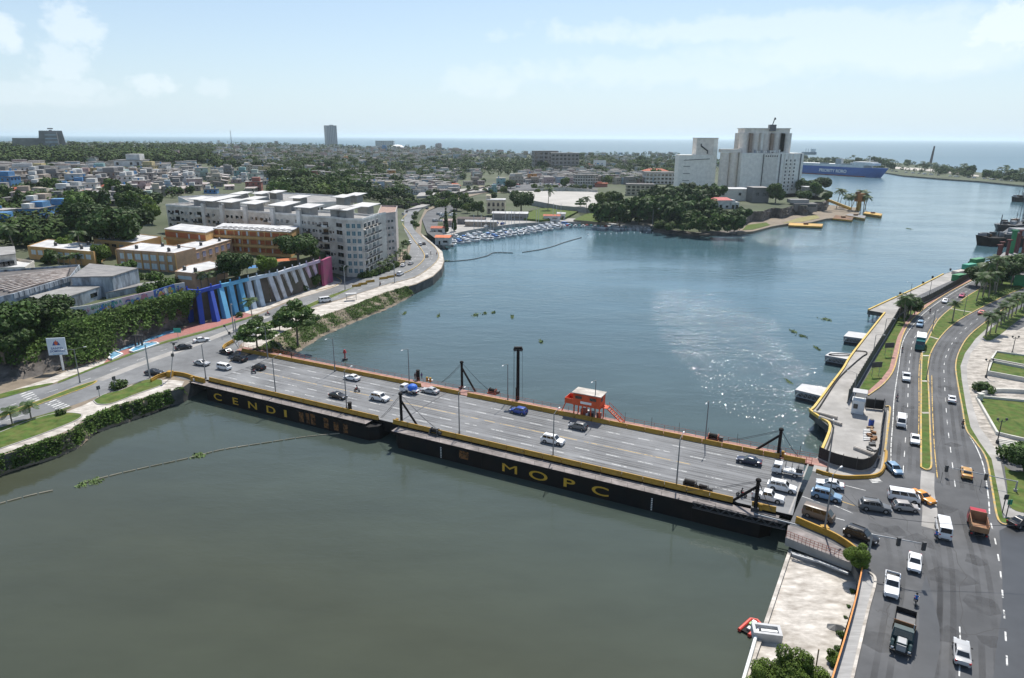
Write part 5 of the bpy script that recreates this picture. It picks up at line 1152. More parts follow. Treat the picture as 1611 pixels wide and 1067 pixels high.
bank([(398,552),(425,538),(450,521),(490,507),(500,500),(555,481),(590,467),(615,458),(640,451)],[(402,580),(446,568),(476,552),(503,533),(538,517),(568,504),(606,489),(628,478),(652,464)], dirt)
cover('bank_vegetation', [(430,560),(470,541),(497,521),(530,506),(500,508),(460,530),(435,547)],1500,.34,1.0, leaf_c, .4)
# ================================================================ the town: houses
hw = {}
for n_, c in dict(white=(.62,.62,.6), grey=(.22,.215,.21), cream=(.5,.44,.35), pale_blue=(.38,.47,.54), pink=(.5,.36,.34), tan=(.36,.29,.23), orange=(.55,.25,.08), bright_blue=(.07,.24,.48), turquoise=(.24,.42,.42), red=(.38,.12,.09), yellow=(.54,.44,.22), mint=(.42,.5,.44)).items():
 hw[n_] = mat('house_wall_'+n_, c, .85,.15,.3, stain=(.16,.15,.14), stain_amt=.4, stain_scale=.4)
hr = {'flat': mat('house_roof_cement', (.3,.285,.27),.9,.3,.4, stain=(.11,.1,.095), stain_amt=.8, stain_scale=.3, objrand=.55), 'tin': mat('house_roof_tin', (.4,.38,.37),.6,.25,.5, stain=(.16,.075,.04), stain_amt=.8, stain_scale=.3, stretch=(1,4,1), objrand=.5), 'tile': roof_r}
def house_meshes(w, d, fl, kind, seed):
 r = random.Random(seed); h = 3.0*fl; b = MB(); b.box((0,0, h/2-2),(w, d, h+4), hw['white'])
 if fl > 1 and r.random() < .6: b.box((w*.18,-d*.1, h+1.4),(w*.5, d*.6,2.8), hw['white'])
 for k in range(fl):
  for i in range(int(w/2.6)):
   if r.random() < .85: x = -w/2+w*(i+.5)/int(w/2.6); b.box((x, -d/2, k*3+1.6),(1.0,.08,1.2), glass); b.box((x, d/2, k*3+1.6),(1.0,.08,1.2), glass)
  for i in range(int(d/3)):
   y = -d/2+d*(i+.5)/int(d/3); b.box((-w/2, y, k*3+1.6),(.08,.9,1.1), glass); b.box((w/2, y, k*3+1.6),(.08,.9,1.1), glass)
  if k and r.random() < .6: b.box((0,-d/2-.6, k*3-.1),(w*.8,1.2,.18), hw['white'])
 wall = b.mesh('wall'); b = MB()
 if kind == 'flat':
  top = h; b.box((0,0, h+.12),(w+.7, d+.7,.22), hr['flat'])
  if r.random() < .7: b.cyl((w*.25*r.choice((-1,1)), d*.2, h+.2),.6,1.4, r.choice((dark_metal, hw['bright_blue'], white_paint)),8)
  if r.random() < .5: b.box((-w*.25, d*.15, h+1.2),(w*.35, d*.4,2.2), hw['white'])
 elif kind == 'tin': b.add([(-w/2-.4,-d/2-.4, h-.1),(w/2+.4,-d/2-.4, h-.1),(w/2+.4, d/2+.4, h+.9),(-w/2-.4, d/2+.4, h+.9),(-w/2-.4,-d/2-.4, h-.25),(w/2+.4,-d/2-.4, h-.25),(w/2+.4, d/2+.4, h-.25),(-w/2-.4, d/2+.4, h-.25)],[(0,1,2,3),(4,5,1,0),(5,6,2,1),(6,7,3,2),(7,4,0,3)], hr['tin'])
 else:
  x, y = w/2+.4, d/2+.4; b.add([(-x, -y, h),(x, -y, h),(x, y, h),(-x, y, h),(-x*.55,0, h+2.2),(x*.55,0, h+2.2)],[(0,1,5,4),(2,3,4,5),(1,2,5),(3,0,4)], hr['tile'])
 return wall, b.mesh('roof')
HM = [(house_meshes(*a), a) for a in ((9,8,1, 'flat', 1),(8,7,1, 'tin', 2),(10,8,2, 'flat', 3),(12,9,2, 'flat', 4),(9,9,3, 'flat', 5),(11,8,1, 'tile', 6),(7,6,1, 'tin', 7),(14,9,3, 'flat', 8),(8,8,2, 'tin', 9))]
HP = []
def house(p, key, colour, rz, lab, grp, sc=1.0, auto=True, cat='house'):
 (wm2, rm2), a = HM[key]; t = thing('house', lab, cat, p, rz, grp); t.scale = (sc,)*3
 inst('wall', wm2, t, mats={0: hw[colour]}); inst('roof', rm2, t)
 HP.append((p.x, p.y, 9*sc))
 if auto: AUTO.append(t)
 return t
RN = {'flat': 'flat-roofed', 'tin': 'tin-roofed', 'tile': 'tile-roofed'}
FN = {1: 'single-storey', 2: 'two-storey', 3: 'three-storey'}
def col_name(c): return c.replace('_', ' ')
def free(p, r):
 return all((p.x-x)**2+(p.y-y)**2 > (r+q)**2*.17 for x, y, q in HP)
# singled-out houses
for px, py, key, c, rz, lab, s in ((92,345,2, 'bright_blue', .3, 'bright blue two-storey house on the left hillside', 1.3),(121,348,2, 'white', .2, 'white two-storey house with one dark door right of the blue house', 1.2),(106,355,0, 'white', .4, 'small white cube house just below the bright blue house', .9),(5,368,2, 'bright_blue', .2, 'blue and tan house at the very left edge below the trees', 1.2),
      (30,330,2, 'pink', .2, 'pale pink house among trees at the far left', 1.2),(35,345,0, 'pale_blue', .4, 'pale blue little house under the tall left palm', 1.0),(277,305,0, 'pink', .2, 'pink house with white roof left of the apartments', 1.2),(333,304,0, 'bright_blue', .2, 'bright blue cube house behind the apartment roofs', 1.1),(98,316,2, 'white', .2, 'white terrace house with grey front above the blue house', 1.3),(402,296,1, 'bright_blue', .1, 'house under a bright blue tarpaulin roof behind the apartments', 1.1),
      (492,285,4, 'red', .1, 'coral red three-storey house with white terrace in the middle distance', 1.2),(616,281,4, 'orange', .1, 'orange three-storey house among the middle trees', 1.25),(449,285,4, 'tan', .1, 'tan unfinished three-storey house in the middle distance', 1.3),(433,284,2, 'cream', .2, 'beige two-storey house left of the tan unfinished house', 1.2),(748,277,3, 'pink', .1, 'peach two-storey villa near the right end of the town', 1.1),(837,287,4, 'orange', .1, 'orange corner building beside the car lot', 1.3),(812,292,7, 'cream', .05, 'beige four-storey building beside the orange corner building', 1.3),(788,294,4, 'turquoise', .1, 'turquoise and white building left of the beige four-storey building', 1.2),
      (603,238,7, 'bright_blue', 0, 'sky blue building in front of the white dome', 1.6),(690,234,7, 'pink', 0, 'salmon building near the coast tree line', 2.0),(665,236,7, 'cream', 0, 'peach building left of the salmon building near the coast', 1.6),(120,272,5, 'red', .1, 'red tile-roofed villa left part of the hilltop', 1.4),(232,275,3, 'yellow', .1, 'pale yellow long house at the top right of the hillside', 1.5),(210,273,3, 'white', .1, 'long white-roofed hall at the top of the hillside', 2.2),(258,275,4, 'white', .1, 'white three-storey house at the upper right of the hillside', 1.2),(60,279,3, 'yellow', .1, 'cream yellow house at the top left of the hillside', 1.4),(159,296,2, 'orange', .1, 'orange house in the middle of the hillside', 1.2),(673,292,2, 'white', .1, 'white two-storey house in the trees above the underpass', 1.3),(645,291,2, 'white', .1, 'white house with dark awning beside the avenue', 1.2),(775,303,2, 'turquoise', .1, 'small turquoise-topped white house at the avenue', 1.0)):
 house(gl(px, py), key, c, rz, lab, 'houses of the town', s, auto=False)
NAMED_H = len(HP)
cw = (['white']*10+['grey']*16+['cream']*6+['pale_blue']*3+['pink']*3+['tan']*5+['orange']*1+['bright_blue']*1+['turquoise']*2+['red']*1+['yellow']*2+['mint']*2)
random.seed(21)
def scatter_houses(poly_rows, n, grp, where):
 k = 0; tries = 0
 while k < n and tries < n*40:
  tries += 1; x0, x1, y0, y1 = random.choice(poly_rows)
  # even cover of the ground, so draw rows by plan area
  py = 1/random.uniform(1/(y1-214),1/(y0-214))+214 if random.random() < .5 else random.uniform(y0, y1); px = random.uniform(x0, x1); p = gl(px, py); r = 8
  if not free(p, r): continue
  key = random.choice((0,1,1,2,2,3,4,6,6,8,0,5) if random.random() < .93 else (7,)); a = HM[key][1]; c = random.choice(cw)
  house(p, key, c, random.choice((0, PI/2))+random.gauss(.25,.15), '%s %s %s house %s' % (col_name(c), FN[a[2]], RN[a[3]], where), grp, random.uniform(1.0,1.3)); k += 1
scatter_houses([(0,130,280,322),(100,262,280,326),(130,300,282,306)],160, 'houses of the left hillside', 'on the left hillside')
scatter_houses([(0,110,322,372)],14, 'houses at the left edge', 'at the left edge below the hillside')
scatter_houses([(290,430,268,303)],34, 'houses behind the apartments', 'behind the white apartments')
scatter_houses([(430,720,250,305)],40, 'houses among the middle trees', 'among the trees in mid town')
scatter_houses([(700,850,254,288),(850,1050,262,284)],22, 'houses toward the silos', 'in the town toward the silos')
# far houses: too many and too small to count
b = MB(); far_w = [hw[k] for k in ('white', 'cream', 'grey', 'white', 'pale_blue', 'tan', 'white', 'pink')]
fh = []
for i in range(1900):
 px, py = (random.uniform(-20,310), random.uniform(263,300)) if i < 700 else random.choice(((random.uniform(400,760), random.uniform(238,292)),(random.uniform(840,1060), random.uniform(242,286)),(random.uniform(380,700), random.uniform(236,262)),(random.uniform(560,720), random.uniform(285,306)),(random.uniform(820,1050), random.uniform(276,290)))); p = gl(px, py)
 if not free(p, 6): continue
 HP.append((p.x, p.y, 7)); s = random.uniform(.9,1.4); h = random.choice((3,3,5.5,6,8)) if i < 700 else random.choice((5,6,8,9)); rz = .25+random.gauss(0,.15); b.box((p.x, p.y, p.z+h/2-1),(9*s, 8*s, h+2), random.choice(far_w), rz); b.box((p.x, p.y, p.z+h+.2),(9.7*s, 8.7*s, .4), hr['flat'], rz); [b.box((p.x+d*math.cos(rz)+4*s*math.sin(rz), p.y+d*math.sin(rz)-4*s*math.cos(rz), p.z+h*.55),(1.2,.3,1.3), glass, rz) for d in (-2.5,0,2.5)]
for i in range(2600):
 px = random.uniform(-30,1000); y1 = 258 if px < 430 else 250; py = random.uniform(226.0 if px < 560 else 229, y1)
 if px < 330 and py > 232 and random.random() < (.97 if py > 236 else .55): continue
 if px > 700 and random.random() < .5: continue
 p = gl(px, py); r = math.hypot(p.x, p.y); lim = float(np.interp(px, [c[0] for c in coast],[c[1] for c in coast]))
 if r > lim*.97: continue
 s = random.uniform(.8,1.5)*(1.25 if r > 2500 else 1); hgt = random.choice((3,3,4,6,6,9)) * (2.5 if r > 3000 and random.random() < .12 else 1.25)
 b.box((p.x, p.y, p.z+hgt/2),(9*s, 9*s, hgt), random.choice(far_w), random.gauss(.2,.3)); b.box((p.x, p.y, p.z+hgt+.2),(9.6*s, 9.6*s, .4), hr['flat'],.2)
o = b.build('distant_houses'); o['kind'] = 'stuff'

# ---------------------------------------------------------------- trees of the town
random.seed(5)
def far_tree(px, py, s, key=None, lab=None, grp=None, force=False):
 p = gl(px, py)
 if not force and not free(p, 2*s): return False
 key = key or random.choice(('small_a', 'small_b', 'small_b', 'small_a', 'small_c'))
 nm = {'small_a': 'mid-green round tree', 'small_b': 'dark round tree', 'small_c': 'yellow-green tree'}[key]
 tree(key, p, s, nm+' '+lab, grp); return True
def scat(n, rows, smin, smax, lab, grp):
 k = 0; tr = 0
 while k < n and tr < n*15:
  tr += 1; x0, x1, y0, y1 = random.choice(rows)
  if far_tree(random.uniform(x0, x1), random.uniform(y0, y1), random.uniform(smin, smax), None, lab, grp): k += 1
scat(28,[(0,130,318,392),(0,90,300,350),(130,250,318,340)],.9,1.6, 'on the lower left hillside', 'trees of the lower left hillside')
scat(22,[(0,300,272,318)],.7,1.3, 'between the hillside houses', 'trees between the hillside houses')
scat(30,[(420,610,290,318),(440,640,285,312)],1.1,1.9, 'behind the apartment rear wing', 'trees behind the apartments')
scat(46,[(430,720,255,296)],1.0,1.8, 'in mid town', 'trees of mid town')
scat(26,[(690,765,314,342),(790,850,302,322),(590,690,302,318),(640,860,282,302),(690,765,314,342)],.7,1.2, 'around the avenue and car lot', 'trees around the avenue')
scat(30,[(850,1070,246,272),(940,1060,262,290)],1.2,2.0, 'in the grove left of the silos', 'trees left of the silos')
# forest and far canopy: a mass
def spit_y(px, u):
 top = np.interp(px, [1262,1380,1440,1500,1560,1611],[250,254,260,267,275,281]); bot = np.interp(px, [1262,1400,1480,1540,1611],[266,271,278,283,289]); return float(top+(bot-top)*u)
cs, ns, sz = [],[],[]
def canopy(px, py, R, k, leaf):
 p = gl(px, py) if px < 1263 else g(px, py, 2.2); hc = R*1.0
 for _ in range(k):
  d = Vector((random.gauss(0,1), random.gauss(0,1), random.gauss(.3,1))).normalized(); cs.append((p.x+d.x*R, p.y+d.y*R, p.z+hc+d.z*R*.8)); ns.append((d.x+random.gauss(0,.4), d.y+random.gauss(0,.4), d.z+.5)); sz.append(leaf)
for i in range(2300):
 px = random.uniform(-40,345); py = random.uniform(226,262)
 if px > 130 and py > 258: continue
 if 30 < px < 125 and py > 228 and py < 238: continue
 if py < 231 and px > 120: continue
 if (236 < py < 241 and 120 < px < 260) or (238 < py < 242 and px < 60): continue
 canopy(px, py, random.uniform(4,8),34,1.8)
for i in range(1700):
 px = random.uniform(330,1130); py = random.uniform(228.5,268) if px > 560 else random.uniform(232,266)
 if px > 850 and py > 262: continue
 r = math.hypot(*gl(px, py).xy); lim = float(np.interp(px, [c[0] for c in coast],[c[1] for c in coast]))
 if r > lim*.985: continue
 if not free(gl(px, py),3): continue
 canopy(px, py, random.uniform(3.5,7),34,1.6)
for i in range(700):
 px = random.uniform(-40,1000); py = random.uniform(224,236); p = gl(px, py); lim = float(np.interp(px, [c[0] for c in coast],[c[1] for c in coast]))
 if math.hypot(p.x, p.y) < lim*.985: canopy(px, py, random.uniform(6,10),16,3.2)
for x0, x1, y0, y1, n, R in ((420,650,255,300,430,5),(640,730,255,294,130,5),(430,640,296,316,170,5.5),(845,1070,243,272,480,5.5),(930,1070,270,290,110,5),(-20,140,318,392,120,5),(0,300,266,318,90,4),(730,860,252,276,150,5),(1030,1165,354,364,60,2.6),(935,1030,338,350,40,3),(665,690,318,328,14,3),(700,735,306,314,20,2),(660,720,312,322,30,1.5),(735,790,296,304,30,2),(845,930,297,300,22,2.5),(600,660,318,330,30,2.5)):
 for i in range(n):
  px, py = random.uniform(x0, x1), random.uniform(y0, y1)
  if free(gl(px, py),1.5): canopy(px, py, random.uniform(.75,1.25)*R, 60,1.15)
for i in range(420):
 px = random.choice((random.uniform(1264,1470), random.uniform(1264,1400), random.uniform(1470,1530), random.uniform(1560,1620))); canopy(px, spit_y(px, random.random()**1.4*.8), random.uniform(2.5,5.5),40,1.3)
for i in range(160):                                                   # trees behind the silos
 px = random.uniform(1060,1262); canopy(px, random.uniform(252,275), random.uniform(4,7),26,1.8)
v, q = leafquads(np.array(cs), np.array(ns), np.array(sz)); o = bpy.data.objects.new('distant_woodland', rawmesh('distant_woodland', v, q, [mat('woodland_leaf', (.03,.058,.013),.8,.5,.02, island=.45, spec=.15, stain=(.07,.1,.022), stain_amt=.7, stain_scale=.045)])); C.objects.link(o); o['kind'] = 'stuff'
mb = MB()
for pts in ([(120,237),(180,236),(262,240),(250,242),(150,241)],[(-40,238),(40,238),(60,241),(-40,242)]):
 q = [gl(*a) for a in pts]; mb.prism([(p.x, p.y) for p in q], None, lambda x, y: hland(x, y)+2.5, grass)
struct(mb.build('meadow'))

# ---------------------------------------------------------------- landmarks
# cross-shaped monument far left
p = gl(85,238); t = thing('monument_building', 'huge grey stepped monument building on the wooded horizon at far left', 'monument', p, .55); k = math.hypot(p.x, p.y)/FPX
mon = mat('monument_concrete', (.2,.2,.2),.85,.2,.1)
def taper(b, x0, x1, y0, y1, h, mt, ins=.12):
 b.add([(x0, y0,-3),(x1, y0,-3),(x1, y1,-3),(x0, y1,-3)]+[(x0+(x1-x0)*ins, y0+(y1-y0)*ins, h),(x1-(x1-x0)*ins, y0+(y1-y0)*ins, h),(x1-(x1-x0)*ins, y1-(y1-y0)*ins, h),(x0+(x1-x0)*ins, y1-(y1-y0)*ins, h)],[(4,5,6,7),(0,1,5,4),(1,2,6,5),(2,3,7,6),(3,0,4,7)], mt)
b = MB(); taper(b, -16*k, 16*k, -10*k, 10*k, 25*k, mon); b.build('core', t); b = MB(); taper(b, -42*k, -12*k, -8*k, 8*k, 16*k, mon, .04); b.build('long_arm', t); b = MB(); taper(b, -8*k, 8*k, -32*k, 30*k, 23*k, mon, .1); b.build('cross_arm', t)
b = MB()
for i in range(5): b.box((0,-31*k+2.6*k*i*.4,(3+4.2*i)*k),(15*k-i*.8*k, .6*k, 1.3*k), hw['pale_blue'])
b.build('terrace_bands', t); b = MB(); b.cyl((0,0,23*k),1.6*k, 3*k, mon, 8); b.box((0,0,27.5*k),(6*k, 2*k, 1.4*k), mon); b.build('beacon', t)
def tower(px, pyb, wpx, ptop, lab, wallm, floors, cols, rz=0, depth=.7, name='tower_block', cat='tower'):
 p = gl(px, pyb); Y = p.y; k = p.y/FPX*1.04; h = zat(px, ptop, Y)-p.z; w = wpx*k; t = thing(name, lab, cat, p, rz); b = MB(); b.box((0,0, h/2-3),(w, w*depth, h+6), wallm); b.build('wall', t)
 b = MB(); b.box((0,0, h+.6),(w*1.02, w*depth*1.02,1.2), hr['flat']); b.box((w*.1,0, h+h*.02),(w*.3, w*depth*.4, h*.05), wallm); b.build('roof', t); bw = MB()
 for f in range(floors):
  for c in range(cols): x = -w/2+w*(c+.5)/cols; bw.box((x, -w*depth/2, h*(f+.5)/floors),(w/cols*.62,.5, h/floors*.5), glass)
  for c in range(max(1, int(cols*depth))): y = -w*depth/2+w*depth*(c+.5)/max(1, int(cols*depth)); bw.box((-w/2, y, h*(f+.5)/floors),(.5, w/cols*.6, h/floors*.5), glass); bw.box((w/2, y, h*(f+.5)/floors),(.5, w/cols*.6, h/floors*.5), glass)
 o = bw.build('windows', t); o['kind'] = 'stuff'; return t, p, w, h, k
tower(521.5,230,15,198, 'tall pale blue-grey apartment tower alone on the horizon', paint('tower_grey', (.3,.33,.37),.2),26,6,.5,.9)
tower(606,232,26,222, 'low white slab block with arches near the sea horizon', hw['white'],5,10,0,.4, 'slab_block', 'building'); p = gl(625,233); t = thing('sports_dome', 'white shallow dome near the sea horizon', 'dome', p); b = MB(); k = p.y/FPX; b.sphere((0,0,0),11*k, white_paint, 20,10,.45); b.build('dome_roof', t); b = MB(); b.cyl((0,0,-3),10*k, 5, hw['cream'],20); b.build('base_wall', t)
p = gl(365,232); t = thing('radio_mast', 'thin radio mast rising above the left horizon', 'mast', p); h = zat(365,206, p.y)-p.z; b = MB(); b.tube([(0,0,0),(0,0, h)],1.6, galv, 4,.8); b.build('lattice', t); b = MB(); b.tube([(0,0, h),(0,0, h*1.02)],2.2, white_paint, 6); b.build('antenna', t)
tower(857,268,36,238.5, 'left part of the grey concrete ministry block with dark windows', paint('ministry_grey', (.33,.3,.28),.3),5,5,.15,.5, 'office_block', 'building'); tower(888,270,40,241.5, 'right wing of the grey concrete ministry block before the sea', paint('ministry_grey', (.33,.3,.28)),5,7,.0,.4, 'office_block', 'building')
tower(921,294,34,276, 'pale four-storey block with many small windows beyond the plaza', offwhite, 4,9,.05,.5, 'office_block', 'building'); tower(1006,306,40,291, 'cream concrete parking building behind the riverside trees', cream, 3,6,-.1,.6, 'parking_building', 'building'); tower(1036,289,44,272, 'white villa complex with balconies left of the silos', hw['white'],3,8,0,.6, 'villa_block', 'building')
p = gl(1030,280); t = thing('hall', 'broad hall with a red roof left of the silos', 'hall', p); b = MB(); b.box((0,0,5),(34,16,10), hw['cream']); b.build('wall', t); b = MB(); x, y = 18,9; b.add([(-x, -y, 10),(x, -y, 10),(x, y, 10),(-x, y, 10),(-9,0,13),(9,0,13)],[(0,1,5,4),(2,3,4,5),(1,2,5),(3,0,4)], roof_r); b.build('roof', t)
p = gl(945,294); t = thing('pavilion', 'low red-roofed pavilion at the edge of the white plaza', 'pavilion', p); b = MB(); b.box((0,0,2),(15,9,4), hw['red']); b.build('wall', t); b = MB(); b.box((0,0,4.2),(17,11,.5), roof_r); b.box((-2,0,5),(6,5,1.4), roof_r); b.build('roof', t)
p = gl(943,267); t = thing('advertising_billboard', 'white roadside billboard with small red and blue logos in the grove', 'billboard', p); k = p.y/FPX; b = MB(); b.cyl((0,0,0),.5,6*k, galv, 8); b.build('post', t); b = MB(); b.box((0,-.5,9.5*k),(19*k, .8,9*k), white_paint); b.build('panel', t)
b = MB(); b.box((-6*k, -.95,9*k),(1.8*k, .06,1.8*k), tail_red, 0,.3); b.box((-2.7*k, -.95,9*k),(3*k, .06,1.6*k), mat('logo_blue', (.05,.3,.6),.6,0)); b.box((3.5*k, -.95,9*k),(1.2*k, .06,2*k), navy); b.build('logos', t)
# arcaded house at the marina
p = g(780,337,4.2); t = thing('arcade_building', 'cream two-storey arcaded building with arched windows behind the marina', 'building', p, -.05); k = p.y/FPX*1.02
ac = paint('arcade_cream', (.58,.5,.36),.25); b = MB(); b.box((0,5,5.5),(28*k, 10,11), ac); b.build('wall', t); b = MB(); b.box((0,5,11.3),(29*k, 11,.7), roof_w); b.box((-12*k, 7,12.6),(7*k, 7,4), ac); b.build('roof', t)
for i in range(4):
 x = (-10.5+7*i)*k; b = MB(); b.box((x, -.05,7.3),(2.2*k*1.6,.1,2.2), glass); b.tube([(x, -.1,8.4),(x, .05,8.4)],1.1*k*1.6, glass, 14); b.build('arched_window', t); b = MB(); b.box((x, -.05,2.2),(2.2*k*1.6,.1,4), glass); b.build('doorway', t)
# marina sheds
for px, py, w, d, h, rm, wm3, lab in ((690,367,7,6,3, roof_r, hw['white'], 'small red-roofed hut beside the two cypresses'),(698,384,7,6,3.5, mat('bright_orange_roof', (.6,.16,.06),.8,.2), hw['white'], 'white boathouse with orange roof at the water edge'),(742,352,16,7,3.2, mat('dark_brown_roof', (.07,.05,.045),.8,.2), hw['grey'], 'long dark-roofed marina shed near the cypresses'),(757,356,18,4,2.8, roof_w, hw['tan'], 'marina kiosk with a long white awning roof'),(803,345,22,9,4, roof_w, hw['grey'], 'open marina pavilion with broad white roof'),(708,356,7,5,3.5, hw['pink'], hw['pink'], 'pink little house between the cypresses'),(868,347,10,5,3, roof_r, hw['white'], 'white and orange kiosk at the middle of the marina'),(883,345,5,4,3.6, roof_w, hw['white'], 'white cube kiosk by the lawn at the marina'),(959,331,10,5,3.2, roof_w, hw['grey'], 'grey riverside shelter below the big trees')):
 p = g(px, py, 2.4); t = thing('marina_hut', lab, 'hut', p, -.1); s = 1.25; b = MB(); b.box((0,0, h/2*s),(w*s, d*s, h*s), wm3); b.build('wall', t); b = MB(); x, y = w*s/2+.4, d*s/2+.4; hs = h*s
 b.add([(-x, -y, hs),(x, -y, hs),(x, y, hs),(-x, y, hs),(-x, 0, hs+1),(x, 0, hs+1)],[(0,1,5,4),(2,3,4,5),(1,2,5),(3,0,4)], rm); b.build('roof', t); b = MB(); b.box((-w*s*.2,-d*s/2,1.2),(1,.1,2.2), glass); b.build('door', t); b = MB(); b.box((w*s*.2,-d*s/2,2),(w*s*.3,.1,1.2), glass); b.build('window', t)
# plaza walls
def lwall(pts, z0, z1, mt, lab, w=.5):
 b = MB(); q = GP(pts, z0); ribbon(b, q, w, z0-3, z1, mt); return tag(b.build('boundary_wall'), lab, 'wall')
lwall([(845,300),(890,299),(940,303)],6,9, offwhite, 'long white wall along the back of the white plaza'); lwall([(838,318),(880,326),(935,331)],6,7.5, concrete, 'grey wall along the front of the white plaza')
lwall([(640,322),(690,313),(740,302),(762,297)],5,7.5, mat('dark_stone_wall', (.07,.06,.055),.95,.3,.4), 'upper dark stone wall of the underpass ramp'); lwall([(600,333),(650,325),(700,315)],4.5,7.2, mat('dark_stone_wall', (.07,.06,.055)), 'lower dark stone wall of the underpass ramp')
for px, py, s, key, lab in ((820,333,2.0, 'dark', 'big spreading dark tree behind the marina pavilion'),(775,318,1.2, 'round', 'round tree beside the arcaded building'),(752,338,1.4, 'round', 'green tree left of the arcaded building'),(735,335,1.0, 'light', 'orange-green tree left of the arcaded building'),(913,330,1.0, 'tier', 'umbrella-shaped tree at the corner of the white plaza'),(950,326,1.9, 'light', 'bright yellow-green tree right of the white plaza'),(967,328,1.7, 'round', 'grey-green tree beside the bright yellow-green tree'),(803,300,1.4, 'dark', 'dark tree above the end of the curved avenue'),(888,296,1.5, 'round', 'round tree between car lot and pale office block')):
 tree(key, gl(px, py), s, lab, 'trees around the marina', auto=False)
tree('cypress', g(702,367,2.4),1.1, 'left dark cypress tree at the marina', 'cypress trees', 'cypress_tree', auto=False, sq=1.25); tree('cypress', g(715,364,2.4),1.1, 'right dark cypress tree at the marina', 'cypress trees', 'cypress_tree', auto=False, sq=1.25)
Pm('coco', 863,330,4,1.6, 'tall lone palm on the marina lawn', 'palms around the marina'); Pm('coco2', 921,334,4,1.4, 'palm beside the umbrella-shaped tree at the plaza', 'palms around the marina')
for px, py, s, key in ((945,352,1.9, 'small_b'),(960,345,2.0, 'small_b'),(975,352,2.2, 'small_a'),(990,345,2.4, 'small_b'),(1005,350,2.4, 'small_b'),(1020,343,2.6, 'small_a'),(1035,352,2.5, 'small_b'),(1050,344,2.4, 'small_b'),(1043,330,2.4, 'small_b'),(1020,328,2.2, 'small_b'),(1062,355,2.0, 'small_b'),(1075,347,2.1, 'small_b'),(1085,358,1.7, 'small_a'),(1075,333,2.1, 'small_b'),(1095,330,2.3, 'small_b'),(1110,320,2.3, 'small_a'),(1108,345,1.8, 'small_b'),(1100,362,1.4, 'small_a'),(1120,352,1.6, 'small_b'),(1130,360,1.5, 'small_a'),(1143,354,1.6, 'small_b'),(1155,362,1.5, 'small_b'),(1165,352,1.5, 'small_b'),(1060,318,2.1, 'small_b'),(1085,312,2.2, 'small_b'),(1125,318,2.0, 'small_b'),(1040,315,1.8, 'small_b'),(1112,335,1.6, 'small_a'),(1098,318,2.2, 'small_c')):
 p = gl(px, py); tree(key, p, s*.92, {'small_a': 'mid-green', 'small_b': 'dark', 'small_c': 'yellow-green'}[key]+' tree in the riverside grove by the silos', 'trees of the riverside grove')
# ---------------------------------------------------------------- grain silos
silo_c = paint('silo_cream', (.78,.74,.67),.3,(.5,.45,.4)); silo_p = paint('silo_pinkish', (.8,.73,.65),.3,(.52,.45,.39)); silo_w = paint('silo_white', (.85,.82,.75),.25,(.6,.56,.52))
def gz(px, py, z): return g(px, py, z)
z0 = 9.5
t = thing('grain_silo', 'cream silo tower with a taller narrow block on its right, left of the main silos', 'silo', gz(1091,303, z0)); bx = t.location; k = bx.y/FPX*1.03; zt1 = zat(1091,244, bx.y)-z0; zt2 = zat(1091,218, bx.y)-z0
b = MB(); b.box((0,9, zt1/2-1),(50*k, 18, zt1+2), silo_w); b.build('lower_block', t); b = MB(); b.box((15*k, 9, zt2/2),(31*k, 17, zt2), silo_p); b.box((15*k, 9, zt2+.4),(32*k, 18,.8), silo_c); b.build('upper_block', t); b = MB(); b.box((27.5*k, 9, zt2/2),(6*k, 17.4, zt2-1), silo_w); b.build('lift_shaft', t)
b = MB(); b.tube([(6*k, .3, zt1+16*k),(6*k, .3, zt1+13*k),(16*k, .2, zt1+6*k),(16*k, .2, zt1+2*k)],.7, dark_metal, 5); b.build('chute', t)
for i in range(3): b = MB(); b.box((-13*k, -.1, zt1*.7-i*zt1*.19),(10*k, .3,.5), dark_metal); b.build('ledge', t)
b = MB(); b.tube([(-18*k, -.3, zt1*.86),(20*k, -.3, zt1*.9)],.3, dark_metal, 4); b.build('conveyor_pipe', t)
t = thing('grain_silo', 'main grain silo complex with round silos and a fluted tower on top', 'silo', gz(1190,305, z0)); bx = t.location; k = bx.y/FPX*1.04; zt1 = zat(1190,241, bx.y)-z0; ztm = zat(1190,235.5, bx.y)-z0; zt2 = zat(1200,209.5, bx.y+15)-z0; zt3 = zat(1200,203, bx.y+15)-z0
X = lambda px: (px-1190)*k
for px in (1142,1155.5): b = MB(); b.cyl((X(px),9,-2),6.7*k, zt1+2, silo_p, 24); b.build('silo_cell', t, smooth=40)
b = MB(); b.box((X(1148.5),9, zt1+2),(29*k, 13*k, 3.4), silo_p); b.build('gallery', t)
b = MB(); b.box((X(1177.5),8, zt1/2-1),(31*k, 22, zt1+2), silo_w); b.build('front_slab', t); b = MB(); b.box((X(1204),8, zt1/2-1),(20.5*k, 22, zt1+2), silo_c); b.build('second_slab', t); b = MB(); b.box((X(1193.3),1, zt1/2-1),(.8*k, 10, zt1), dark_metal); b.build('slab_gap_joint', t)  # dark strip along the gap line between the two slabs
a_, c_ = Vector((X(1214.5),-3,0)), Vector((X(1262),14,0)); d = (c_-a_).normalized(); n = Vector((d.y, -d.x, 0)); ln = (c_-a_).length; rz = math.atan2(d.y, d.x); m_ = (a_+c_)/2-n*9
b = MB(); b.box((m_.x, m_.y, zt1/2-1),(ln, 18, zt1+2), silo_w, rz); b.build('east_block', t)
for i, u in enumerate((.1,.26,.42,.58,.88)):
 p = a_+d*ln*u+n*.2; b = MB(); b.box((p.x, p.y, zt1*.5),(1.3,.6, zt1*.96), mat('silo_dark_strip', (.12,.12,.13),.6,.2) if i in (0,4) else silo_c, rz); b.build('rib', t)
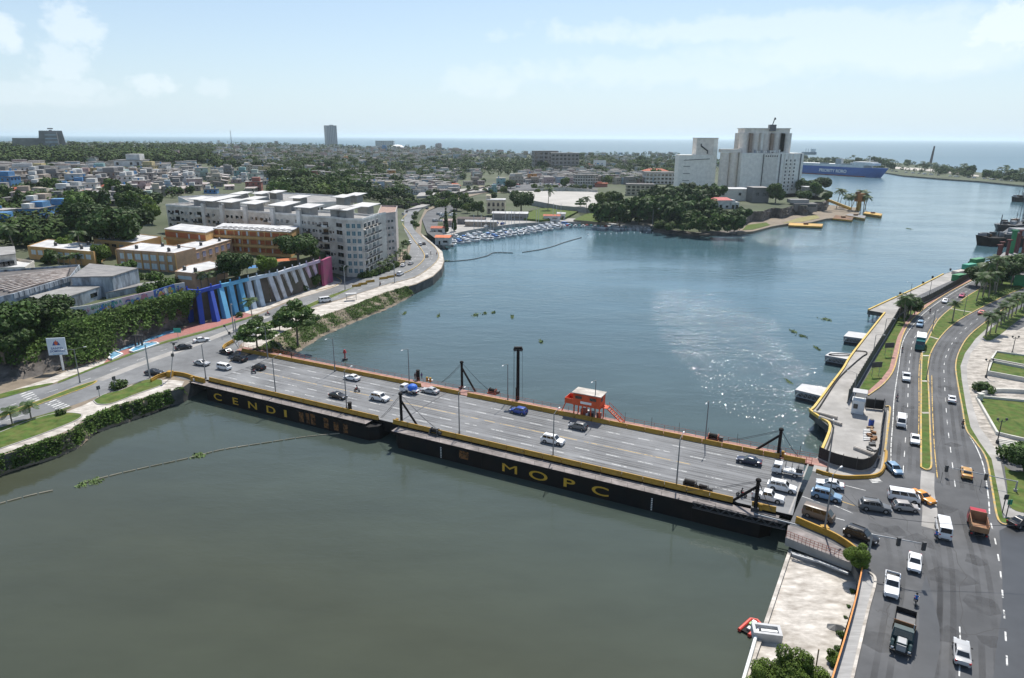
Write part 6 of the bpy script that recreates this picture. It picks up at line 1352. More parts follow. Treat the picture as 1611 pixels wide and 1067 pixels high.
for i in range(9):
 for u in (.34,.5,.66): p = a_+d*ln*u+n*.15; b = MB(); b.box((p.x, p.y, zt1*(.1+.09*i)),(1.4,.4,1.9), glass, rz); b.build('window', t)
for i in range(6): b = MB(); b.box((X(1197+3.2*i),-3.1, zt1*.93),(1.4*k, .3,1.6), glass); b.build('window', t)
for i in range(5):
 for j in (0,1): b = MB(); b.cyl((X(1170+15.5*i),13+14*j, zt1-1),7.4*k, zt2-zt1+1, silo_p, 20); b.build('tower_cell', t, smooth=40)
for i in range(5): b = MB(); b.box((X(1177.7+15.5*min(i, 3)),8+0*i, (zt1+zt2)/2),(3.4*k, 5,(zt2-zt1)*.96), silo_c if i % 2 else mat('rust_brown_panel', (.3,.22,.17),.8,.2)); b.build('infill', t)
b = MB(); b.box((X(1201),20,(zt2+zt3)/2),(66*k, 22, zt3-zt2), silo_p); b.box((X(1201),20, zt3+.4),(68*k, 24,.8), silo_c); b.build('headhouse', t)
b = MB(); b.box((X(1208),10, zt3+1),(9*k, 6,9*k), mat('silo_dark_strip', (.12,.12,.13))); b.tube([(X(1208),10, zt3+5*k),(X(1211),10, zt3+16*k)],.5, dark_metal, 5); b.sphere((X(1211),10, zt3+14*k),1.1, dark_metal, 8,5); b.build('lift_and_antenna', t)
b = MB()
for i in range(14): b.box((X(1182+3.2*i),1, zt1+random.uniform(.5,2.0)),(2.0*k, 2, random.uniform(1,4)), random.choice((silo_w, silo_c, galv)),.2)
b.build('roof_machinery', t)
for px, py, w, d_, h, wm3, rm, lab in ((1150,316,58,22,10, silo_c, roof_w, 'long low cream warehouse at the foot of the silos'),(1196,319,25,18,12.5, greywall, roof_g, 'grey windowless shed below the main silos'),(1278,308,22,12,8, hw['cream'], roof_w, 'cream annex behind the trees right of the silos')):
 p = gz(px, py, z0); t = thing('warehouse', lab, 'warehouse', p); k2 = p.y/FPX; w_ = w*k2 if w > 24 else w*k2; b = MB(); b.box((0, d_/2, h/2-1),(w_, d_, h+2), wm3); b.build('wall', t); b = MB(); b.box((0, d_/2, h+.3),(w_+1, d_+1,.5), rm); b.build('roof', t)
 for i in (-1,1): b = MB(); b.box((i*w_*.22,-.05, h*.6),(2.4,.2,2.4), glass); b.build('window', t)
p = gz(1139,330,8); t = thing('house', 'white riverside villa with a red roof in front of the silo warehouse', 'house', p, .1); k2 = p.y/FPX; b = MB(); b.box((0,5,3.2),(34*k2,11,9), hw['white']); b.box((16*k2,3,2.4),(13*k2,9,7.4), hw['white']); b.build('wall', t); b = MB(); b.add([(-18*k2,-1,7.6),(12*k2,-1,7.6),(12*k2,11,7.6),(-18*k2,11,7.6),(-13*k2,5,9.6),(7*k2,5,9.6)],[(0,1,5,4),(2,3,4,5),(1,2,5),(3,0,4)], mat('pink_red_roof', (.5,.13,.12),.8,.2)); b.build('roof', t)
for x, nm in ((-12, 'window'),(-6, 'door'),(4, 'window'),(13, 'door'),(19, 'door')): b = MB(); b.box((x*k2,-1.6 if x > 10 else -.6,2.5),(2.2,.2,3 if nm == 'door' else 1.6), glass); b.build(nm, t)
t = thing('ruin', 'low grey terraced concrete building on the rocks right of the silos', 'building', gz(1268,330,6)); b = MB(); b.box((0,6,1.5),(20,10,7), greywall); b.box((-4,9,6.5),(16,8,3), concrete); b.build('wall', t); b = MB(); b.box((4,.9,3),(9,.2,1.2), glass); b.build('window', t)
for px, py, s, key, lab in ((1220,320,2.0, 'round', 'round dark tree standing against the silo front'),(1266,305,1.8, 'dark', 'dark tree right of the silo block'),(1283,310,1.7, 'round', 'green tree right of the dark tree by the silos'),(1292,300,1.9, 'dark', 'broad tree at the top of the silo headland'),(1262,318,1.3, 'dark', 'small dark tree in front of the silo annex'),(1256,300,1.6, 'light', 'light green tree between silos and ship'),(1300,318,1.2, 'round', 'brownish tree at the cliff edge above the yellow boom')): tree(key, gz(px, py, z0), s, lab, 'trees by the silos', auto=False)
for i, (px, py, s) in enumerate(((1318,328,1.5),(1323,326,1.3),(1333,330,1.4),(1338,332,1.5),(1345,331,1.4),(1357,332,1.6),(1362,333,1.4),(1352,330,1.7),(1330,327,1.2))): Pm(random.choice(('coco', 'coco2')), px, py, 1.6, s*1.05, 'coconut palm on the river point beside the yellow boom', 'palms on the river point', auto=True)
# yellow loading boom, tower, pier and barges on the point
dy = mat('dredge_yellow', (.5,.3,.04),.7,.25,.5, stain=(.25,.12,.04), stain_amt=.5)
t = thing('loading_boom', 'yellow loading boom with brown cabin tower on the river point', 'crane', g(1350,332,1.6)); bx = t.location; b = MB(); e0, e1 = g(1299,330,1.6)-bx, g(1337,334,1.6)-bx; b.tube([e0+Vector((0,0,9)), e1+Vector((0,0,3))],1.3, dy, 6); b.build('boom', t)
b = MB(); b.box((0,0,4),(2.2,2.2,9), dy); b.build('tower', t); b = MB(); b.box((0,0,12),(7,6,7), mat('brown_orange_cabin', (.36,.15,.05),.8,.25)); b.box((-2.2,0,16),(3,3,2), rust); b.build('cabin', t); b = MB(); b.box((2,-3.1,12.5),(1.6,.2,1.6), glass); b.build('window', t)
b = MB(); [b.tube([(x, y, 9),(x*1.6, y*1.6,0)],.25, dy, 5) for x in (-3,3) for y in (-3,3)]; b.build('legs', t)
def barge(pts, z, h, lab, mt, nm='barge'):
 q = GP(pts, z); c = sum(q, Vector())/len(q); t = thing(nm, lab, 'barge', (c.x, c.y, 0)); b = MB(); b.prism([(p.x-c.x, p.y-c.y) for p in q],-.5, h, mt, dy, True); b.build('hull', t); b = MB(); b.tube([q[0]-c+Vector((0,0, h-z+.0)), q[1]-c+Vector((0,0, h-z))],.3, dark_metal, 5); b.build('fender', t); b = MB(); r = [p-c for p in q]; b.box(((r[0].x+r[2].x)/2,(r[0].y+r[2].y)/2, h+.6),(3,2,1.2), rust); b.build('hatch', t)
barge([(1240,355),(1293,357),(1295,353),(1242,351)],1.5,1.8, 'long yellow barge moored below the cliff', dy); barge([(1310,344),(1340,347),(1343,342),(1314,339)],1.5,1.7, 'rusty yellow barge beside the river point', rust); barge([(1358,337),(1386,341),(1388,338),(1362,334)],1.5,2.4, 'yellow pier pontoon at the tip of the river point', dy); barge([(1330,340),(1360,345),(1362,341),(1336,337)],1.5,2.2, 'grey work pontoon by the river point', greywall)
# ---------------------------------------------------------------- ships
ship_b = mat('ship_blue', (.015,.1,.36),.5,.1,.1); ship_w = paint('ship_white', (.7,.72,.72),.2)
s0, s1 = g(1246,271.3,0), g(1391,280.2,0); d = s1-s0; LS = d.length; rz = math.atan2(d.y, d.x); t = thing('cargo_ship', 'big blue and white roll-on ship with white lettering moored at the spit', 'ship', s0, rz); hh = 15.5
sec = [];
for u, wt, wb, zf in ((0,1,.9,0),(.05,1,.95,0),(.7,1,.95,0),(.85,.92,.7,.3),(.94,.66,.36,.8),(.985,.3,.06,1.2),(1.03,.02,.0,1.5)): sec.append((u*LS, 12*wt, 12*wb, hh+zf*.6, u))
b = MB(); vs = []
for x, wt, wb, z, u in sec: xb = x if u < .9 else x-(u-.9)*LS*.5; vs += [(xb, -wb, -1),(x, -wt, z),(x, wt, z),(xb, wb, -1)]
fs = [];
for i in range(len(sec)-1): o_ = i*4; fs += [(o_, o_+4, o_+5, o_+1),(o_+1, o_+5, o_+6, o_+2),(o_+2, o_+6, o_+7, o_+3)]
fs.append((0,1,2,3)); b.add(vs, fs, ship_b); hl = b.build('hull', t); b = MB(); b.box((LS*.42,0,.4),(LS*.86,24.1,2.2), mat('boot_red', (.2,.03,.03),.6,.1)); b.build('waterline_stripe', t)
b = MB(); b.box((LS*.40,0, hh+2.4),(LS*.86,23,4.8), ship_w); b.build('upper_hull', t); b = MB(); b.box((LS*.8,0, hh+6.2),(LS*.22,22,4), ship_w); b.box((LS*.8,0, hh+9),(LS*.17,20,2), ship_w); b.build('bridge_house', t); b = MB(); b.box((LS*.56,-7, hh+9),(LS*.06,6,11), paint('funnel_grey', (.45,.47,.47))); b.build('funnel', t)
b = MB(); b.tube([(LS*.84,0, hh+9),(LS*.84,0, hh+19)],.5, ship_w, 5); b.tube([(LS*.82,-4, hh+13),(LS*.86,4, hh+13)],.3, ship_w, 4); b.build('mast', t)
for x in (.42,.66): b = MB(); b.box((LS*x, -11.6, hh+5.3),(LS*.1,1,1.6), mat('lifeboat_grey', (.3,.33,.35),.6,.1)); b.build('deck_gear', t)
b = MB(); b.tube([(-2,0, hh+8),(-14,0,2)],2.4, ship_w, 4); b.build('stern_ramp', t)
me = text_mesh('PRIORITY RORO', 7.4, white_paint, .02,1.12,.035); o = inst('ship_lettering', me, hl, (LS*.52,-12.06,5.6)); o.rotation_euler = (PI/2,0,0)
p = g(1273,243.5,0); t = thing('coaster_ship', 'small grey-blue freighter out at sea beyond the spit', 'ship', p, .1); k = p.y/FPX; b = MB(); b.prism([(-11*k, -8),(8*k, -8),(11.5*k, 0),(8*k, 8),(-11*k, 8)],-1,4*k, mat('freighter_teal', (.06,.13,.17),.7,.1), None, True); b.build('hull', t); b = MB(); b.box((6*k, 0,6*k),(5*k, 10,5*k), ship_w); b.build('bridge_house', t)
for x in (-6,-2,2): b = MB(); b.tube([(x*k, 0,3*k),(x*k, 0,9*k)],.8, mat('freighter_teal', (.06,.13,.17)),4); b.build('derrick_post', t)
def workship(px0, py0, px1, py1, h, w, lab, hm, name='work_ship', deck=14, mastx=.5):
 a, c = g(px0, py0,0), g(px1, py1,0); d = c-a; Ls = d.length; t = thing(name, lab, 'ship', a, math.atan2(d.y, d.x)); b = MB(); y = w/2; b.add([(0,0, h*1.25),(Ls*.12,-y, h*1.05),(Ls, -y, h),(Ls, y, h),(Ls*.12, y, h*1.05),(Ls*.05,0,-1),(Ls*.15,-y*.85,-1),(Ls, -y*.85,-1),(Ls, y*.85,-1),(Ls*.15, y*.85,-1)],[(0,1,2,3,4),(0,5,6,1),(1,6,7,2),(2,7,8,3),(3,8,9,4),(4,9,5,0)], hm); b.build('hull', t)
 r = random.Random(px0); b = MB()
 for i in range(deck): x = Ls*r.uniform(.12,.95); b.box((x, r.uniform(-y*.7, y*.7), h+r.uniform(.5,1.6)),(r.uniform(1,5), r.uniform(1,3), r.uniform(1,3.4)), r.choice((dark_metal, rust, galv, concrete, black_steel)))
 b.build('deck_machinery', t); b = MB(); b.box((Ls*.6,0, h+3),(Ls*.16, w*.6,5), paint('ship_house_grey', (.3,.31,.32))); b.build('deck_house', t); b = MB(); b.tube([(Ls*mastx, 0, h),(Ls*mastx, 0, h+14)],.25, dark_metal, 5); b.tube([(Ls*.3,0, h),(Ls*.3,0, h+8)],.2, dark_metal, 5); b.build('mast', t); return t
workship(1532,385,1640,386,5,14, 'black work ship moored by the industrial quay at the right edge', black_steel, deck=26, mastx=.33)
workship(1566,364,1660,352,4,14, 'second dark barge ship behind the black work ship', dark_metal, deck=30, mastx=.8); workship(1590,317,1625,318,4.5,9, 'small tug with orange house at the right edge of the river', black_steel, 'tug_boat', 5,.45)
# ---------------------------------------------------------------- spit: trees, chimney, parked cars
p = g(1463.5,258.5,2.2); t = thing('brick_chimney', 'tall dark banded chimney standing on the palm covered spit', 'chimney', p, 0); h = zat(1466,230, p.y)-2.2; b = MB(); b.tube([(0,0,0),(3,0, h)],3.4, mat('chimney_brown', (.09,.06,.055),.9,.3,.3),10,1.9); b.build('shaft', t)
for z in (.35,.6): b = MB(); b.tube([(3*z, 0, h*z),(3*z+.2,0, h*(z+.06))],3.0-z, mat('chimney_band', (.35,.27,.22),.9,.2),10); b.build('band', t)
random.seed(11)
for i in range(34):
 px = random.choice((random.uniform(1264,1400), random.uniform(1264,1470), random.uniform(1480,1611))); tree(random.choice(('small_a', 'small_b', 'small_b')), g(px, spit_y(px, random.random()**1.3*.75),2.2), random.uniform(1.0,1.9), 'round tree on the spit between river and sea', 'trees on the spit')
tree('small_b', g(1377,262,2.2),3.0, 'largest domed tree on the spit, above the ship bow', 'trees on the spit', auto=False)
for i in range(34):
 px = random.choice((random.uniform(1264,1400), random.uniform(1400,1530), random.uniform(1400,1520), random.uniform(1570,1611))); Pm(random.choice(('coco', 'coco2')), px, spit_y(px, random.random()*.7),2.2, random.uniform(1.2,1.8), 'palm on the spit between river and sea', 'palms on the spit', auto=True)
# ---------------------------------------------------------------- marina boats
hullm = mat('boat_white_hull', (.7,.71,.72),.35,.05);
def boat_proto(L_, w, cabin, mast, cover=None):
 b = MB(); y = w/2; vs = []
 for x, k1, k2, z in ((-L_/2,.9,.75,.95),(-.1*L_, 1,.8,1.0),(.25*L_, .8,.5,1.15),(.5*L_, .03,.0,1.4)): xb = x if x < .4*L_ else x-.9; vs += [(xb, -y*k2,-.3),(x, -y*k1, z),(x, y*k1, z),(xb, y*k2,-.3)]
 fs = [(0,1,2,3)]
 for i in range(3): o_ = i*4; fs += [(o_, o_+4, o_+5, o_+1),(o_+1, o_+5, o_+6, o_+2),(o_+2, o_+6, o_+7, o_+3)]
 b.add(vs, fs, hullm); H_ = b.mesh('hull'); b = MB(); b.box((-.05*L_, 0,1.5),(L_*.38, w*.66,1.1), hullm if not cover else cover, 0,.8); b.box((.0,0,1.6),(L_*.39*.9, w*.62,.4), glass)
 if cabin > 1: b.box((-.1*L_, 0,2.5),(L_*.2, w*.5,.9), hullm, 0,.85); b.tube([(-.2*L_, 0,2.9),(-.2*L_, 0,4.4)],.06, galv, 4)
 K = b.mesh('cabin'); M_ = None
 if mast: b = MB(); b.tube([(.08*L_, 0,1),(.08*L_, 0, mast)],.12, mat('mast_grey', (.5,.5,.5),.4,0),5); b.tube([(.08*L_, 0,2.3),(-.35*L_, 0,2.4)],.16, hullm, 5); M_ = b.mesh('mast')
 return H_, K, M_
bcov = mat('boat_cover_blue', (.03,.16,.45),.7,.1); BT = {'motor boat': boat_proto(8,2.8,1,0), 'cabin cruiser': boat_proto(12,3.8,2,0), 'sailing boat': boat_proto(11,3.2,1,14), 'covered boat': boat_proto(10,3.2,1,0, bcov), 'open boat': boat_proto(6,2.2,1,0, mat('open_boat_teal', (.05,.35,.38),.7,.1)), 'red boat': boat_proto(6,2.2,1,0, mat('open_boat_red', (.5,.07,.06),.7,.1))}
def boat(px, py, kind, rz, lab, grp='boats in the marina', auto=True, s=1.0):
 H_, K, M_ = BT[kind]; t = thing('boat', lab, 'boat', g(px, py, 0), rz, grp); t.scale = (s,)*3; inst('hull', H_, t); inst('cabin', K, t)
 if M_: inst('mast', M_, t)
 if auto: AUTO.append(t)
 return t
edge = [(706,387),(726,383),(745,379.5),(775,377),(800,372.5),(820,370),(844,365.5),(865,362),(890,359)]
boat(712,386, 'cabin cruiser', -1.4, 'tall white cruiser berthed next to the orange-roofed boathouse', auto=False, s=1.2)
for i in range(50):
 u = i/49; px = 706+u*186; ye = float(np.interp(px, [e[0] for e in edge],[e[1] for e in edge])); row = (0,2,0,3,1)[i % 5]; kind = random.choice(('motor boat', 'cabin cruiser', 'sailing boat', 'motor boat', 'cabin cruiser', 'sailing boat', 'covered boat'))
 boat(px+random.uniform(-1,1), ye-.2-row*2.5*(1.25-.6*u), kind, -1.2+random.gauss(0,.25), 'white '+kind+' berthed in the marina' if kind != 'covered boat' else 'white boat with blue cover in the marina', s=random.uniform(.95,1.25))
for i in range(22):
 px = 893+i*6.1; kind = ('red boat', 'open boat', 'motor boat', 'open boat', 'motor boat')[i % 5] if px < 960 else random.choice(('open boat', 'motor boat', 'motor boat'))
 boat(px, float(np.interp(px, [890,925,970,1026],[358.3,358,361,362.5]))-random.uniform(0,.8), kind, -1.5+random.gauss(0,.4), {'red boat': 'small red boat along the long pier', 'open boat': 'small teal boat along the long pier', 'motor boat': 'small white motor boat along the long pier'}[kind], 'boats along the long pier', s=.95)
boat(968,358.5, 'sailing boat', -.2, 'lone sailing boat with tall mast at the right end of the long pier', auto=False, s=1.3)
p = g(1026,361,2.3); t = thing('pier_lamp', 'tall lamp post at the right end of the long pier', 'street lamp', p); inst('pole', LP[0], t, sc=1.5); inst('luminaire', LP[2], t, sc=1.5)
# floating booms on the water
def boom(pts, lab, r, mt, seg=2.4, gap=.35, k=4):
 q = resample(smoothpath(GP(pts, 0),8),.6); b = MB(); st = int(seg/.6)
 for i in range(0, len(q)-st, st): b.tube([p+Vector((0,0,.08)) for p in (q[i], q[i+st//2], q[i+st-1].lerp(q[i+st],.6))], r, mt, 6)
 return tag(b.build('floating_boom'), lab, 'boom')
foam = mat('boom_float', (.36,.32,.24),.8,.4,.15, stain=(.05,.06,.03), stain_amt=.8, stain_scale=.05)
boom([(-40,805),(0,793),(48,780),(100,769)], 'weathered float line crossing the lower left water, left piece', .14, foam); boom([(128,762),(170,750),(230,736),(272,727),(310,718),(350,708),(420,697),(480,688),(540,682)], 'long weathered float line running toward the pontoon gap', .13, foam)
boom([(697,412),(720,411),(745,408),(766,403),(778,398),(810,398.5)], 'dark float line off the marina, left piece', .3, dark_metal, 3); boom([(822,397.5),(850,393),(870,388),(890,381),(915,374)], 'dark float line off the marina, right piece', .3, dark_metal, 3)
b = MB(); [b.sphere((p.x, p.y, .1),.5, white_paint, 8,5) for p in resample(GP([(925,370),(980,367),(1040,366),(1085,367),(1160,366.5)],0),4.5)]; tag(b.build('buoy_line'), 'line of small white floats along the rocky bank', 'buoy line')
hy = mat('hyacinth_green', (.08,.13,.03),.8,.3,.5, island=.4); cs = []
for px, py, w in ((130,762,14),(150,758,22),(313,717,22),(748,496,10),(776,492,6),(851,538,5),(763,493,5),(637,493,4),(690,497,4),(1248,522,8),(1262,529,10),(1300,503,14),(1270,625,14),(806,499,4),(1430,360,6),(1460,287,40),(1500,288,20),(702,411,12),(1285,548,4),(1240,600,4)):
 c = g(px, py, 0); k = c.y/FPX
 for i in range(90): cs.append((c.x+random.gauss(0, w*.26*k), c.y+random.gauss(0,.3+.003*c.y), random.uniform(0,.22)))
v, q = leafquads(np.array(cs), np.tile([0,0,1.0],(len(cs),1))+rng.normal(size=(len(cs),3))*.5,.3); o = bpy.data.objects.new('water_hyacinth', rawmesh('water_hyacinth', v, q, [hy])); C.objects.link(o); o['kind'] = 'stuff'
# ================================================================ right bank: dock, fences, furniture, plaza
def path_wall(name, pts, w, z0, z1, mt, lab, cat='wall', zref=3.95, top=None):
 b = MB(); ribbon(b, smoothpath(GP(pts, zref),4), w, z0, z1, top or mt, mt); return tag(b.build(name), lab, cat)
path_wall('dock_kerb', [(1292,711),(1306,672),(1290,658),(1274.5,646),(1281,641.5),(1310.5,601.5)],.5,3.7,4.35, mat('bright_yellow_kerb', (.62,.42,.05),.7,.2,.6, stain=(.4,.33,.22), stain_amt=.5, stain_scale=.6), 'yellow edge kerb around the near corner of the fenced dock', 'kerb')
path_wall('dock_kerb', [(1311,601),(1326.5,580.5),(1343,554.5),(1392,492.5)],.5,3.7,4.35, P('bright_yellow_kerb'), 'long yellow edge kerb beside the three mooring pontoons', 'kerb')
path_wall('dock_kerb', [(1366,488),(1397,473.5),(1440,454),(1484,431.5)],.5,3.7,4.3, P('bright_yellow_kerb'), 'far yellow edge kerb with black bollards toward the industrial quay', 'kerb')
b = MB(); b.tube(smoothpath([v+Vector((0,0,.2)) for v in GP([(1299,714),(1311,674),(1296,660),(1285,648),(1290,640),(1314,603),(1330,585),(1355,563),(1363,558),(1361,554),(1340,553)],3.95)],5),.16, rubber, 6); tag(b.build('hose'), 'black hose lying along the yellow dock edge', 'hose')
for i, (pts, lab) in enumerate((([(1251,613),(1262,603.6),(1303,610),(1292,623)], 'nearest grey mooring pontoon with weeds at its foot'),([(1298,559),(1307,553.5),(1346,557),(1338,566)], 'middle mooring pontoon with a black hose on top'),([(1327.5,528.7),(1335,521),(1366,525),(1358,533)], 'farthest mooring pontoon of the three'))):
 q = GP(pts, 2.6); c = sum(q, Vector())/4; t = thing('mooring_pontoon', lab, 'pontoon', (c.x, c.y, 0),0, 'mooring pontoons'); r = [p-c for p in q]; b = MB(); b.prism([(p.x, p.y) for p in r],2.25,2.6, roof_w, concrete, True); b.build('slab', t)
 b = MB();
 for a, d_ in ((r[0], r[3]),(r[0], r[1]),(r[1], r[2])):
  for k in range(6): p0, p1 = a.lerp(d_, k/6), a.lerp(d_, (k+1)/6); b.tube([(p0.x, p0.y, 2.2),(p1.x, p1.y, .9)],.07, galv, 4); b.tube([(p1.x, p1.y, 2.2),(p1.x, p1.y, .9)],.07, galv, 4)
  b.tube([(a.x, a.y, .9),(d_.x, d_.y, .9)],.12, galv, 4); b.tube([(a.x, a.y, 2.2),(d_.x, d_.y, 2.2)],.12, galv, 4)
 b.build('truss', t); b = MB(); b.prism([(p.x*.92, p.y*.92) for p in r],-.8,.8, dark_metal); b.build('float', t)
 if i == 1:
  b = MB(); b.tube([(math.cos(a)*3.4, math.sin(a)*1.0,2.75) for a in np.linspace(0,5.6,22)],.13, rubber, 5); b.build('hose', t)
fence_m = mat('dark_green_mesh', (.018,.028,.024),.7,.25,.6)
def fence(name, pts, h, lab, mt, step=2.6, z=3.95, kb=True):
 q = smoothpath(GP(pts, z),5); t = thing(name, lab, 'fence', (0,0,0)); b = MB(); ribbon(b, q, .06, z+.25, z+h, mt); b.build('mesh_panel', t); b = MB()
 if kb: ribbon(b, q, .3, z-.1, z+.3, concrete); b.build('kerb', t)
 for p in resample(q, step): b = MB(); b.tube([(p.x, p.y, z),(p.x, p.y, z+h+.35)],.06, dark_metal, 5); b.build('post', t)
 return t
fence('security_fence', [(1333,634),(1347,609),(1368,573),(1391,535),(1409,505),(1413,497)],3.2, 'dark green security fence along the dock from the kiosk to the palm clump', fence_m)
fence('security_fence', [(1413,497),(1430,487),(1464,472),(1500,452),(1537,431)],2.6, 'dark green fence beside the far dock toward the industrial quay', fence_m)
fence('mesh_fence', [(1287,722),(1310,732),(1345,741),(1360,741),(1374,733),(1382,712),(1387,670),(1391,645)],2.6, 'black mesh fence curving round the near end of the fenced dock', mat('black_mesh', (.012,.012,.013),.75,.2),2.4)
p = g(1348,651,3.95); t = thing('gate_kiosk', 'white two-level guard kiosk at the dock gate', 'kiosk', p, -.5); b = MB(); b.box((0,1,1.5),(2.5,2.4,3.0), ship_w); b.build('wall', t); b = MB(); b.box((0,1,3.1),(2.7,2.6,.2), ship_w); [b.box((x, y+1,4.0),(.12,.12,1.8), ship_w) for x in (-1.1,1.1) for y in (-1,1)]; b.box((0,1.4,5.0),(3.0,2.9,.16), roof_w); b.build('roof', t); b = MB(); b.box((-.5,-.23,1.8),(.9,.06,1.1), glass); b.build('window', t); b = MB(); b.box((1.28,1,1.3),(.06,1.0,2.1), dark_metal); b.build('door', t)
a, c = g(1361,642,3.95), g(1389,645,3.95); t = thing('dock_gate', 'black double gate beside the white guard kiosk', 'gate', a, math.atan2((c-a).y, (c-a).x)); w = (c-a).length
for i in (0,1):
 b = MB(); b.box((w*(.25+.5*i),0,1.2),(w*.48,.05,2.2), P('black_mesh')); b.tube([(w*(.01+.5*i),0,2.4),(w*(.49+.5*i),0,2.4)],.05, dark_metal, 4); b.tube([(w*(.01+.5*i),0,.1),(w*(.49+.5*i),0,.1)],.05, dark_metal, 4); b.build('gate_leaf', t)
for i in (0,.5,1): b = MB(); b.tube([(w*i, 0,0),(w*i, 0,2.8)],.09, dark_metal, 6); b.build('post', t)
for px, py, rz, lab in ((1298,655,-.75, 'left of two pale concrete beams lying on the fenced dock'),(1306,664,-.95, 'right of two pale concrete beams lying on the fenced dock'),(1363,714,-1.0, 'pale concrete beam leaning in the near corner of the fenced dock')):
 b = MB(); b.box((0,0,.3),(5.2,.7,.6), concrete_pale); b.box((0,0,.65),(5.2,.3,.1), concrete_pale); tag(b.build('concrete_beam', loc=g(px, py, 3.92), rz=rz), lab, 'beam', 'concrete beams on the dock')
p = g(1370,670,3.92); t = thing('barrel', 'bright blue barrel standing on the fenced dock', 'barrel', p); b = MB(); b.cyl((0,0,0),.55,1.4, mat('barrel_blue', (.02,.08,.4),.5,.1),12); b.build('body', t); b = MB(); b.cyl((0,0,1.4),.45,.12, dark_metal, 12); b.build('lid', t)
random.seed(9); b = MB()
for i in range(7): q = g(1364,677+i*2.6,3.92); b.box((q.x, q.y, 4.05),(1.6,.28,.2), white_paint, .1)
tag(b.build('plank_stack'), 'row of pale planks laid like rungs on the fenced dock', 'planks')
b = MB()
for i in range(16): q = g(1369+random.uniform(-2,8),672+i*2.6,3.92); b.box((q.x, q.y, 4.05+random.random()*.2),(random.uniform(.4,1.6), random.uniform(.4,1.2), random.uniform(.3,.9)), random.choice((rust, concrete, dark_metal, wood)), random.random()*3)
o = b.build('debris'); o['kind'] = 'stuff'
for px, py, lab in ((1397,560, 'upper dark back of a roadside sign board on two posts by the dock fence'),(1377,592, 'lower dark back of a roadside sign board on two posts by the dock fence')):
 t = thing('sign_board', lab, 'sign', g(px, py, 3.95),.15, 'roadside sign boards'); b = MB(); b.box((0,0,3.2),(2.9,.1,1.5), dark_metal); b.build('panel', t)
 for x in (-1,1): b = MB(); b.tube([(x, .08,0),(x, .08,3.9)],.06, galv, 5); b.build('post', t)
for px, py, mt, lab, w in ((1508,441, mat('container_green', (.02,.2,.07),.6,.2), 'dark green container at the far end of the dock', 7),(1524,424, mat('tarp_teal', (.04,.3,.2),.7,.15), 'teal tarpaulin covered stack on the far dock', 8),(1536,418, P('container_green'), 'green roofed shed at the very end of the far dock', 9),(1509,430, concrete_pale, 'low pale slab stack before the green containers', 8)):
 p = g(px, py, 3.95); t = thing('container', lab, 'container', p, .55); b = MB(); h = 2.6 if w < 8.5 and mt is not concrete_pale else 1.2 if mt is concrete_pale else 3.5; b.box((0,0, h/2),(w, 3, h), mt); b.build('body', t); b = MB(); b.box((0,0, h+.06),(w*.98,2.9,.12), mt); [b.box((-w/2+w*(i+.5)/7,-1.53, h/2),(.15,.08, h*.9), mt) for i in range(7)]; b.build('ribs', t)
for i, (px, py) in enumerate(((1416,464),(1452,447),(1467,438),(1495,426),(1524,415))):
 t = thing('dock_bollard', 'black mooring bollard on the far dock edge', 'bollard', g(px, py, 3.95),0, 'bollards on the far dock'); b = MB(); b.cyl((0,0,0),.4,.7, black_steel, 8); b.build('stem', t); b = MB(); b.sphere((0,0,.85),.5, black_steel, 8,5,.6); b.build('cap', t); AUTO.append(t)
# industrial quay
for pts, zt, wm3, rm, lab in (([(1545,421),(1594,427),(1594,418),(1550,413)],8, P('container_green'), mat('white_corrugated', (.5,.5,.49),.6,.2,.4, stretch=(8,1,1)), 'industrial shed with white corrugated roof and green wall'),([(1568,408),(1611,412),(1640,402),(1580,398)],8, greywall, roof_g, 'grey industrial shed behind the white corrugated roof'),([(1597,432),(1660,437),(1680,420),(1605,418)],9, P('container_green'), roof_g, 'dark green shed at the right edge behind the palms')):
 block('industrial_shed', footprint(pts, zt),3.9, zt, wm3, rm, lab, parapet=0, eave=.03)
for i, (px, py, h) in enumerate(((1567,417,10),(1581,415,12),(1592,410,14),(1598,404,14),(1572,408,9),(1606,412,12))):
 t = thing('gantry_column', 'rust red gantry column at the industrial quay', 'column', g(px, py, 3.9),0, 'gantry columns'); b = MB(); b.box((0,0, h/2),(1,1, h), mat('rust_red_column', (.14,.045,.04),.8,.25)); b.build('shaft', t); b = MB(); b.box((0,0, h),(2.4,1.4,.5), P('rust_red_column')); b.build('cap', t); AUTO.append(t)
t = thing('gantry_column', 'tall green gantry column beside the rust red ones', 'column', g(1587,412,3.9)); b = MB(); b.box((0,0,8),(1.6,1.6,16), P('container_green')); b.build('shaft', t); b = MB(); b.box((0,0,16),(3,2,.6), P('container_green')); b.build('cap', t)
t = thing('lattice_crane', 'dark lattice crane tower at the right edge beyond the black ship', 'crane', g(1607,352,2)); b = MB()
for k in range(7):
 z = k*3.2
 for a, c in ((-1.3,-1.3),(1.3,-1.3),(1.3,1.3),(-1.3,1.3)): b.tube([(a, c, z),(a, c, z+3.2)],.2, dark_metal, 4)
 b.tube([(-1.3,-1.3, z),(1.3,-1.3, z+3.2)],.14, dark_metal, 4); b.tube([(1.3,1.3, z),(1.3,-1.3, z+3.2)],.14, dark_metal, 4)
b.build('tower', t); b = MB(); b.tube([(0,0,22),(12,4,30)],.5, dark_metal, 5); b.build('jib', t)
b = MB(); q = GP([(1575,368),(1611,372),(1720,372),(1720,352),(1600,350)],2); b.prism([(p.x, p.y) for p in q],-3,2.6, dark_metal, rust); struct(b.build('quay'))
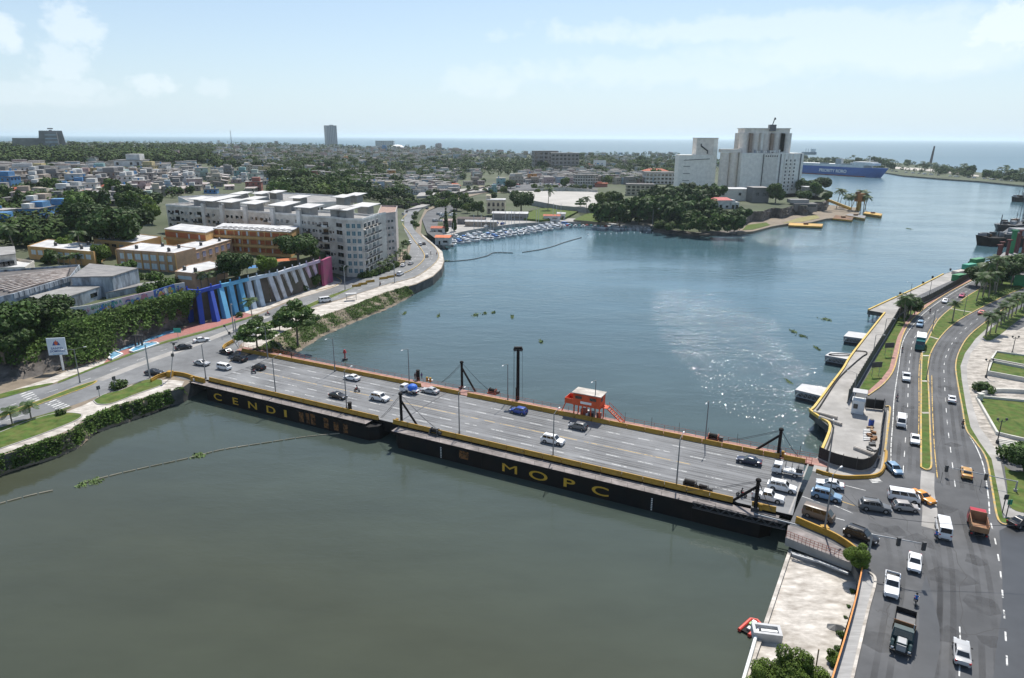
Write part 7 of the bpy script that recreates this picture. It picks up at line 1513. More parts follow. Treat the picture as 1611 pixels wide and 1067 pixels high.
# median and roadside trees and palms
def RT(key, px, py, s, lab, grp='palms of the right bank', nm='palm_tree', cat='palm tree', **k): return tree(key, g(px, py, 4.05), s, lab, grp, nm, cat, auto=k.pop('auto', False), **k)
for px, py, s, key in ((1419,506,.95, 'coco2'),(1431,500,.85, 'royal'),(1424,499,1.0, 'royal'),(1439,494,.8, 'royal'),(1414,500,.9, 'royal2')): RT(key, px, py, s, 'palm in the clump by the dock fence', 'palms by the dock fence', auto=True)
tree('dark', g(1428,496,4),.8, 'dark tree in the palm clump by the dock fence', 'trees of the right bank', auto=False)
RT('royal', 1498,505,.95, 'lone royal palm on the wide part of the road median')
for x, y in ((360,505),(390,485),(440,475),(475,410),(502,390),(535,370),(563,350),(600,325),(640,290),(655,300)): RT(random.choice(('royal', 'royal2')),1480+x/5.08,430+y/5.08, random.uniform(.9,1.05), 'royal palm in the row beside the stone plaza', 'palm row at the plaza', auto=True)
for px, py, s, key in ((1540,474,1.1, 'coco2'),(1546,468,1.2, 'royal'),(1552,470,1.1, 'coco2'),(1560,458,1.3, 'coco'),(1548,455,1.3, 'coco2'),(1566,462,1.1, 'royal'),(1590,450,1.1, 'royal2'),(1604,447,1.1, 'royal')): RT(key, px, py, s, 'palm in the dense clump at the top of the median', 'palms at the top of the median', auto=True)
for px, py, s, key, lab in ((1556,452,1.3, 'light', 'bright topped tree in the clump at the top of the median'),(1575,448,1.3, 'dark', 'dark tree beside the green industrial shed'),(1600,440,1.5, 'dark', 'dark tree at the right edge below the industrial quay'),(1536,450,1.0, 'dark', 'dark tree left part of the clump at the top of the median'),(1610,742,.5, 'dark', 'dark clipped tree cut by the right picture edge'),(1345,890,.42, 'near', 'bright green shrub tree at the near right corner of the bridge')): tree(key, g(px, py, 4), s, lab, 'trees of the right bank', auto=False)
cover('ground_cover', [(1535,478),(1560,462),(1590,452),(1611,450),(1605,456),(1560,474),(1535,484)],1200,.3,.8, leaf_a, 4.0)
# plaza: planters, lawns, walls, steps
pw = paint('plaza_wall_white', (.6,.58,.52),.3)
def planter(pts, lab, z0=3.92, h=1.0, inner_z=.55):
 q = GP(pts, z0); c = sum(q, Vector())/len(q); t = thing('planter', lab, 'planter', (c.x, c.y, z0)); r = [p-c for p in q]; r.append(r[0]); b = MB(); ribbon(b, r, .45,0, h, pw); b.build('wall', t); b = MB(); b.prism([(p.x, p.y) for p in r[:-1]],0, inner_z, grass); b.build('grass_bed', t)
planter([(1559,569),(1567,557),(1660,570),(1660,588)], 'upper walled grass planter on the stone plaza'); planter([(1553,590),(1560,573),(1660,593),(1660,610)], 'lower walled grass planter on the stone plaza', h=1.2)
planter([(1536,628),(1546,627),(1660,638),(1660,705),(1592,690),(1568,684)], 'large sunken lawn with pale low wall on the plaza', h=.7, inner_z=.15)
path_wall('plaza_wall', [(1544,622),(1575,617),(1660,622)],.5,3.9,4.9, pw, 'low pale wall above the large sunken lawn')
t = thing('steps', 'flight of pale stone steps at the corner of the large lawn', 'steps', g(1596,706,3.92),-.45)
for i in range(5): b = MB(); b.box((0, i*.55,.1+.14*i),(5.0,.5,.2+.0), pw); b.build('tread', t)
t = thing('stone_pedestal', 'small white stone pedestal at the corner of the lawn beside the agave bush', 'pedestal', g(1541,630,3.92)); b = MB(); b.box((0,0,.8),(.9,.9,1.6), pw); b.build('shaft', t); b = MB(); b.box((0,0,1.7),(1.3,1.3,.25), pw); b.build('cap', t)
tree('young', g(1543,617,3.95),.9, 'dark spiky agave bush at the plaza corner', None, 'bush', 'bush', auto=False); tree('young', g(1536,616,3.95),.75, 'smaller spiky bush left of the dark agave bush', None, 'bush', 'bush', auto=False); tree('bush', g(1548,616,3.95),1.5, 'broad leafy bush behind the white stone pedestal', None, 'bush', 'bush', auto=False)
tree('bush', g(1603,724,3.95),2.2, 'clipped round hedge beside the steps at the right edge', None, 'bush', 'bush', auto=False)
def plaza_lamp(px, py, tp, lab):
 p = g(px, py, 3.92); h = zat(px, tp, p.y)-3.92; t = thing('plaza_lamp', lab, 'street lamp', p, 0, 'ornamental plaza lamps'); b = MB(); b.cyl((0,0,0),.3,.7, dark_metal, 8); b.tube([(0,0,0),(0,0, h)],.12, dark_metal, 8,.08); b.build('post', t); b = MB(); b.tube([(-.9,0, h-.2),(-.5,0, h-.6),(0,0, h-.3),(.5,0, h-.6),(.9,0, h-.2)],.06, dark_metal, 5); b.build('arms', t)
 for x in (-.9,.9): b = MB(); b.sphere((x, 0, h+.05),.26, dark_metal, 8,6,1.2); b.build('lantern', t)
plaza_lamp(1592,557,530, 'ornamental dark lamp above the upper planter'); plaza_lamp(1551,594,566, 'ornamental dark lamp at the left end of the lower planter'); plaza_lamp(1568.5,697.5,660, 'ornamental dark lamp at the lower corner of the large lawn')
# traffic signals
def signal(px, py, top, ax, ay, lights, lab, mt=galv):
 p = g(px, py, 3.95); h = zat(px+(1 if px > 1400 else 3), top, p.y)-3.95; t = thing('traffic_signal', lab, 'traffic signal', p); b = MB(); b.tube([(0,0,0),(0,0, h)],.17, mt, 8,.12); b.cyl((0,0,0),.3,.4, concrete, 8); b.build('pole', t)
 q = g(ax, ay, 3.95+h); e = Vector((q.x-p.x, q.y-p.y, h-.1)); b = MB(); b.tube([(0,0, h-.1), e],.1, mt, 6,.06); b.build('mast_arm', t)
 for u in lights:
  c = Vector((0,0, h-.1)).lerp(e, u); b = MB(); b.box((c.x, c.y-.15, c.z-.3),(.45,.35,1.3), dark_metal); hd = b.build('signal_head', t)
  for k, mm_ in enumerate((tail_red, kerb_y, mat('signal_green', (.02,.2,.1),.4,0))): b = MB(); b.tube([(c.x, c.y+.03, c.z+.1-.4*k),(c.x, c.y+.08, c.z+.1-.4*k)],.14, mm_, 10); b.build('lens', hd)
signal(1597,773,757,1486,733,(.42,.97), 'right-hand traffic signal with a long arm over the road by the plaza'); signal(1363,893,840,1456,855,(.5,.97), 'traffic signal at the near bridge corner with arm over the left lanes')
for px, py, top, lab in ((1577,806,778, 'dark short post beside the green street sign'),(1583,812,786, 'thin sign post with green plate at the road corner')):
 p = g(px, py, 3.95); h = zat(px, top, p.y)-3.95; t = thing('sign_post', lab, 'sign', p); b = MB(); b.tube([(0,0,0),(0,0, h)],.08, dark_metal, 6); b.build('post', t); b = MB(); b.box((.1,0, h-.5),(.75,.08,.9), mat('sign_green', (.02,.25,.14),.5,0) if px > 1580 else dark_metal); b.build('plate', t)
# lamps on the right bank and left roads
p = g(1296.6,837,4); lamp(0,0, RZB+1.2, 'tall street lamp on an ochre block at the near right bridge corner', p=p, s=1.1, group='street lamps of the right bank'); b = MB(); b.box((0,0,.5),(1.1,1.1,1.0), barrier_y); tag(b.build('lamp_base', loc=p), 'ochre concrete block carrying the lamp at the near right bridge corner', 'base')
lamp(1301.5,742,1.2, 'street lamp on the pavement before the black mesh fence', group='street lamps of the right bank')
for px, py, rz, lab in ((1516,496,2.2, 'street lamp on the median near the lone royal palm'),(1466,522,2.5, 'street lamp on the median beside the white truck'),(1457,598,3.1, 'street lamp on the narrow median above the gate'),(1389,538,-.6, 'street lamp behind the dock fence by the upper sign board'),(1372,566,-.6, 'street lamp behind the dock fence by the lower sign board'),(1341,634,2.4, 'grey post rising beside the white guard kiosk'),(1461,470,-2.4, 'thin lamp post on the far dock'),(1430,476,2.0, 'lamp post in front of the far dock fence')): lamp(px, py, rz, lab, group='street lamps of the right bank', s=.8)
for px, py, rz, lab in ((126,602, RZB+2.0, 'double-armed street lamp in the grassy median at far left'),): lamp(px, py, .55, lab, group='street lamps of the left bank', s=.95, double=True)
for px, py, top, lab, rz in ((236,594,542, 'thick grey utility post at the lawn by the bridge corner', 1.0),(373,538,502, 'dark utility post behind the left bridge end', 1.0),(368,523,478, 'lamp post on the pavement at the blue buttresses', -1.),(543,456,420, 'lamp post in the median near the yellow barriers', 1.5),(621,445,415, 'rusty lamp post on the riverside pavement', 2.5),(182,614,593, 'small traffic light post on the lawn edge', 1),(157,625,608, 'small road sign on two legs by the lawn', 1)):
 p = g(px, py, 4); h = zat(px, top, p.y)-4; t = thing('utility_post', lab, 'post', p, rz); b = MB(); b.tube([(0,0,0),(0,0, h)],.2 if h > 6 else .08, galv, 7,.14 if h > 6 else .07); b.build('pole', t); b = MB()
 if h > 6: b.tube([(0,0, h-.3),(1.8,0, h+.2)],.06, galv, 5); b.box((1.9,0, h+.2),(.7,.25,.12), galv)
 else: b.box((0,0, h-.35),(.8,.12,.9), dark_metal)
 b.build('head', t)
for px, py, dx, dy, top, lab in ((268,591,13,0,541, 'leaning post with signal box on the ochre wall at the bridge left end'),(375,545,-19,0,513, 'leaning wire post at the far left bridge corner')):
 p = g(px, py, 4.6); h = zat(px, top, p.y)-4.6; lean = dx*p.y/FPX; t = thing('leaning_post', lab, 'post', p); b = MB(); b.tube([(0,0,-.6),(lean, 0, h)],.11, galv, 6); b.build('pole', t); b = MB(); b.box((lean*.65,0, h*.65),(.6,.4,.8), dark_metal); b.box((lean, 0, h),(.5,.4,.6), dark_metal); b.build('box', t)
b = MB(); p = g(268,592,4); b.box((p.x, p.y, 4.6),(1.3,1.3,1.6), barrier_y); tag(b.build('post_base'), 'ochre block at the left end of the bridge wall', 'base')
t = thing('street_sign', 'teal street name board on a leafy post by the red paving', 'sign', g(281,536,4)); b = MB(); b.tube([(0,0,0),(0,0,2.6)],.06, galv, 5); b.build('post', t); b = MB(); b.box((0,0,3.2),(2.2,.1,1.4), mat('sign_teal', (.03,.35,.28),.5,.1)); b.build('plate', t)
t = thing('bus_shelter', 'white-roofed bus shelter on the river pavement', 'shelter', g(553,472,4),.3); b = MB(); b.box((0,0,2.5),(4,2,.15), roof_w); b.build('roof', t); b = MB(); [b.tube([(x, y, 0),(x, y, 2.5)],.06, galv, 5) for x in (-1.8,1.8) for y in (-.8,.8)]; b.box((0,.7,.5),(3.2,.5,.1), dark_metal); b.build('frame', t)
for px, py, lab in ((557,451, 'first'),(567,447.5, 'second'),(579,443.5, 'third'),(598,440, 'fourth'),(610,437, 'fifth'),(620,434.5, 'sixth')):
 p = g(px, py, 3.95); inst('x', segm); o = bpy.data.objects[-1] if 0 else None
for o in [o for o in bpy.data.objects if o.name.split('.')[0] == 'x']: bpy.data.objects.remove(o)
for i, (px, py) in enumerate(((554,452),(564,449),(576,445),(597,440),(609,437.5),(620,434.5))): o = inst('road_barrier', segm, None, g(px, py, 3.95),.62); tag(o, 'ochre concrete barrier in the middle of the curved road', 'barrier', 'ochre road barriers'); AUTO.append(o)
# near right: walkway stub, rails, pipes, platform furniture, big tree
b = MB(); b.prism([(p.x, p.y) for p in GP([(1240,826),(1236,846),(1262,856),(1345,888),(1352,878),(1325,862),(1300,850),(1252,829)],3.95)],2.6,3.93, walk_grey, concrete, True); tag(b.build('walkway'), 'grey concrete walkway stub at the near right bridge corner', 'walkway')
def guard(pts, z, h, mt, lab, nm='guard_rail', step=1.0, r=.04, bars=3):
 q = smoothpath(GP(pts, z),5); t = thing(nm, lab, 'railing', (0,0,0)); b = MB()
 for j in range(bars): b.tube([p+Vector((0,0, h*(1-j*.36))) for p in q], r, mt, 4)
 b.build('rail', t); b = MB(); [b.tube([p, p+Vector((0,0, h))], r, mt, 4) for p in resample(q, step)]; b.build('balusters', t)
guard([(1237,845),(1265,856),(1300,869),(1325,878)],3.95,1.1, red_steel, 'red railing along the concrete walkway stub', step=.6)
orange_rail = mat('orange_rail_paint', (.6,.22,.03),.6,.15); path_wall('rail_wall', [(1357,892),(1346,946),(1328,1012),(1298,1110),(1260,1250)],.18,3.9,5.0, mat('dark_blue_wall', (.06,.065,.08),.8,.2), 'long orange-topped parapet beside the boardwalk pavement', top=orange_rail)  # dark blue parapet sides under the orange top
b = MB();
for v_ in (0,1): b.tube([v+Vector((0,.5*v_, 0)) for v in GP([(1246,872),(1290,885),(1335,903)],2.6)],.2 if not v_ else .12, galv, 8)
tag(b.build('pipes'), 'pair of grey pipes running below the walkway stub', 'pipes')
t = thing('concrete_box', 'white hollow concrete box on the river edge of the pale platform', 'box', g(1205,1002,1.8),-.18); t.scale = (.78,)*3; b = MB()
for c_, d_ in (((0,-1.1,.8),(4.6,.5,1.6)),((0,1.1,.8),(4.6,.5,1.6)),((-2.05,0,.8),(.5,1.7,1.6)),((2.05,0,.8),(.5,1.7,1.6))): b.box(c_, d_, roof_w)
b.build('wall', t); b = MB(); b.box((0,0,.6),(3.6,1.7,.5), black_steel); b.box((.4,0,1.15),(2.6,.5,.35), white_paint); b.build('machinery', t)
b = MB(); b.tube(GP([(1194,984),(1184,1020),(1168,1075),(1140,1180)],2.4),.22, white_paint, 8); b.tube(GP([(1194,984),(1207,988)],2.6),.15, white_paint, 6); tag(b.build('pipe'), 'white pipe running down the river edge of the platform', 'pipe')
t = thing('work_raft', 'red and black inflatable work raft floating at the platform edge', 'raft', g(1180,989,0),.75); t.scale = (.72,)*3; rr = mat('raft_red', (.55,.05,.03),.5,.1); b = MB(); b.tube([(-2.3,-1.0,.35),(2.1,-1.0,.35)],.36, rr, 10); b.tube([(-2.3,1.0,.35),(2.1,1.0,.35)],.36, rr, 10); b.tube([(2.1,-1.0,.35),(2.6,0,.4),(2.1,1.0,.35)],.34, rr, 10); b.build('tubes', t)
b = MB(); b.box((0,0,.3),(4.0,1.5,.2), black_steel); b.build('deck', t); b = MB(); b.box((.6,.1,.6),(.8,.7,.5), mat('raft_green', (.3,.5,.2),.6,.1)); b.box((-.8,-.2,.6),(.9,.6,.5), galv); b.box((1.5,0,.6),(.6,.8,.5), white_paint); b.build('gear', t)
for px, py, s, key, lab in ((1240,1088,.62, 'near', 'large bright green tree at the bottom edge on the platform'),(1203,1094,.5, 'near', 'green tree left part of the clump at the bottom edge'),(1272,1094,.48, 'near', 'dark green tree right part of the clump at the bottom edge'),(1312,1050,.3, 'light', 'small weed shrub by the orange parapet at the bottom')): tree(key, g(px, py, 1.0), s, lab, 'trees on the platform', auto=False)
b = MB(); b.tube([g(1281,1067,1.8), g(1281,1067,1.8)+Vector((0,0,4.2))],.08, wood, 6); tag(b.build('wooden_pole'), 'thin wooden pole standing in the bottom tree clump', 'pole')
for px, py, s in ((1341,932,.3),(1335,955,.2),(1323,1000,.38),(1318,1022,.3),(1330,972,.18),(1312,1048,.35)): t = tree('bush', g(px, py, 1.8), s, 'weed tuft between platform and orange parapet', 'weeds beside the parapet', 'bush', 'bush')
t = thing('tarpaulin', 'crumpled dark tarpaulin lying on the pale platform', 'tarpaulin', g(1314,987,1.8)); b = MB(); b.add([(1.3*math.cos(a)*random.uniform(.7,1.1),.8*math.sin(a)*random.uniform(.7,1.1),.05) for a in np.linspace(0,5.9,12)]+[(0,0,.45)],[(i, (i+1) % 12,12) for i in range(12)], dark_metal); b.build('sheet', t)
# white boat with a boatman below letter P
t = thing('rowing_boat', 'small white motor boat beside the pontoon below the letter P', 'boat', g(877,759,0), RZB-.1); H_, K, M_ = BT['open boat']; b = MB(); y = .8
vs = []
for x, k1, k2, z in ((-2.2,.9,.7,.5),(0,1,.8,.5),(1.3,.8,.5,.6),(2.3,.05,.02,.75)): xb = x if x < 2 else x-.4; vs += [(xb, -y*k2,-.2),(x, -y*k1, z),(x, y*k1, z),(xb, y*k2,-.2)]
fs = [(0,1,2,3)]
for i in range(3): o_ = i*4; fs += [(o_, o_+4, o_+5, o_+1),(o_+1, o_+5, o_+6, o_+2),(o_+2, o_+6, o_+7, o_+3),(o_+3, o_+7, o_+4, o_)]
b.add(vs, fs, white_paint); b.build('hull', t); b = MB(); b.box((-.8,0,.35),(.35,1.3,.06), wood); b.box((.5,0,.35),(.35,1.2,.06), wood); b.build('bench', t); b = MB(); b.box((-2.3,0,.5),(.35,.35,.7), dark_metal); b.build('outboard_motor', t)
BOATMAN = (g(877,759,0), RZB-.1)
t = thing('channel_buoy', 'small red and white buoy floating beyond the bridge at left', 'buoy', g(543,566,0)); b = MB(); b.cyl((0,0,-.3),.8,.8, dark_metal, 10); b.build('float', t); b = MB(); b.tube([(0,0,.4),(0,0,3)],.2, tail_red, 6); b.box((0,0,2.6),(.9,.9,1.0), tail_red, 0,.5); b.build('topmark', t)
# overhead cables over the lower left water and the intersection
def cable(a, c, sag, lab):
 b = MB(); b.tube([a.lerp(c, u)+Vector((0,0,-4*sag*u*(1-u))) for u in np.linspace(0,1,14)],.035, dark_metal, 4, cap=False); tag(b.build('overhead_cable'), lab, 'cable', 'overhead cables')
cable(g(1366,893,3.95)+Vector((0,0,8.5)), g(1700,905,3.95)+Vector((0,0,9)),1.2, 'thin overhead cable from the near bridge corner across the right road')
cable(g(1296,837,4)+Vector((0,0,9)), g(1363,893,4)+Vector((0,0,8)),.5, 'thin overhead cable between the corner lamp and the near traffic signal')
# ================================================================ vehicles
tyre_m = mat('tyre_rubber', (.012,.012,.012),.85,0); rim_m = mat('rim_silver', (.35,.35,.36),.35,0, metal=.6); trim = mat('black_trim', (.015,.015,.016),.5,0); hl_m = mat('headlight', (.6,.62,.65),.15,0);
CARP = {}
def paintm(n_, c, metal=0): return mat('car_paint_'+n_, c, .28,0, metal=metal, spec=.6)
PC = {k: paintm(k, c) for k, c in dict(white=(.72,.72,.72), silver=(.42,.42,.42), grey=(.13,.135,.14), black=(.01,.01,.012), navy=(.012,.02,.05), blue=(.02,.06,.3), light_blue=(.2,.32,.45), tan=(.16,.12,.09), beige=(.38,.35,.33), orange=(.75,.3,.04), gold=(.5,.27,.07), pink_red=(.55,.05,.15), coral=(.65,.16,.12), teal=(.01,.12,.12), red=(.42,.02,.03), cream=(.6,.5,.3)).items()}
def wheel_mesh(r, w):
 b = MB(); n = 16; b.tube([(0,-w/2,0),(0, w/2,0)], r, tyre_m, n); b.tube([(0,-w/2-.012,0),(0, w/2+.012,0)], r*.62, rim_m, 10); return b.mesh('wheel', 40)
def car_parts(key, L_, W_, H_, belt, xw0, xr0, xr1, xw1, tailz, hoodz, cabw=.74, wr=.33, axle=(.31,-.30), bed=None, vanface=False):
 w = W_/2; zb = .22; st = [(L_/2,.5,.78,.32),(L_/2-.1, hoodz-.12,.9,.24),(L_/2-.45, hoodz-.03,.97, zb),(xw0+.15, hoodz+.05,1, zb),(xw0-.2, belt, 1, zb),(xw1+.25, belt, 1, zb),(xw1-.15,(belt+tailz)/2,1, zb),(-L_/2+.35, tailz, .98, zb),(-L_/2+.06, tailz-.06,.92,.26),(-L_/2, tailz-.25,.84,.34)]
 if vanface: st = [(L_/2, belt-.25,.86,.3),(L_/2-.12, belt-.06,.95,.24),(L_/2-.4, belt, 1, zb),(-L_/2+.3, belt, 1, zb),(-L_/2+.04, belt-.03,.95,.25),(-L_/2, belt-.1,.9,.32)]
 b = MB(); vs = []; n = 11
 for x, zt, k, z0 in st:
  h = zt-z0; half = [(.0, z0),(.8*w*k, z0),(.95*w*k, z0+.1*h),(w*k, z0+.45*h),(.985*w*k, z0+.7*h),(.93*w*k, zt-.05*h),(.84*w*k, zt)]
  sec = [(x, -y, z) for y, z in half[::-1]]+[(x, y, z) for y, z in half[1:]]; n = len(sec); vs += sec
 fs = [(i*n+j, i*n+j+1,(i+1)*n+j+1,(i+1)*n+j) for i in range(len(st)-1) for j in range(n-1)]+[(i*n+n-1, i*n, (i+1)*n, (i+1)*n+n-1) for i in range(len(st)-1)]
 fs += [tuple(range(n))[::-1], tuple(range((len(st)-1)*n, len(st)*n))]; paint0 = PC['white']; b.add(vs, [f[::-1] for f in fs], paint0)
 # greenhouse
 bw, tw = .9*w, cabw*w; zb_ = belt-.03; B0_ = [(xw0,-bw, zb_),(xw0, bw, zb_),(xw1, bw, zb_),(xw1,-bw, zb_)]; T0_ = [(xr0,-tw, H_-.05),(xr0, tw, H_-.05),(xr1, tw, H_-.05),(xr1,-tw, H_-.05)]
 R0_ = [(xr0-.18,-tw*.88, H_),(xr0-.18, tw*.88, H_),(xr1+.15, tw*.88, H_),(xr1+.15,-tw*.88, H_)]
 b.add(B0_+T0_+R0_, [(i, (i+1) % 4,4+(i+1) % 4,4+i) for i in range(4)]+[(4+i, 4+(i+1) % 4,8+(i+1) % 4,8+i) for i in range(4)]+[(8,9,10,11)], paint0)
 for sx in axle:
  for sy in (-1,1): b.tube([(sx*L_, sy*(w-.16), wr+.02),(sx*L_, sy*(w+.004), wr+.02)], wr*1.16, trim, 16)
 b.box((L_/2+.005,0,.38),(.05, W_*.6,.16), trim); b.box((-L_/2-.005,0,.38),(.05, W_*.6,.14), trim)
 if bed:
  b0, b1 = bed; z = tailz
  for y in (-w*.93, w*.93): b.box(((b0+b1)/2, y, z+.13),(b0-b1,.1,.3), paint0)
  b.box((b1+.05,0, z+.13),(.1, W_*.92,.3), paint0); b.box(((b0+b1)/2,0, z+.02),(b0-b1-.1, W_*.86,.03), trim)
 parts = {'body': b.mesh('body', 35)}
 def gl_(nm, a, b_, c, d, *uv): q = MB(); q.panel(a, b_, c, d, *uv, .008, glass); parts.setdefault(nm, []).append(q.mesh(nm))
 gl_('windshield', B0_[0], B0_[1], T0_[1], T0_[0],.06,.94,.1,.95); gl_('rear_window', B0_[2], B0_[3], T0_[3], T0_[2],.08,.92,.2,.92)
 lx = abs(xw0-xw1); cuts = [(.08,.46),(.5,.9)] if lx < 3.1 else [(.06,.32),(.35,.62),(.65,.93)]
 if bed: cuts = [(.1,.5),(.54,.9)]
 for u0, u1 in cuts: gl_('side_window', B0_[1], B0_[2], T0_[2], T0_[1], u0, u1,.14,.88); gl_('side_window', B0_[3], B0_[0], T0_[0], T0_[3],1-u1,1-u0,.14,.88)
 for sy in (-1,1):
  q = MB(); q.box((L_/2-.16, sy*w*.72, min(hoodz-.17,.72)),(.3, w*.36,.15), hl_m); parts.setdefault('headlight', []).append(q.mesh('headlight'))
  q = MB(); q.box((-L_/2+.12, sy*w*.78, tailz-.17),(.26, w*.26,.2), tail_red); parts.setdefault('tail_light', []).append(q.mesh('tail_light'))
  q = MB(); q.box((xw0-.35, sy*(w+.08), belt+.08),(.14,.2,.14), trim); parts.setdefault('mirror', []).append(q.mesh('mirror'))
 if key in ('suv', 'wagon'):
  q = MB(); [q.box(((xr0+xr1)/2, sy*tw*.85, H_+.03),(abs(xr0-xr1)*.8,.05,.05), trim) for sy in (-1,1)]; parts['roof_rails'] = q.mesh('roof_rails')
 parts['_w'] = (wheel_mesh(wr, .22),[(sx*L_, sy*(w-.1), wr) for sx in axle for sy in (-1,1)]); CARP[key] = parts
car_parts('sedan', 4.65,1.82,1.46,.95,1.0,.25,-.95,-1.65,.98,.88)
car_parts('suv', 4.85,1.95,1.8,1.12,1.15,.5,-1.95,-2.3,1.1,1.02,.78,.38)
car_parts('hatch', 4.0,1.74,1.54,.98,1.05,.35,-1.45,-1.85,.98,.88,.76,.31)
car_parts('van', 4.9,1.9,2.05,1.18,2.2,1.45,-2.3,-2.42,1.15,1.1,.84,.33, vanface=True)
car_parts('minibus', 5.4,1.95,2.25,1.2,2.45,1.7,-2.55,-2.68,1.18,1.1,.86,.35, vanface=True)
car_parts('pickup', 5.3,1.92,1.8,1.1,1.05,.5,-.75,-1.0,1.0,1.05,.78,.39, bed=(-1.08,-2.62))
car_parts('low', 4.4,1.75,1.42,.93,.9,.2,-.95,-1.55,.95,.86)
def car(key, px, py, head, col, lab, name=None, cat='car', grp='vehicles in traffic', z=4.0, s=1.0, auto=False, roofcol=None):
 p = g(px, py, z);
 if isinstance(head, tuple): q = g(px+head[0], py+head[1], z)-p; rz = math.atan2(q.y, q.x)
 else: rz = head
 t = thing(name or {'sedan': 'sedan_car', 'suv': 'suv', 'hatch': 'hatchback_car', 'van': 'van', 'minibus': 'minibus', 'pickup': 'pickup_truck', 'low': 'sedan_car'}[key], lab, cat, p, rz, grp); t.scale = (s,)*3
 for nm, me in CARP[key].items():
  if nm == '_w':
   for w_ in me[1]: inst('wheel', me[0], t, w_)
  elif isinstance(me, list):
   for m1 in me: inst(nm, m1, t)
  elif nm == 'body': inst('body', me, t, mats={0: PC[col]})
  else: inst(nm, me, t)
 if auto: AUTO.append(t)
 return t
RB, LB = RZB, RZB+PI
car('suv', 870,697, RB, 'white', 'white SUV on the bridge beside the lamp above letter P', cat='suv'); car('sedan', 532,626, RB, 'black', 'dark sedan on the bridge near the CENDI pontoon end'); car('suv', 598,629.5, RB, 'white', 'white SUV with dark roof hatch left of the middle derrick', cat='suv')
car('sedan', 554,597.5, LB, 'white', 'white sedan on the far side of the bridge'); car('sedan', 677,618, LB, 'silver', 'silver sedan on the bridge at the pontoon joint'); car('hatch', 816,650, LB, 'blue', 'bright blue hatchback on the bridge'); car('hatch', 909,674.5, LB, 'grey', 'dark grey hatchback in front of the orange-red cabin')
car('sedan', 1178,729, LB, 'navy', 'dark navy sedan near the right end of the bridge'); car('suv', 1230,771, RB, 'white', 'white SUV with sunroof at the right end joint of the bridge', cat='suv'); car('pickup', 1208,786, RB, 'white', 'white pickup behind the near right derrick', cat='pickup')
car('sedan', 1305,766, RB+PI+.05, 'white', 'white sedan just entering the bridge from the intersection'); car('suv', 1300,784, RB-.08, 'light_blue', 'light blue SUV at the right end of the bridge', cat='suv'); car('van', 1287,815, RB-.2, 'tan', 'tan van with silver roof leaving the bridge', cat='van'); car('suv', 1354,848, RB-.3, 'black', 'black SUV turning beside the near traffic signal', cat='suv'); car('suv', 1376,802, RB+.15, 'grey', 'dark grey SUV entering the intersection', cat='suv')
car('van', 1421,787, RB+.12, 'white', 'white minivan crossing the intersection', cat='van'); car('hatch', 1424,802, RB+.25, 'beige', 'beige hatchback below the white minivan'); car('sedan', 1450,786,-1.25, 'orange', 'orange taxi with white bonnet turning in the intersection'); car('hatch', 1406,742,-1.6, 'light_blue', 'pale blue hatchback waiting at the end of the left lanes'); car('sedan', 1439,695,(0,14), 'white', 'white taxi heading down the left lanes near the median tip')
car('sedan', 1520,748,(-1.5,-14), 'gold', 'gold taxi driving away on the right lanes'); car('minibus', 1483,838,(-3,-14), 'white', 'white minibus in the middle of the intersection', cat='minibus'); car('sedan', 1438,890,(-1,14), 'white', 'white car waiting below the near traffic signal'); car('pickup', 1402,927,(-1,14), 'white', 'white pickup heading down beside the boardwalk', cat='pickup'); car('sedan', 1512,1032,(-1,-14), 'silver', 'silver sedan driving away at the bottom right'); car('sedan', 1606,826,(14,-3), 'black', 'black car cut by the right picture edge')
car('van', 1417,668,(0,12), 'white', 'white van heading down beside the dock gate', cat='van'); car('pickup', 1425,597,(1,12), 'white', 'white pickup on the left lanes beside the sign boards', cat='pickup'); car('suv', 1447,513,(-4,8), 'light_blue', 'silver blue SUV ahead of the white box truck', cat='suv'); car('sedan', 1487,476,(-7,5), 'white', 'white car on the far left lanes near the lone palm'); car('low', 1513,467,(-7,5), 'pink_red', 'pink-red car far up the left lanes'); car('sedan', 1544,494,(8,-6), 'coral', 'coral red car on the right lanes by the palm row'); car('low', 1497,631,(-.5,-12), 'white', 'white car on the right lanes beside the plaza lawn')
car('sedan', 318,574, RB+.1, 'silver', 'silver-grey sedan at the left end of the bridge'); car('van', 353,581, RB+.05, 'white', 'small white van at the left end of the bridge', cat='van', s=.85); car('suv', 376,568, LB, 'black', 'black SUV in the far lane at the left end', cat='suv'); car('hatch', 407,581, LB, 'black', 'black hatchback beside a motorcycle at the left end'); car('sedan', 356,556, LB-.1, 'black', 'black car beside the far left ochre wall'); car('sedan', 243,589, RB+.4, 'black', 'black sedan half hidden by the ochre wall at the left'); car('sedan', 289,549,.62, 'black', 'black sedan on the left riverside road by the red paving'); car('sedan', 317,537.5,.62, 'white', 'white sedan ahead of the black one on the left riverside road'); car('van', 512,475,.62, 'white', 'white van on the riverside road below the pink buttresses', cat='van')
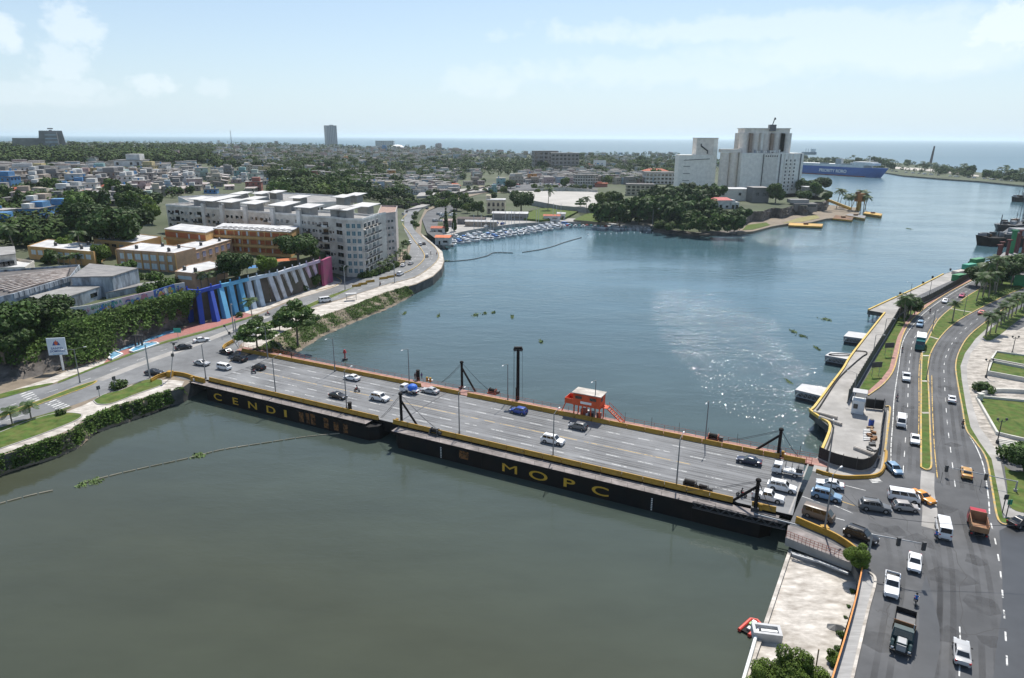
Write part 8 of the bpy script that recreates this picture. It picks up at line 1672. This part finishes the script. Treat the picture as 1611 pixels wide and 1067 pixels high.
for px, py, hd, c, k in ((629.7,433,(6,-3), 'white', 'suv'),(634,419,(6,-4), 'white', 'sedan'),(646,416,(7,-4), 'silver', 'sedan'),(671.5,404,(1,-5), 'white', 'hatch'),(661,386,(-3,-4), 'white', 'suv'),(667,384.5,(-3,-4), 'black', 'sedan'),(633,348.5,(1,4), 'white', 'sedan'),(634,338.5,(2,4), 'grey', 'suv'),(649,339,(1,-4), 'silver', 'sedan'),(649,351.5,(0,-4), 'navy', 'suv'),(625,361,(1,4), 'grey', 'sedan'),(640,334,(3,-3), 'black', 'sedan'),(645,383,(2,4), 'white', 'hatch'),(672,329,(6,-2), 'navy', 'sedan')): car(k, px, py, hd, c, '%s %s on the curved riverside road' % (c.replace('_', ' '), {'suv': 'SUV', 'sedan': 'sedan', 'hatch': 'hatchback'}[k]), grp='cars on the curved road', auto=True)
random.seed(3)
CARS0 = {}
def small_car(p, col, rz, lab, grp, s=1.15):
 t = thing('parked_car', lab, 'car', p, rz, grp); k = random.choice(('sedan', 'suv', 'hatch')); t.scale = (s,)*3; inst('body', CARP[k]['body'], t, mats={0: PC[col]}); inst('windshield', CARP[k]['windshield'][0], t); inst('rear_window', CARP[k]['rear_window'][0], t); [inst('side_window', m1, t) for m1 in CARP[k]['side_window']]; AUTO.append(t)
for i in range(34):
 px = random.uniform(772,955); py = random.uniform(287,295); c = random.choice(('white', 'white', 'silver', 'grey', 'blue', 'red', 'black', 'white')); small_car(g(px, py, 6.42), c, random.choice((1.4,.2)), c+' car parked on the lot beyond the white plaza', 'cars parked beyond the plaza', 1.25)
for i in range(14):
 px = random.uniform(684,716); py = random.uniform(336,352); small_car(g(px, py, 3.95), random.choice(('white', 'silver', 'white', 'grey')),.9, 'pale car parked by the marina lane', 'cars parked by the marina', 1.1)
for i in range(8):
 px = random.uniform(760,800); py = random.uniform(352,358); small_car(g(px, py, 2.4), random.choice(('white', 'silver', 'blue')),1.2, 'car parked behind the berthed boats', 'cars parked behind the boats', 1.1)
for i in range(22):
 px = random.uniform(1400,1605); small_car(g(px, float(np.interp(px, [1400,1480,1540,1611],[269.5,276.5,281,287])),2.3), random.choice(('white', 'silver', 'white', 'grey')),0, 'car parked along the spit road', 'cars parked on the spit', 1.3)
car('suv', 697,291,.3, 'red', 'bright red vehicle on the avenue above the underpass', cat='suv', s=1.3, z=6.0)
# trucks
def wheels_on(t, pts, r, w=.3):
 me = wheel_mesh(r, w)
 for p in pts: inst('wheel', me, t, p)
def rzp(px, py, dx, dy, z=4.0): p = g(px, py, z); q = g(px+dx, py+dy, z)-p; return p, math.atan2(q.y, q.x)
def cab(b, x0, x1, w, z0, z1, mt, slope=.35): # x0 front
 zm = z0+(z1-z0)*.5; y = w/2; b.add([(x0,-y, z0),(x0, y, z0),(x1, y, z0),(x1,-y, z0),(x0,-y, zm),(x0, y, zm),(x1, y, zm),(x1,-y, zm),(x0-slope, -y*.9, z1),(x0-slope, y*.9, z1),(x1, y*.9, z1),(x1,-y*.9, z1)],[(0,1,5,4),(1,2,6,5),(2,3,7,6),(3,0,4,7),(4,5,9,8),(5,6,10,9),(6,7,11,10),(7,4,8,11),(8,9,10,11),(3,2,1,0)], mt)
 return ((x0,-y, zm),(x0, y, zm),(x0-slope, y*.9, z1),(x0-slope, -y*.9, z1)),((x0, y, zm),(x1, y, zm),(x1, y*.9, z1),(x0-slope, y*.9, z1)),((x1,-y, zm),(x0,-y, zm),(x0-slope, -y*.9, z1),(x1,-y*.9, z1))
def truck(lab, p, rz, L_, w, cabc, z1, cablen, name='truck', grp='trucks'):
 t = thing(name, lab, 'truck', p, rz, grp); b = MB(); F_, S1, S2 = cab(b, L_/2, L_/2-cablen, w, .5, z1, cabc); b.build('cab', t)
 for nm, q, uv in (('windshield', F_, (.07,.93,.08,.9)),('side_window', S1,(.1,.8,.08,.85)),('side_window', S2,(.2,.9,.08,.85))): b = MB(); b.panel(*q, *uv, .01, glass); b.build(nm, t)
 for sy in (-1,1): b = MB(); b.box((L_/2+.02, sy*w*.38,.85),(.06,.3,.22), hl_m); b.build('headlight', t); b = MB(); b.box((-L_/2-.02, sy*w*.42,.8),(.06,.25,.2), tail_red); b.build('tail_light', t)
 b = MB(); b.box((-.2,0,.62),(L_-.6, w*.45,.25), trim); b.build('chassis', t); r = .42 if z1 < 2.4 else .5
 wheels_on(t, [(x, sy*(w/2-.16), r) for x in (L_/2-1.0,-L_/2+1.3) for sy in (-1,1)], r); return t
p = g(1238,747,4); t = truck('white flatbed truck with rack and dark crate at the right end of the bridge', p, LB, 5.4,1.8, PC['white'],2.1,1.7); b = MB(); b.box((-1.0,0,.95),(3.3,1.85,.12), PC['white']); b.box((-1.0,.9,1.1),(3.3,.06,.25), PC['white']); b.box((-1.0,-.9,1.1),(3.3,.06,.25), PC['white']); b.build('bed', t); b = MB(); [b.tube([(x, -.9,1),(x, -.9,2.4),(x, .9,2.4),(x, .9,1)],.04, dark_metal, 4) for x in (.4,-.7,-1.8)]; b.build('rack', t); b = MB(); b.box((-2.0,.1,1.5),(1.1,1.3,.95), dark_metal); b.box((-.7,.2,1.2),(.8,.9,.4), white_paint); b.build('cargo', t)
p = g(645,618,4); t = truck('small white truck carrying a blue tarpaulin load on the bridge', p, LB, 5.0,1.8, PC['white'],2.0,1.6); b = MB(); b.box((-.9,0,.95),(3.1,1.85,.12), PC['white']); b.box((-.9,.9,1.15),(3.1,.06,.35), PC['white']); b.box((-.9,-.9,1.15),(3.1,.06,.35), PC['white']); b.build('bed', t); b = MB(); b.sphere((-.8,0,1.5),1.25, mat('blue_tarpaulin', (.01,.12,.55),.6,.2,2, bump=.5),12,8,.75); b.build('tarpaulin', t)
p, rz = rzp(1447,546,-2,12); t = truck('white box truck with dark teal cab on the left lanes', p, rz, 9.5,2.5, PC['teal'],2.9,2.6); b = MB(); b.box((-1.1,0,2.2),(6.6,2.5,2.7), white_paint); b.box((-1.1,0,3.57),(6.5,2.4,.06), white_paint); b.build('cargo_box', t); b = MB(); b.box((2.25,0,2.5),(.08,2.2,1.8), PC['teal']); b.box((4.9,0,.9),(.6,2.2,.8), PC['teal']); b.build('bonnet', t)
p, rz = rzp(1536,834,-2.5,-13); t = truck('red cabbed dump truck with empty rusty bed seen from behind', p, rz, 6.0,2.4, PC['red'],2.6,1.7, 'dump_truck'); bedm = mat('dump_bed_rust', (.25,.115,.06),.8,.25,.8, stain=(.35,.24,.12), stain_amt=.6, stain_scale=.6); b = MB(); b.box((-.9,0,1.15),(3.9,2.3,.12), bedm); [b.box((-.9, y, 1.75),(3.9,.1,1.2), bedm) for y in (-1.15,1.15)]; b.box((1.0,0,2.0),(.1,2.3,1.7), bedm); b.box((-2.85,0,1.6),(.1,2.3,.9), bedm); [b.box((-.9+x, y, 1.75),(.1,.12,1.2), bedm) for x in (-1.3,0,1.3) for y in (-1.23,1.23)]; b.build('dump_bed', t)
p, rz = rzp(1419,1004,-2,14); t = truck('old black bonneted dump truck with empty bed at the bottom', p, rz, 7.2,2.4, mat('old_truck_teal', (.02,.05,.055),.5,.3,1),2.5,1.2, 'dump_truck'); t.children
for ch in list(t.children):
 if ch.name.split('.')[0] in ('cab', 'windshield', 'side_window'): ch.location.x -= 1.4
b = MB(); b.box((2.9,0,1.25),(1.5,1.3,.9), P('old_truck_teal'),0,.85); b.box((2.9,0,1.72),(1.2,.9,.05), PC['silver']); b.box((3.68,0,1.1),(.08,1.0,.9), galv); b.box((3.75,0,.55),(.2,2.3,.3), trim); b.build('bonnet', t); b = MB(); [b.tube([(2.1, y, .75),(2.4, y, 1.15),(2.9, y, 1.2),(3.3, y, .85)],.22, P('old_truck_teal'),6) for y in (-.95,.95)]; b.build('fender', t)
b = MB(); b.box((-1.5,0,1.2),(4.2,2.4,.12), trim); [b.box((-1.5, y, 1.65),(4.2,.1,.9), trim) for y in (-1.2,1.2)]; b.box((.62,0,2.0),(.12,2.4,1.6), rust); b.box((-3.6,0,1.6),(.1,2.4,.8), trim); b.box((-1.5,0,1.27),(4.0,2.2,.02), mat('worn_bed_steel', (.1,.1,.105),.5,.25,1)); b.build('dump_bed', t); b = MB(); b.tube([(1.0,1.0,1),(1.0,1.0,3.1)],.07, galv, 6); b.build('exhaust', t)
# ================================================================ people and motorcycles
def skin_mesh(name, verts, edges, radii, mats, split):
 bm = bmesh.new(); lay = bm.verts.layers.skin.verify(); vv = []
 for co, r in zip(verts, radii): v = bm.verts.new(co); v[lay].radius = (r, r); vv.append(v)
 for a, c in edges: bm.edges.new((vv[a], vv[c]))
 vv[0][lay].use_root = True; me = bpy.data.meshes.new(name+'_t'); bm.to_mesh(me); bm.free(); ob = bpy.data.objects.new('t', me); C.objects.link(ob); ob.modifiers.new('s', 'SKIN'); sb = ob.modifiers.new('u', 'SUBSURF'); sb.levels = 1; sb.render_levels = 1
 me2 = bpy.data.meshes.new_from_object(ob.evaluated_get(bpy.context.evaluated_depsgraph_get())); bpy.data.objects.remove(ob); me2.materials.clear(); me2.name = name
 for mm_ in mats: me2.materials.append(mm_)
 for f in me2.polygons: f.material_index = split(f.center); f.use_smooth = True
 return me2
skin_m = mat('skin', (.2,.1,.06),.6,.05); hair_m = mat('hair', (.01,.008,.007),.7,0); jean = mat('blue_jeans', (.03,.05,.12),.85,.15)
PPL = {}
def person_meshes(key, pose):
 if pose == 'stand': J = dict(pel=(0,0,.95), ch=(0,0,1.3), nk=(0,0,1.5), hd=(.02,0,1.66), ls=(0,.19,1.42), le=(-.02,.25,1.15), lh=(.06,.26,.9), rs=(0,-.19,1.42), re=(-.02,-.25,1.15), rh=(.08,-.26,.9), lk=(.02,.1,.5), lf=(0,.11,.06), lt=(.17,.12,.04), rk=(.0,-.1,.5), rf=(-.04,-.11,.06), rt=(.13,-.12,.04), lhp=(0,.09,.9), rhp=(0,-.09,.9))
 else: J = dict(pel=(-.1,0,.82), ch=(-.02,0,1.15), nk=(.06,0,1.36), hd=(.1,0,1.51), ls=(.0,.19,1.27), le=(.2,.25,1.05), lh=(.45,.26,1.02), rs=(.0,-.19,1.27), re=(.2,-.25,1.05), rh=(.45,-.26,1.02), lk=(.32,.2,.72), lf=(.16,.22,.3), lt=(.34,.22,.27), rk=(.32,-.2,.72), rf=(.16,-.22,.3), rt=(.34,-.22,.27), lhp=(-.08,.1,.78), rhp=(-.08,-.1,.78))
 names = list(J); V_ = [J[k] for k in names]; I = {k: i for i, k in enumerate(names)}; R = dict(pel=.13, ch=.15, nk=.06, hd=.1, ls=.07, le=.05, lh=.035, rs=.07, re=.05, rh=.035, lk=.065, lf=.05, lt=.035, rk=.065, rf=.05, rt=.035, lhp=.1, rhp=.1); rad = [R[k] for k in names]
 E_ = [(I[a], I[c]) for a, c in (('pel', 'ch'),('ch', 'nk'),('nk', 'hd'),('ch', 'ls'),('ls', 'le'),('le', 'lh'),('ch', 'rs'),('rs', 're'),('re', 'rh'),('pel', 'lhp'),('lhp', 'lk'),('lk', 'lf'),('lf', 'lt'),('pel', 'rhp'),('rhp', 'rk'),('rk', 'rf'),('rf', 'rt'))]
 for h, sgn in (('lh', 1),('rh', -1)):
  hp = Vector(J[h]); down = Vector((.0,0,-1)) if pose == 'stand' else Vector((.8,0,-.6))
  for f in range(5):
   off = Vector((.03*(f-1.5), sgn*(.01 if f < 4 else -.02),0)) if pose == 'stand' else Vector((0,.022*(f-1.5),0)); ln = (.075,.09,.085,.065,.05)[f]; k1 = len(V_); V_.append(tuple(hp+off+down*.05)); V_.append(tuple(hp+off*1.2+down*(.05+ln*.55))); V_.append(tuple(hp+off*1.1+down*(.05+ln)+Vector((.015,0,0)))); rad += [.012,.010,.008]; E_ += [(I[h], k1),(k1, k1+1),(k1+1, k1+2)]
 pz, nz = J['pel'][2], J['nk'][2]; hands = [Vector(J['lh']), Vector(J['rh'])]; el = [Vector(J['le']), Vector(J['re'])]
 def split(c):
  if c.z > nz-.02: return 2
  if min((c-h).length for h in hands) < .2 or min((c-h).length for h in el) < .11: return 2
  return 0 if c.z > pz-.02 and abs(c.x) < .35 else 1
 body = skin_mesh('body', V_, E_, rad, [jean, jean, skin_m], split); hd = Vector(J['hd']); b = MB(); b.sphere(tuple(hd+Vector((-.015,0,.05))),.118, hair_m, 10,7,1.0); hair = b.mesh('hair', 60)
 b = MB(); b.sphere(tuple(hd+Vector((-.005,0,.05))),.15, PC['black'],10,7,1.05); helm = b.mesh('helmet', 60)
 b = MB(); [b.sphere(tuple(hd+Vector((.098, y, .03))),.014, white_paint, 6,4) for y in (-.035,.035)]; b.box(tuple(hd+Vector((.115,0,.0))),(.03,.025,.05), skin_m); b.box(tuple(hd+Vector((.1,0,-.045))),(.02,.05,.012), tail_red); [b.box(tuple(hd+Vector((0, y, 0))),(.04,.02,.06), skin_m) for y in (-.105,.105)]; PPL[key] = (body, hair, helm, b.mesh('face'))
person_meshes('stand', 'stand'); person_meshes('sit', 'sit')
SH = {k: mat('shirt_'+k, c, .85,.1) for k, c in dict(black=(.012,.012,.014), white=(.6,.6,.58), blue=(.03,.13,.4), red=(.4,.03,.03), purple=(.12,.05,.25), grey=(.15,.15,.16), green=(.05,.2,.08), yellow=(.55,.4,.05)).items()}
TR = {'jeans': jean, 'dark': mat('dark_trousers', (.015,.015,.018),.85,.1), 'khaki': mat('khaki_trousers', (.25,.2,.13),.85,.1)}
def person(p, rz, shirt, trs, lab, key='stand', helmet=False, grp=None):
 t = thing('person', lab, 'person', p, rz, grp); me = PPL[key]; inst('body', me[0], t, mats={0: SH[shirt],1: TR[trs]}); inst('helmet' if helmet else 'hair', me[2] if helmet else me[1], t); inst('face', me[3], t); return t
def moto_meshes():
 b = MB(); b.tube([(-.55,0,.55),(-.1,0,.42),(.3,0,.45),(.5,0,.85)],.07, trim, 6); b.box((.12,0,.48),(.4,.26,.32), dark_metal); b.tube([(.5,0,.9),(.68,0,.32)],.04, rim_m, 6); b.tube([(-.15,.12,.38),(-.75,.16,.45)],.05, rim_m, 6); fr_ = b.mesh('frame'); b = MB(); b.sphere((.22,0,.8),.2, PC['red'],10,6,.7); tk = b.mesh('fuel_tank', 60); b = MB(); b.box((-.3,0,.78),(.7,.24,.09), trim, 0,.85); se = b.mesh('seat'); b = MB(); b.tube([(.38,-.34,1.02),(.48,-.12,.98),(.48,.12,.98),(.38,.34,1.02)],.022, rim_m, 5); hb = b.mesh('handlebar'); b = MB(); b.tube([(.6,0,.86),(.68,0,.86)],.09, hl_m, 10); return fr_, tk, se, hb, b.mesh('headlight'), wheel_mesh(.31,.11)
MO = moto_meshes()
def moto(px, py, rz, shirt, trs, lab, plab, helmet=True, tank='red', z=4.0, rider=True):
 p = g(px, py, z);
 if isinstance(rz, tuple): q = g(px+rz[0], py+rz[1], z)-p; rz = math.atan2(q.y, q.x)
 t = thing('motorcycle', lab, 'motorcycle', p, rz, 'motorcycles'); inst('frame', MO[0], t); inst('fuel_tank', MO[1], t, mats={0: PC[tank]}); inst('seat', MO[2], t); inst('handlebar', MO[3], t); inst('headlight', MO[4], t); inst('wheel', MO[5], t, (.68,0,.31)); inst('wheel', MO[5], t, (-.62,0,.31))
 if rider: person(p, rz, shirt, trs, plab, 'sit', helmet, 'motorcycle riders')
moto(562,616, LB, 'black', 'dark', 'dark motorcycle between the dark sedan and the white sedan on the bridge', 'rider in black on the motorcycle by the third near lamp'); moto(399,587, RB, 'black', 'jeans', 'motorcycle beside the black hatchback at the left bridge end', 'rider in black beside the black hatchback'); moto(378,562, LB, 'blue', 'dark', 'motorcycle by the far barrier at the left bridge end', 'rider in a blue shirt by the far left barrier'); moto(421,496,.62, 'red', 'jeans', 'motorcycle on the left road below the pale buttresses', 'rider in red on the left road below the buttresses', tank='red')
moto(1166,781, RB, 'black', 'dark', 'motorcycle squeezed along the near barrier by the right derrick', 'rider in black leaning by the near right barrier'); moto(1472,848,(-2,-12), 'blue', 'jeans', 'motorcycle beside the white minibus in the intersection', 'rider in blue beside the white minibus'); moto(1440,950,(0,-12), 'blue', 'dark', 'motorcycle beside the old black dump truck', 'rider in a bright blue shirt beside the black dump truck'); moto(1463,492,(-4,6), 'black', 'dark', 'small motorcycle far up the left lanes', 'dark rider far up the left lanes by the palm clump'); moto(1419,553,(-1,9), 'black', 'jeans', 'motorcycle at the kerb beside the upper sign board', 'dark rider at the kerb beside the upper sign board'); moto(1411,629,(-1,10), 'grey', 'dark', 'motorcycle at the left edge line above the white van', 'rider in grey above the white van'); moto(1514,671,(1,-12), 'black', 'dark', 'motorcycle at the right kerb below the white car', 'dark rider at the right kerb by the plaza'); moto(678,400,(-2,-5), 'black', 'dark', 'motorcycle on the outer lane of the road bend', 'dark rider on the road bend'); moto(598,449,(6,-3), 'black', 'dark', 'motorcycle below the ochre road barriers', 'dark rider below the ochre road barriers')
def pp(px, py, z, rz, *a, **k): return person(g(px, py, z), rz, *a, **k)
pp(653,597,3.95,1, 'black', 'dark', 'person in black sitting place by the pile on the far walkway'.replace('sitting place', 'standing')); pp(663.5,596.5,3.95,2, 'purple', 'jeans', 'person in a purple shirt beside the thick pile on the far walkway'); pp(655.5,594,3.95,-1, 'red', 'dark', 'person in red left of the thick pile on the far walkway')
pp(1227,719,3.95,2.4, 'blue', 'dark', 'person in blue beside the far right derrick'); pp(459,565,3.95,1, 'black', 'dark', 'person in black alone on the far walkway at the left'); pp(687,402,4.0,2, 'red', 'khaki', 'pedestrian in red on the riverside pavement at the bend'); pp(1310,836,4.0,1, 'grey', 'jeans', 'pedestrian in grey behind the near right ochre wall') if 0 else None
bp_, brz = BOATMAN; person(bp_+Vector((math.cos(brz)*-.7, math.sin(brz)*-.7,-.42)), brz, 'green', 'dark', 'boatman in a green shirt seated in the small white boat', 'sit')
# ================================================================ make the labels of repeats single out one thing
ORD = ['', 'first', 'second', 'third', 'fourth', 'fifth', 'sixth', 'seventh', 'eighth', 'ninth', 'tenth', 'eleventh', 'twelfth']
def ordw(k, n):
 if k == 1: return 'leftmost'
 if k == n: return 'rightmost'
 return (ORD[k] if k < len(ORD) else '%dth' % k)+' from the left'
from collections import defaultdict
bpy.context.view_layer.update()
grp_ = defaultdict(list)
for o in AUTO: grp_[o['label']].append(o)
for lab, os_ in grp_.items():
 if len(os_) == 1: continue
 os_.sort(key=lambda o: pix(o.location)[0])
 for i, o in enumerate(os_): o['label'] = '%s, %s' % (lab, ordw(i+1, len(os_)))
# ================================================================ air: haze over the whole place
if HAZE > 0:
 b = MB(); hm = bpy.data.materials.new('haze_air'); hm.use_nodes = True; t = hm.node_tree; t.nodes.clear(); ou = t.nodes.new('ShaderNodeOutputMaterial'); pv = t.nodes.new('ShaderNodeVolumePrincipled')
 pv.inputs['Color'].default_value = (.82,.94,1,1); pv.inputs['Density'].default_value = HAZE; pv.inputs['Anisotropy'].default_value = .35; t.links.new(pv.outputs[0], ou.inputs['Volume'])
 z0, z1 = -4.5,140; b.box((0,29700,(z0+z1)/2),(122000,61000, z1-z0), hm); o = b.build('haze'); o['kind'] = 'stuff'
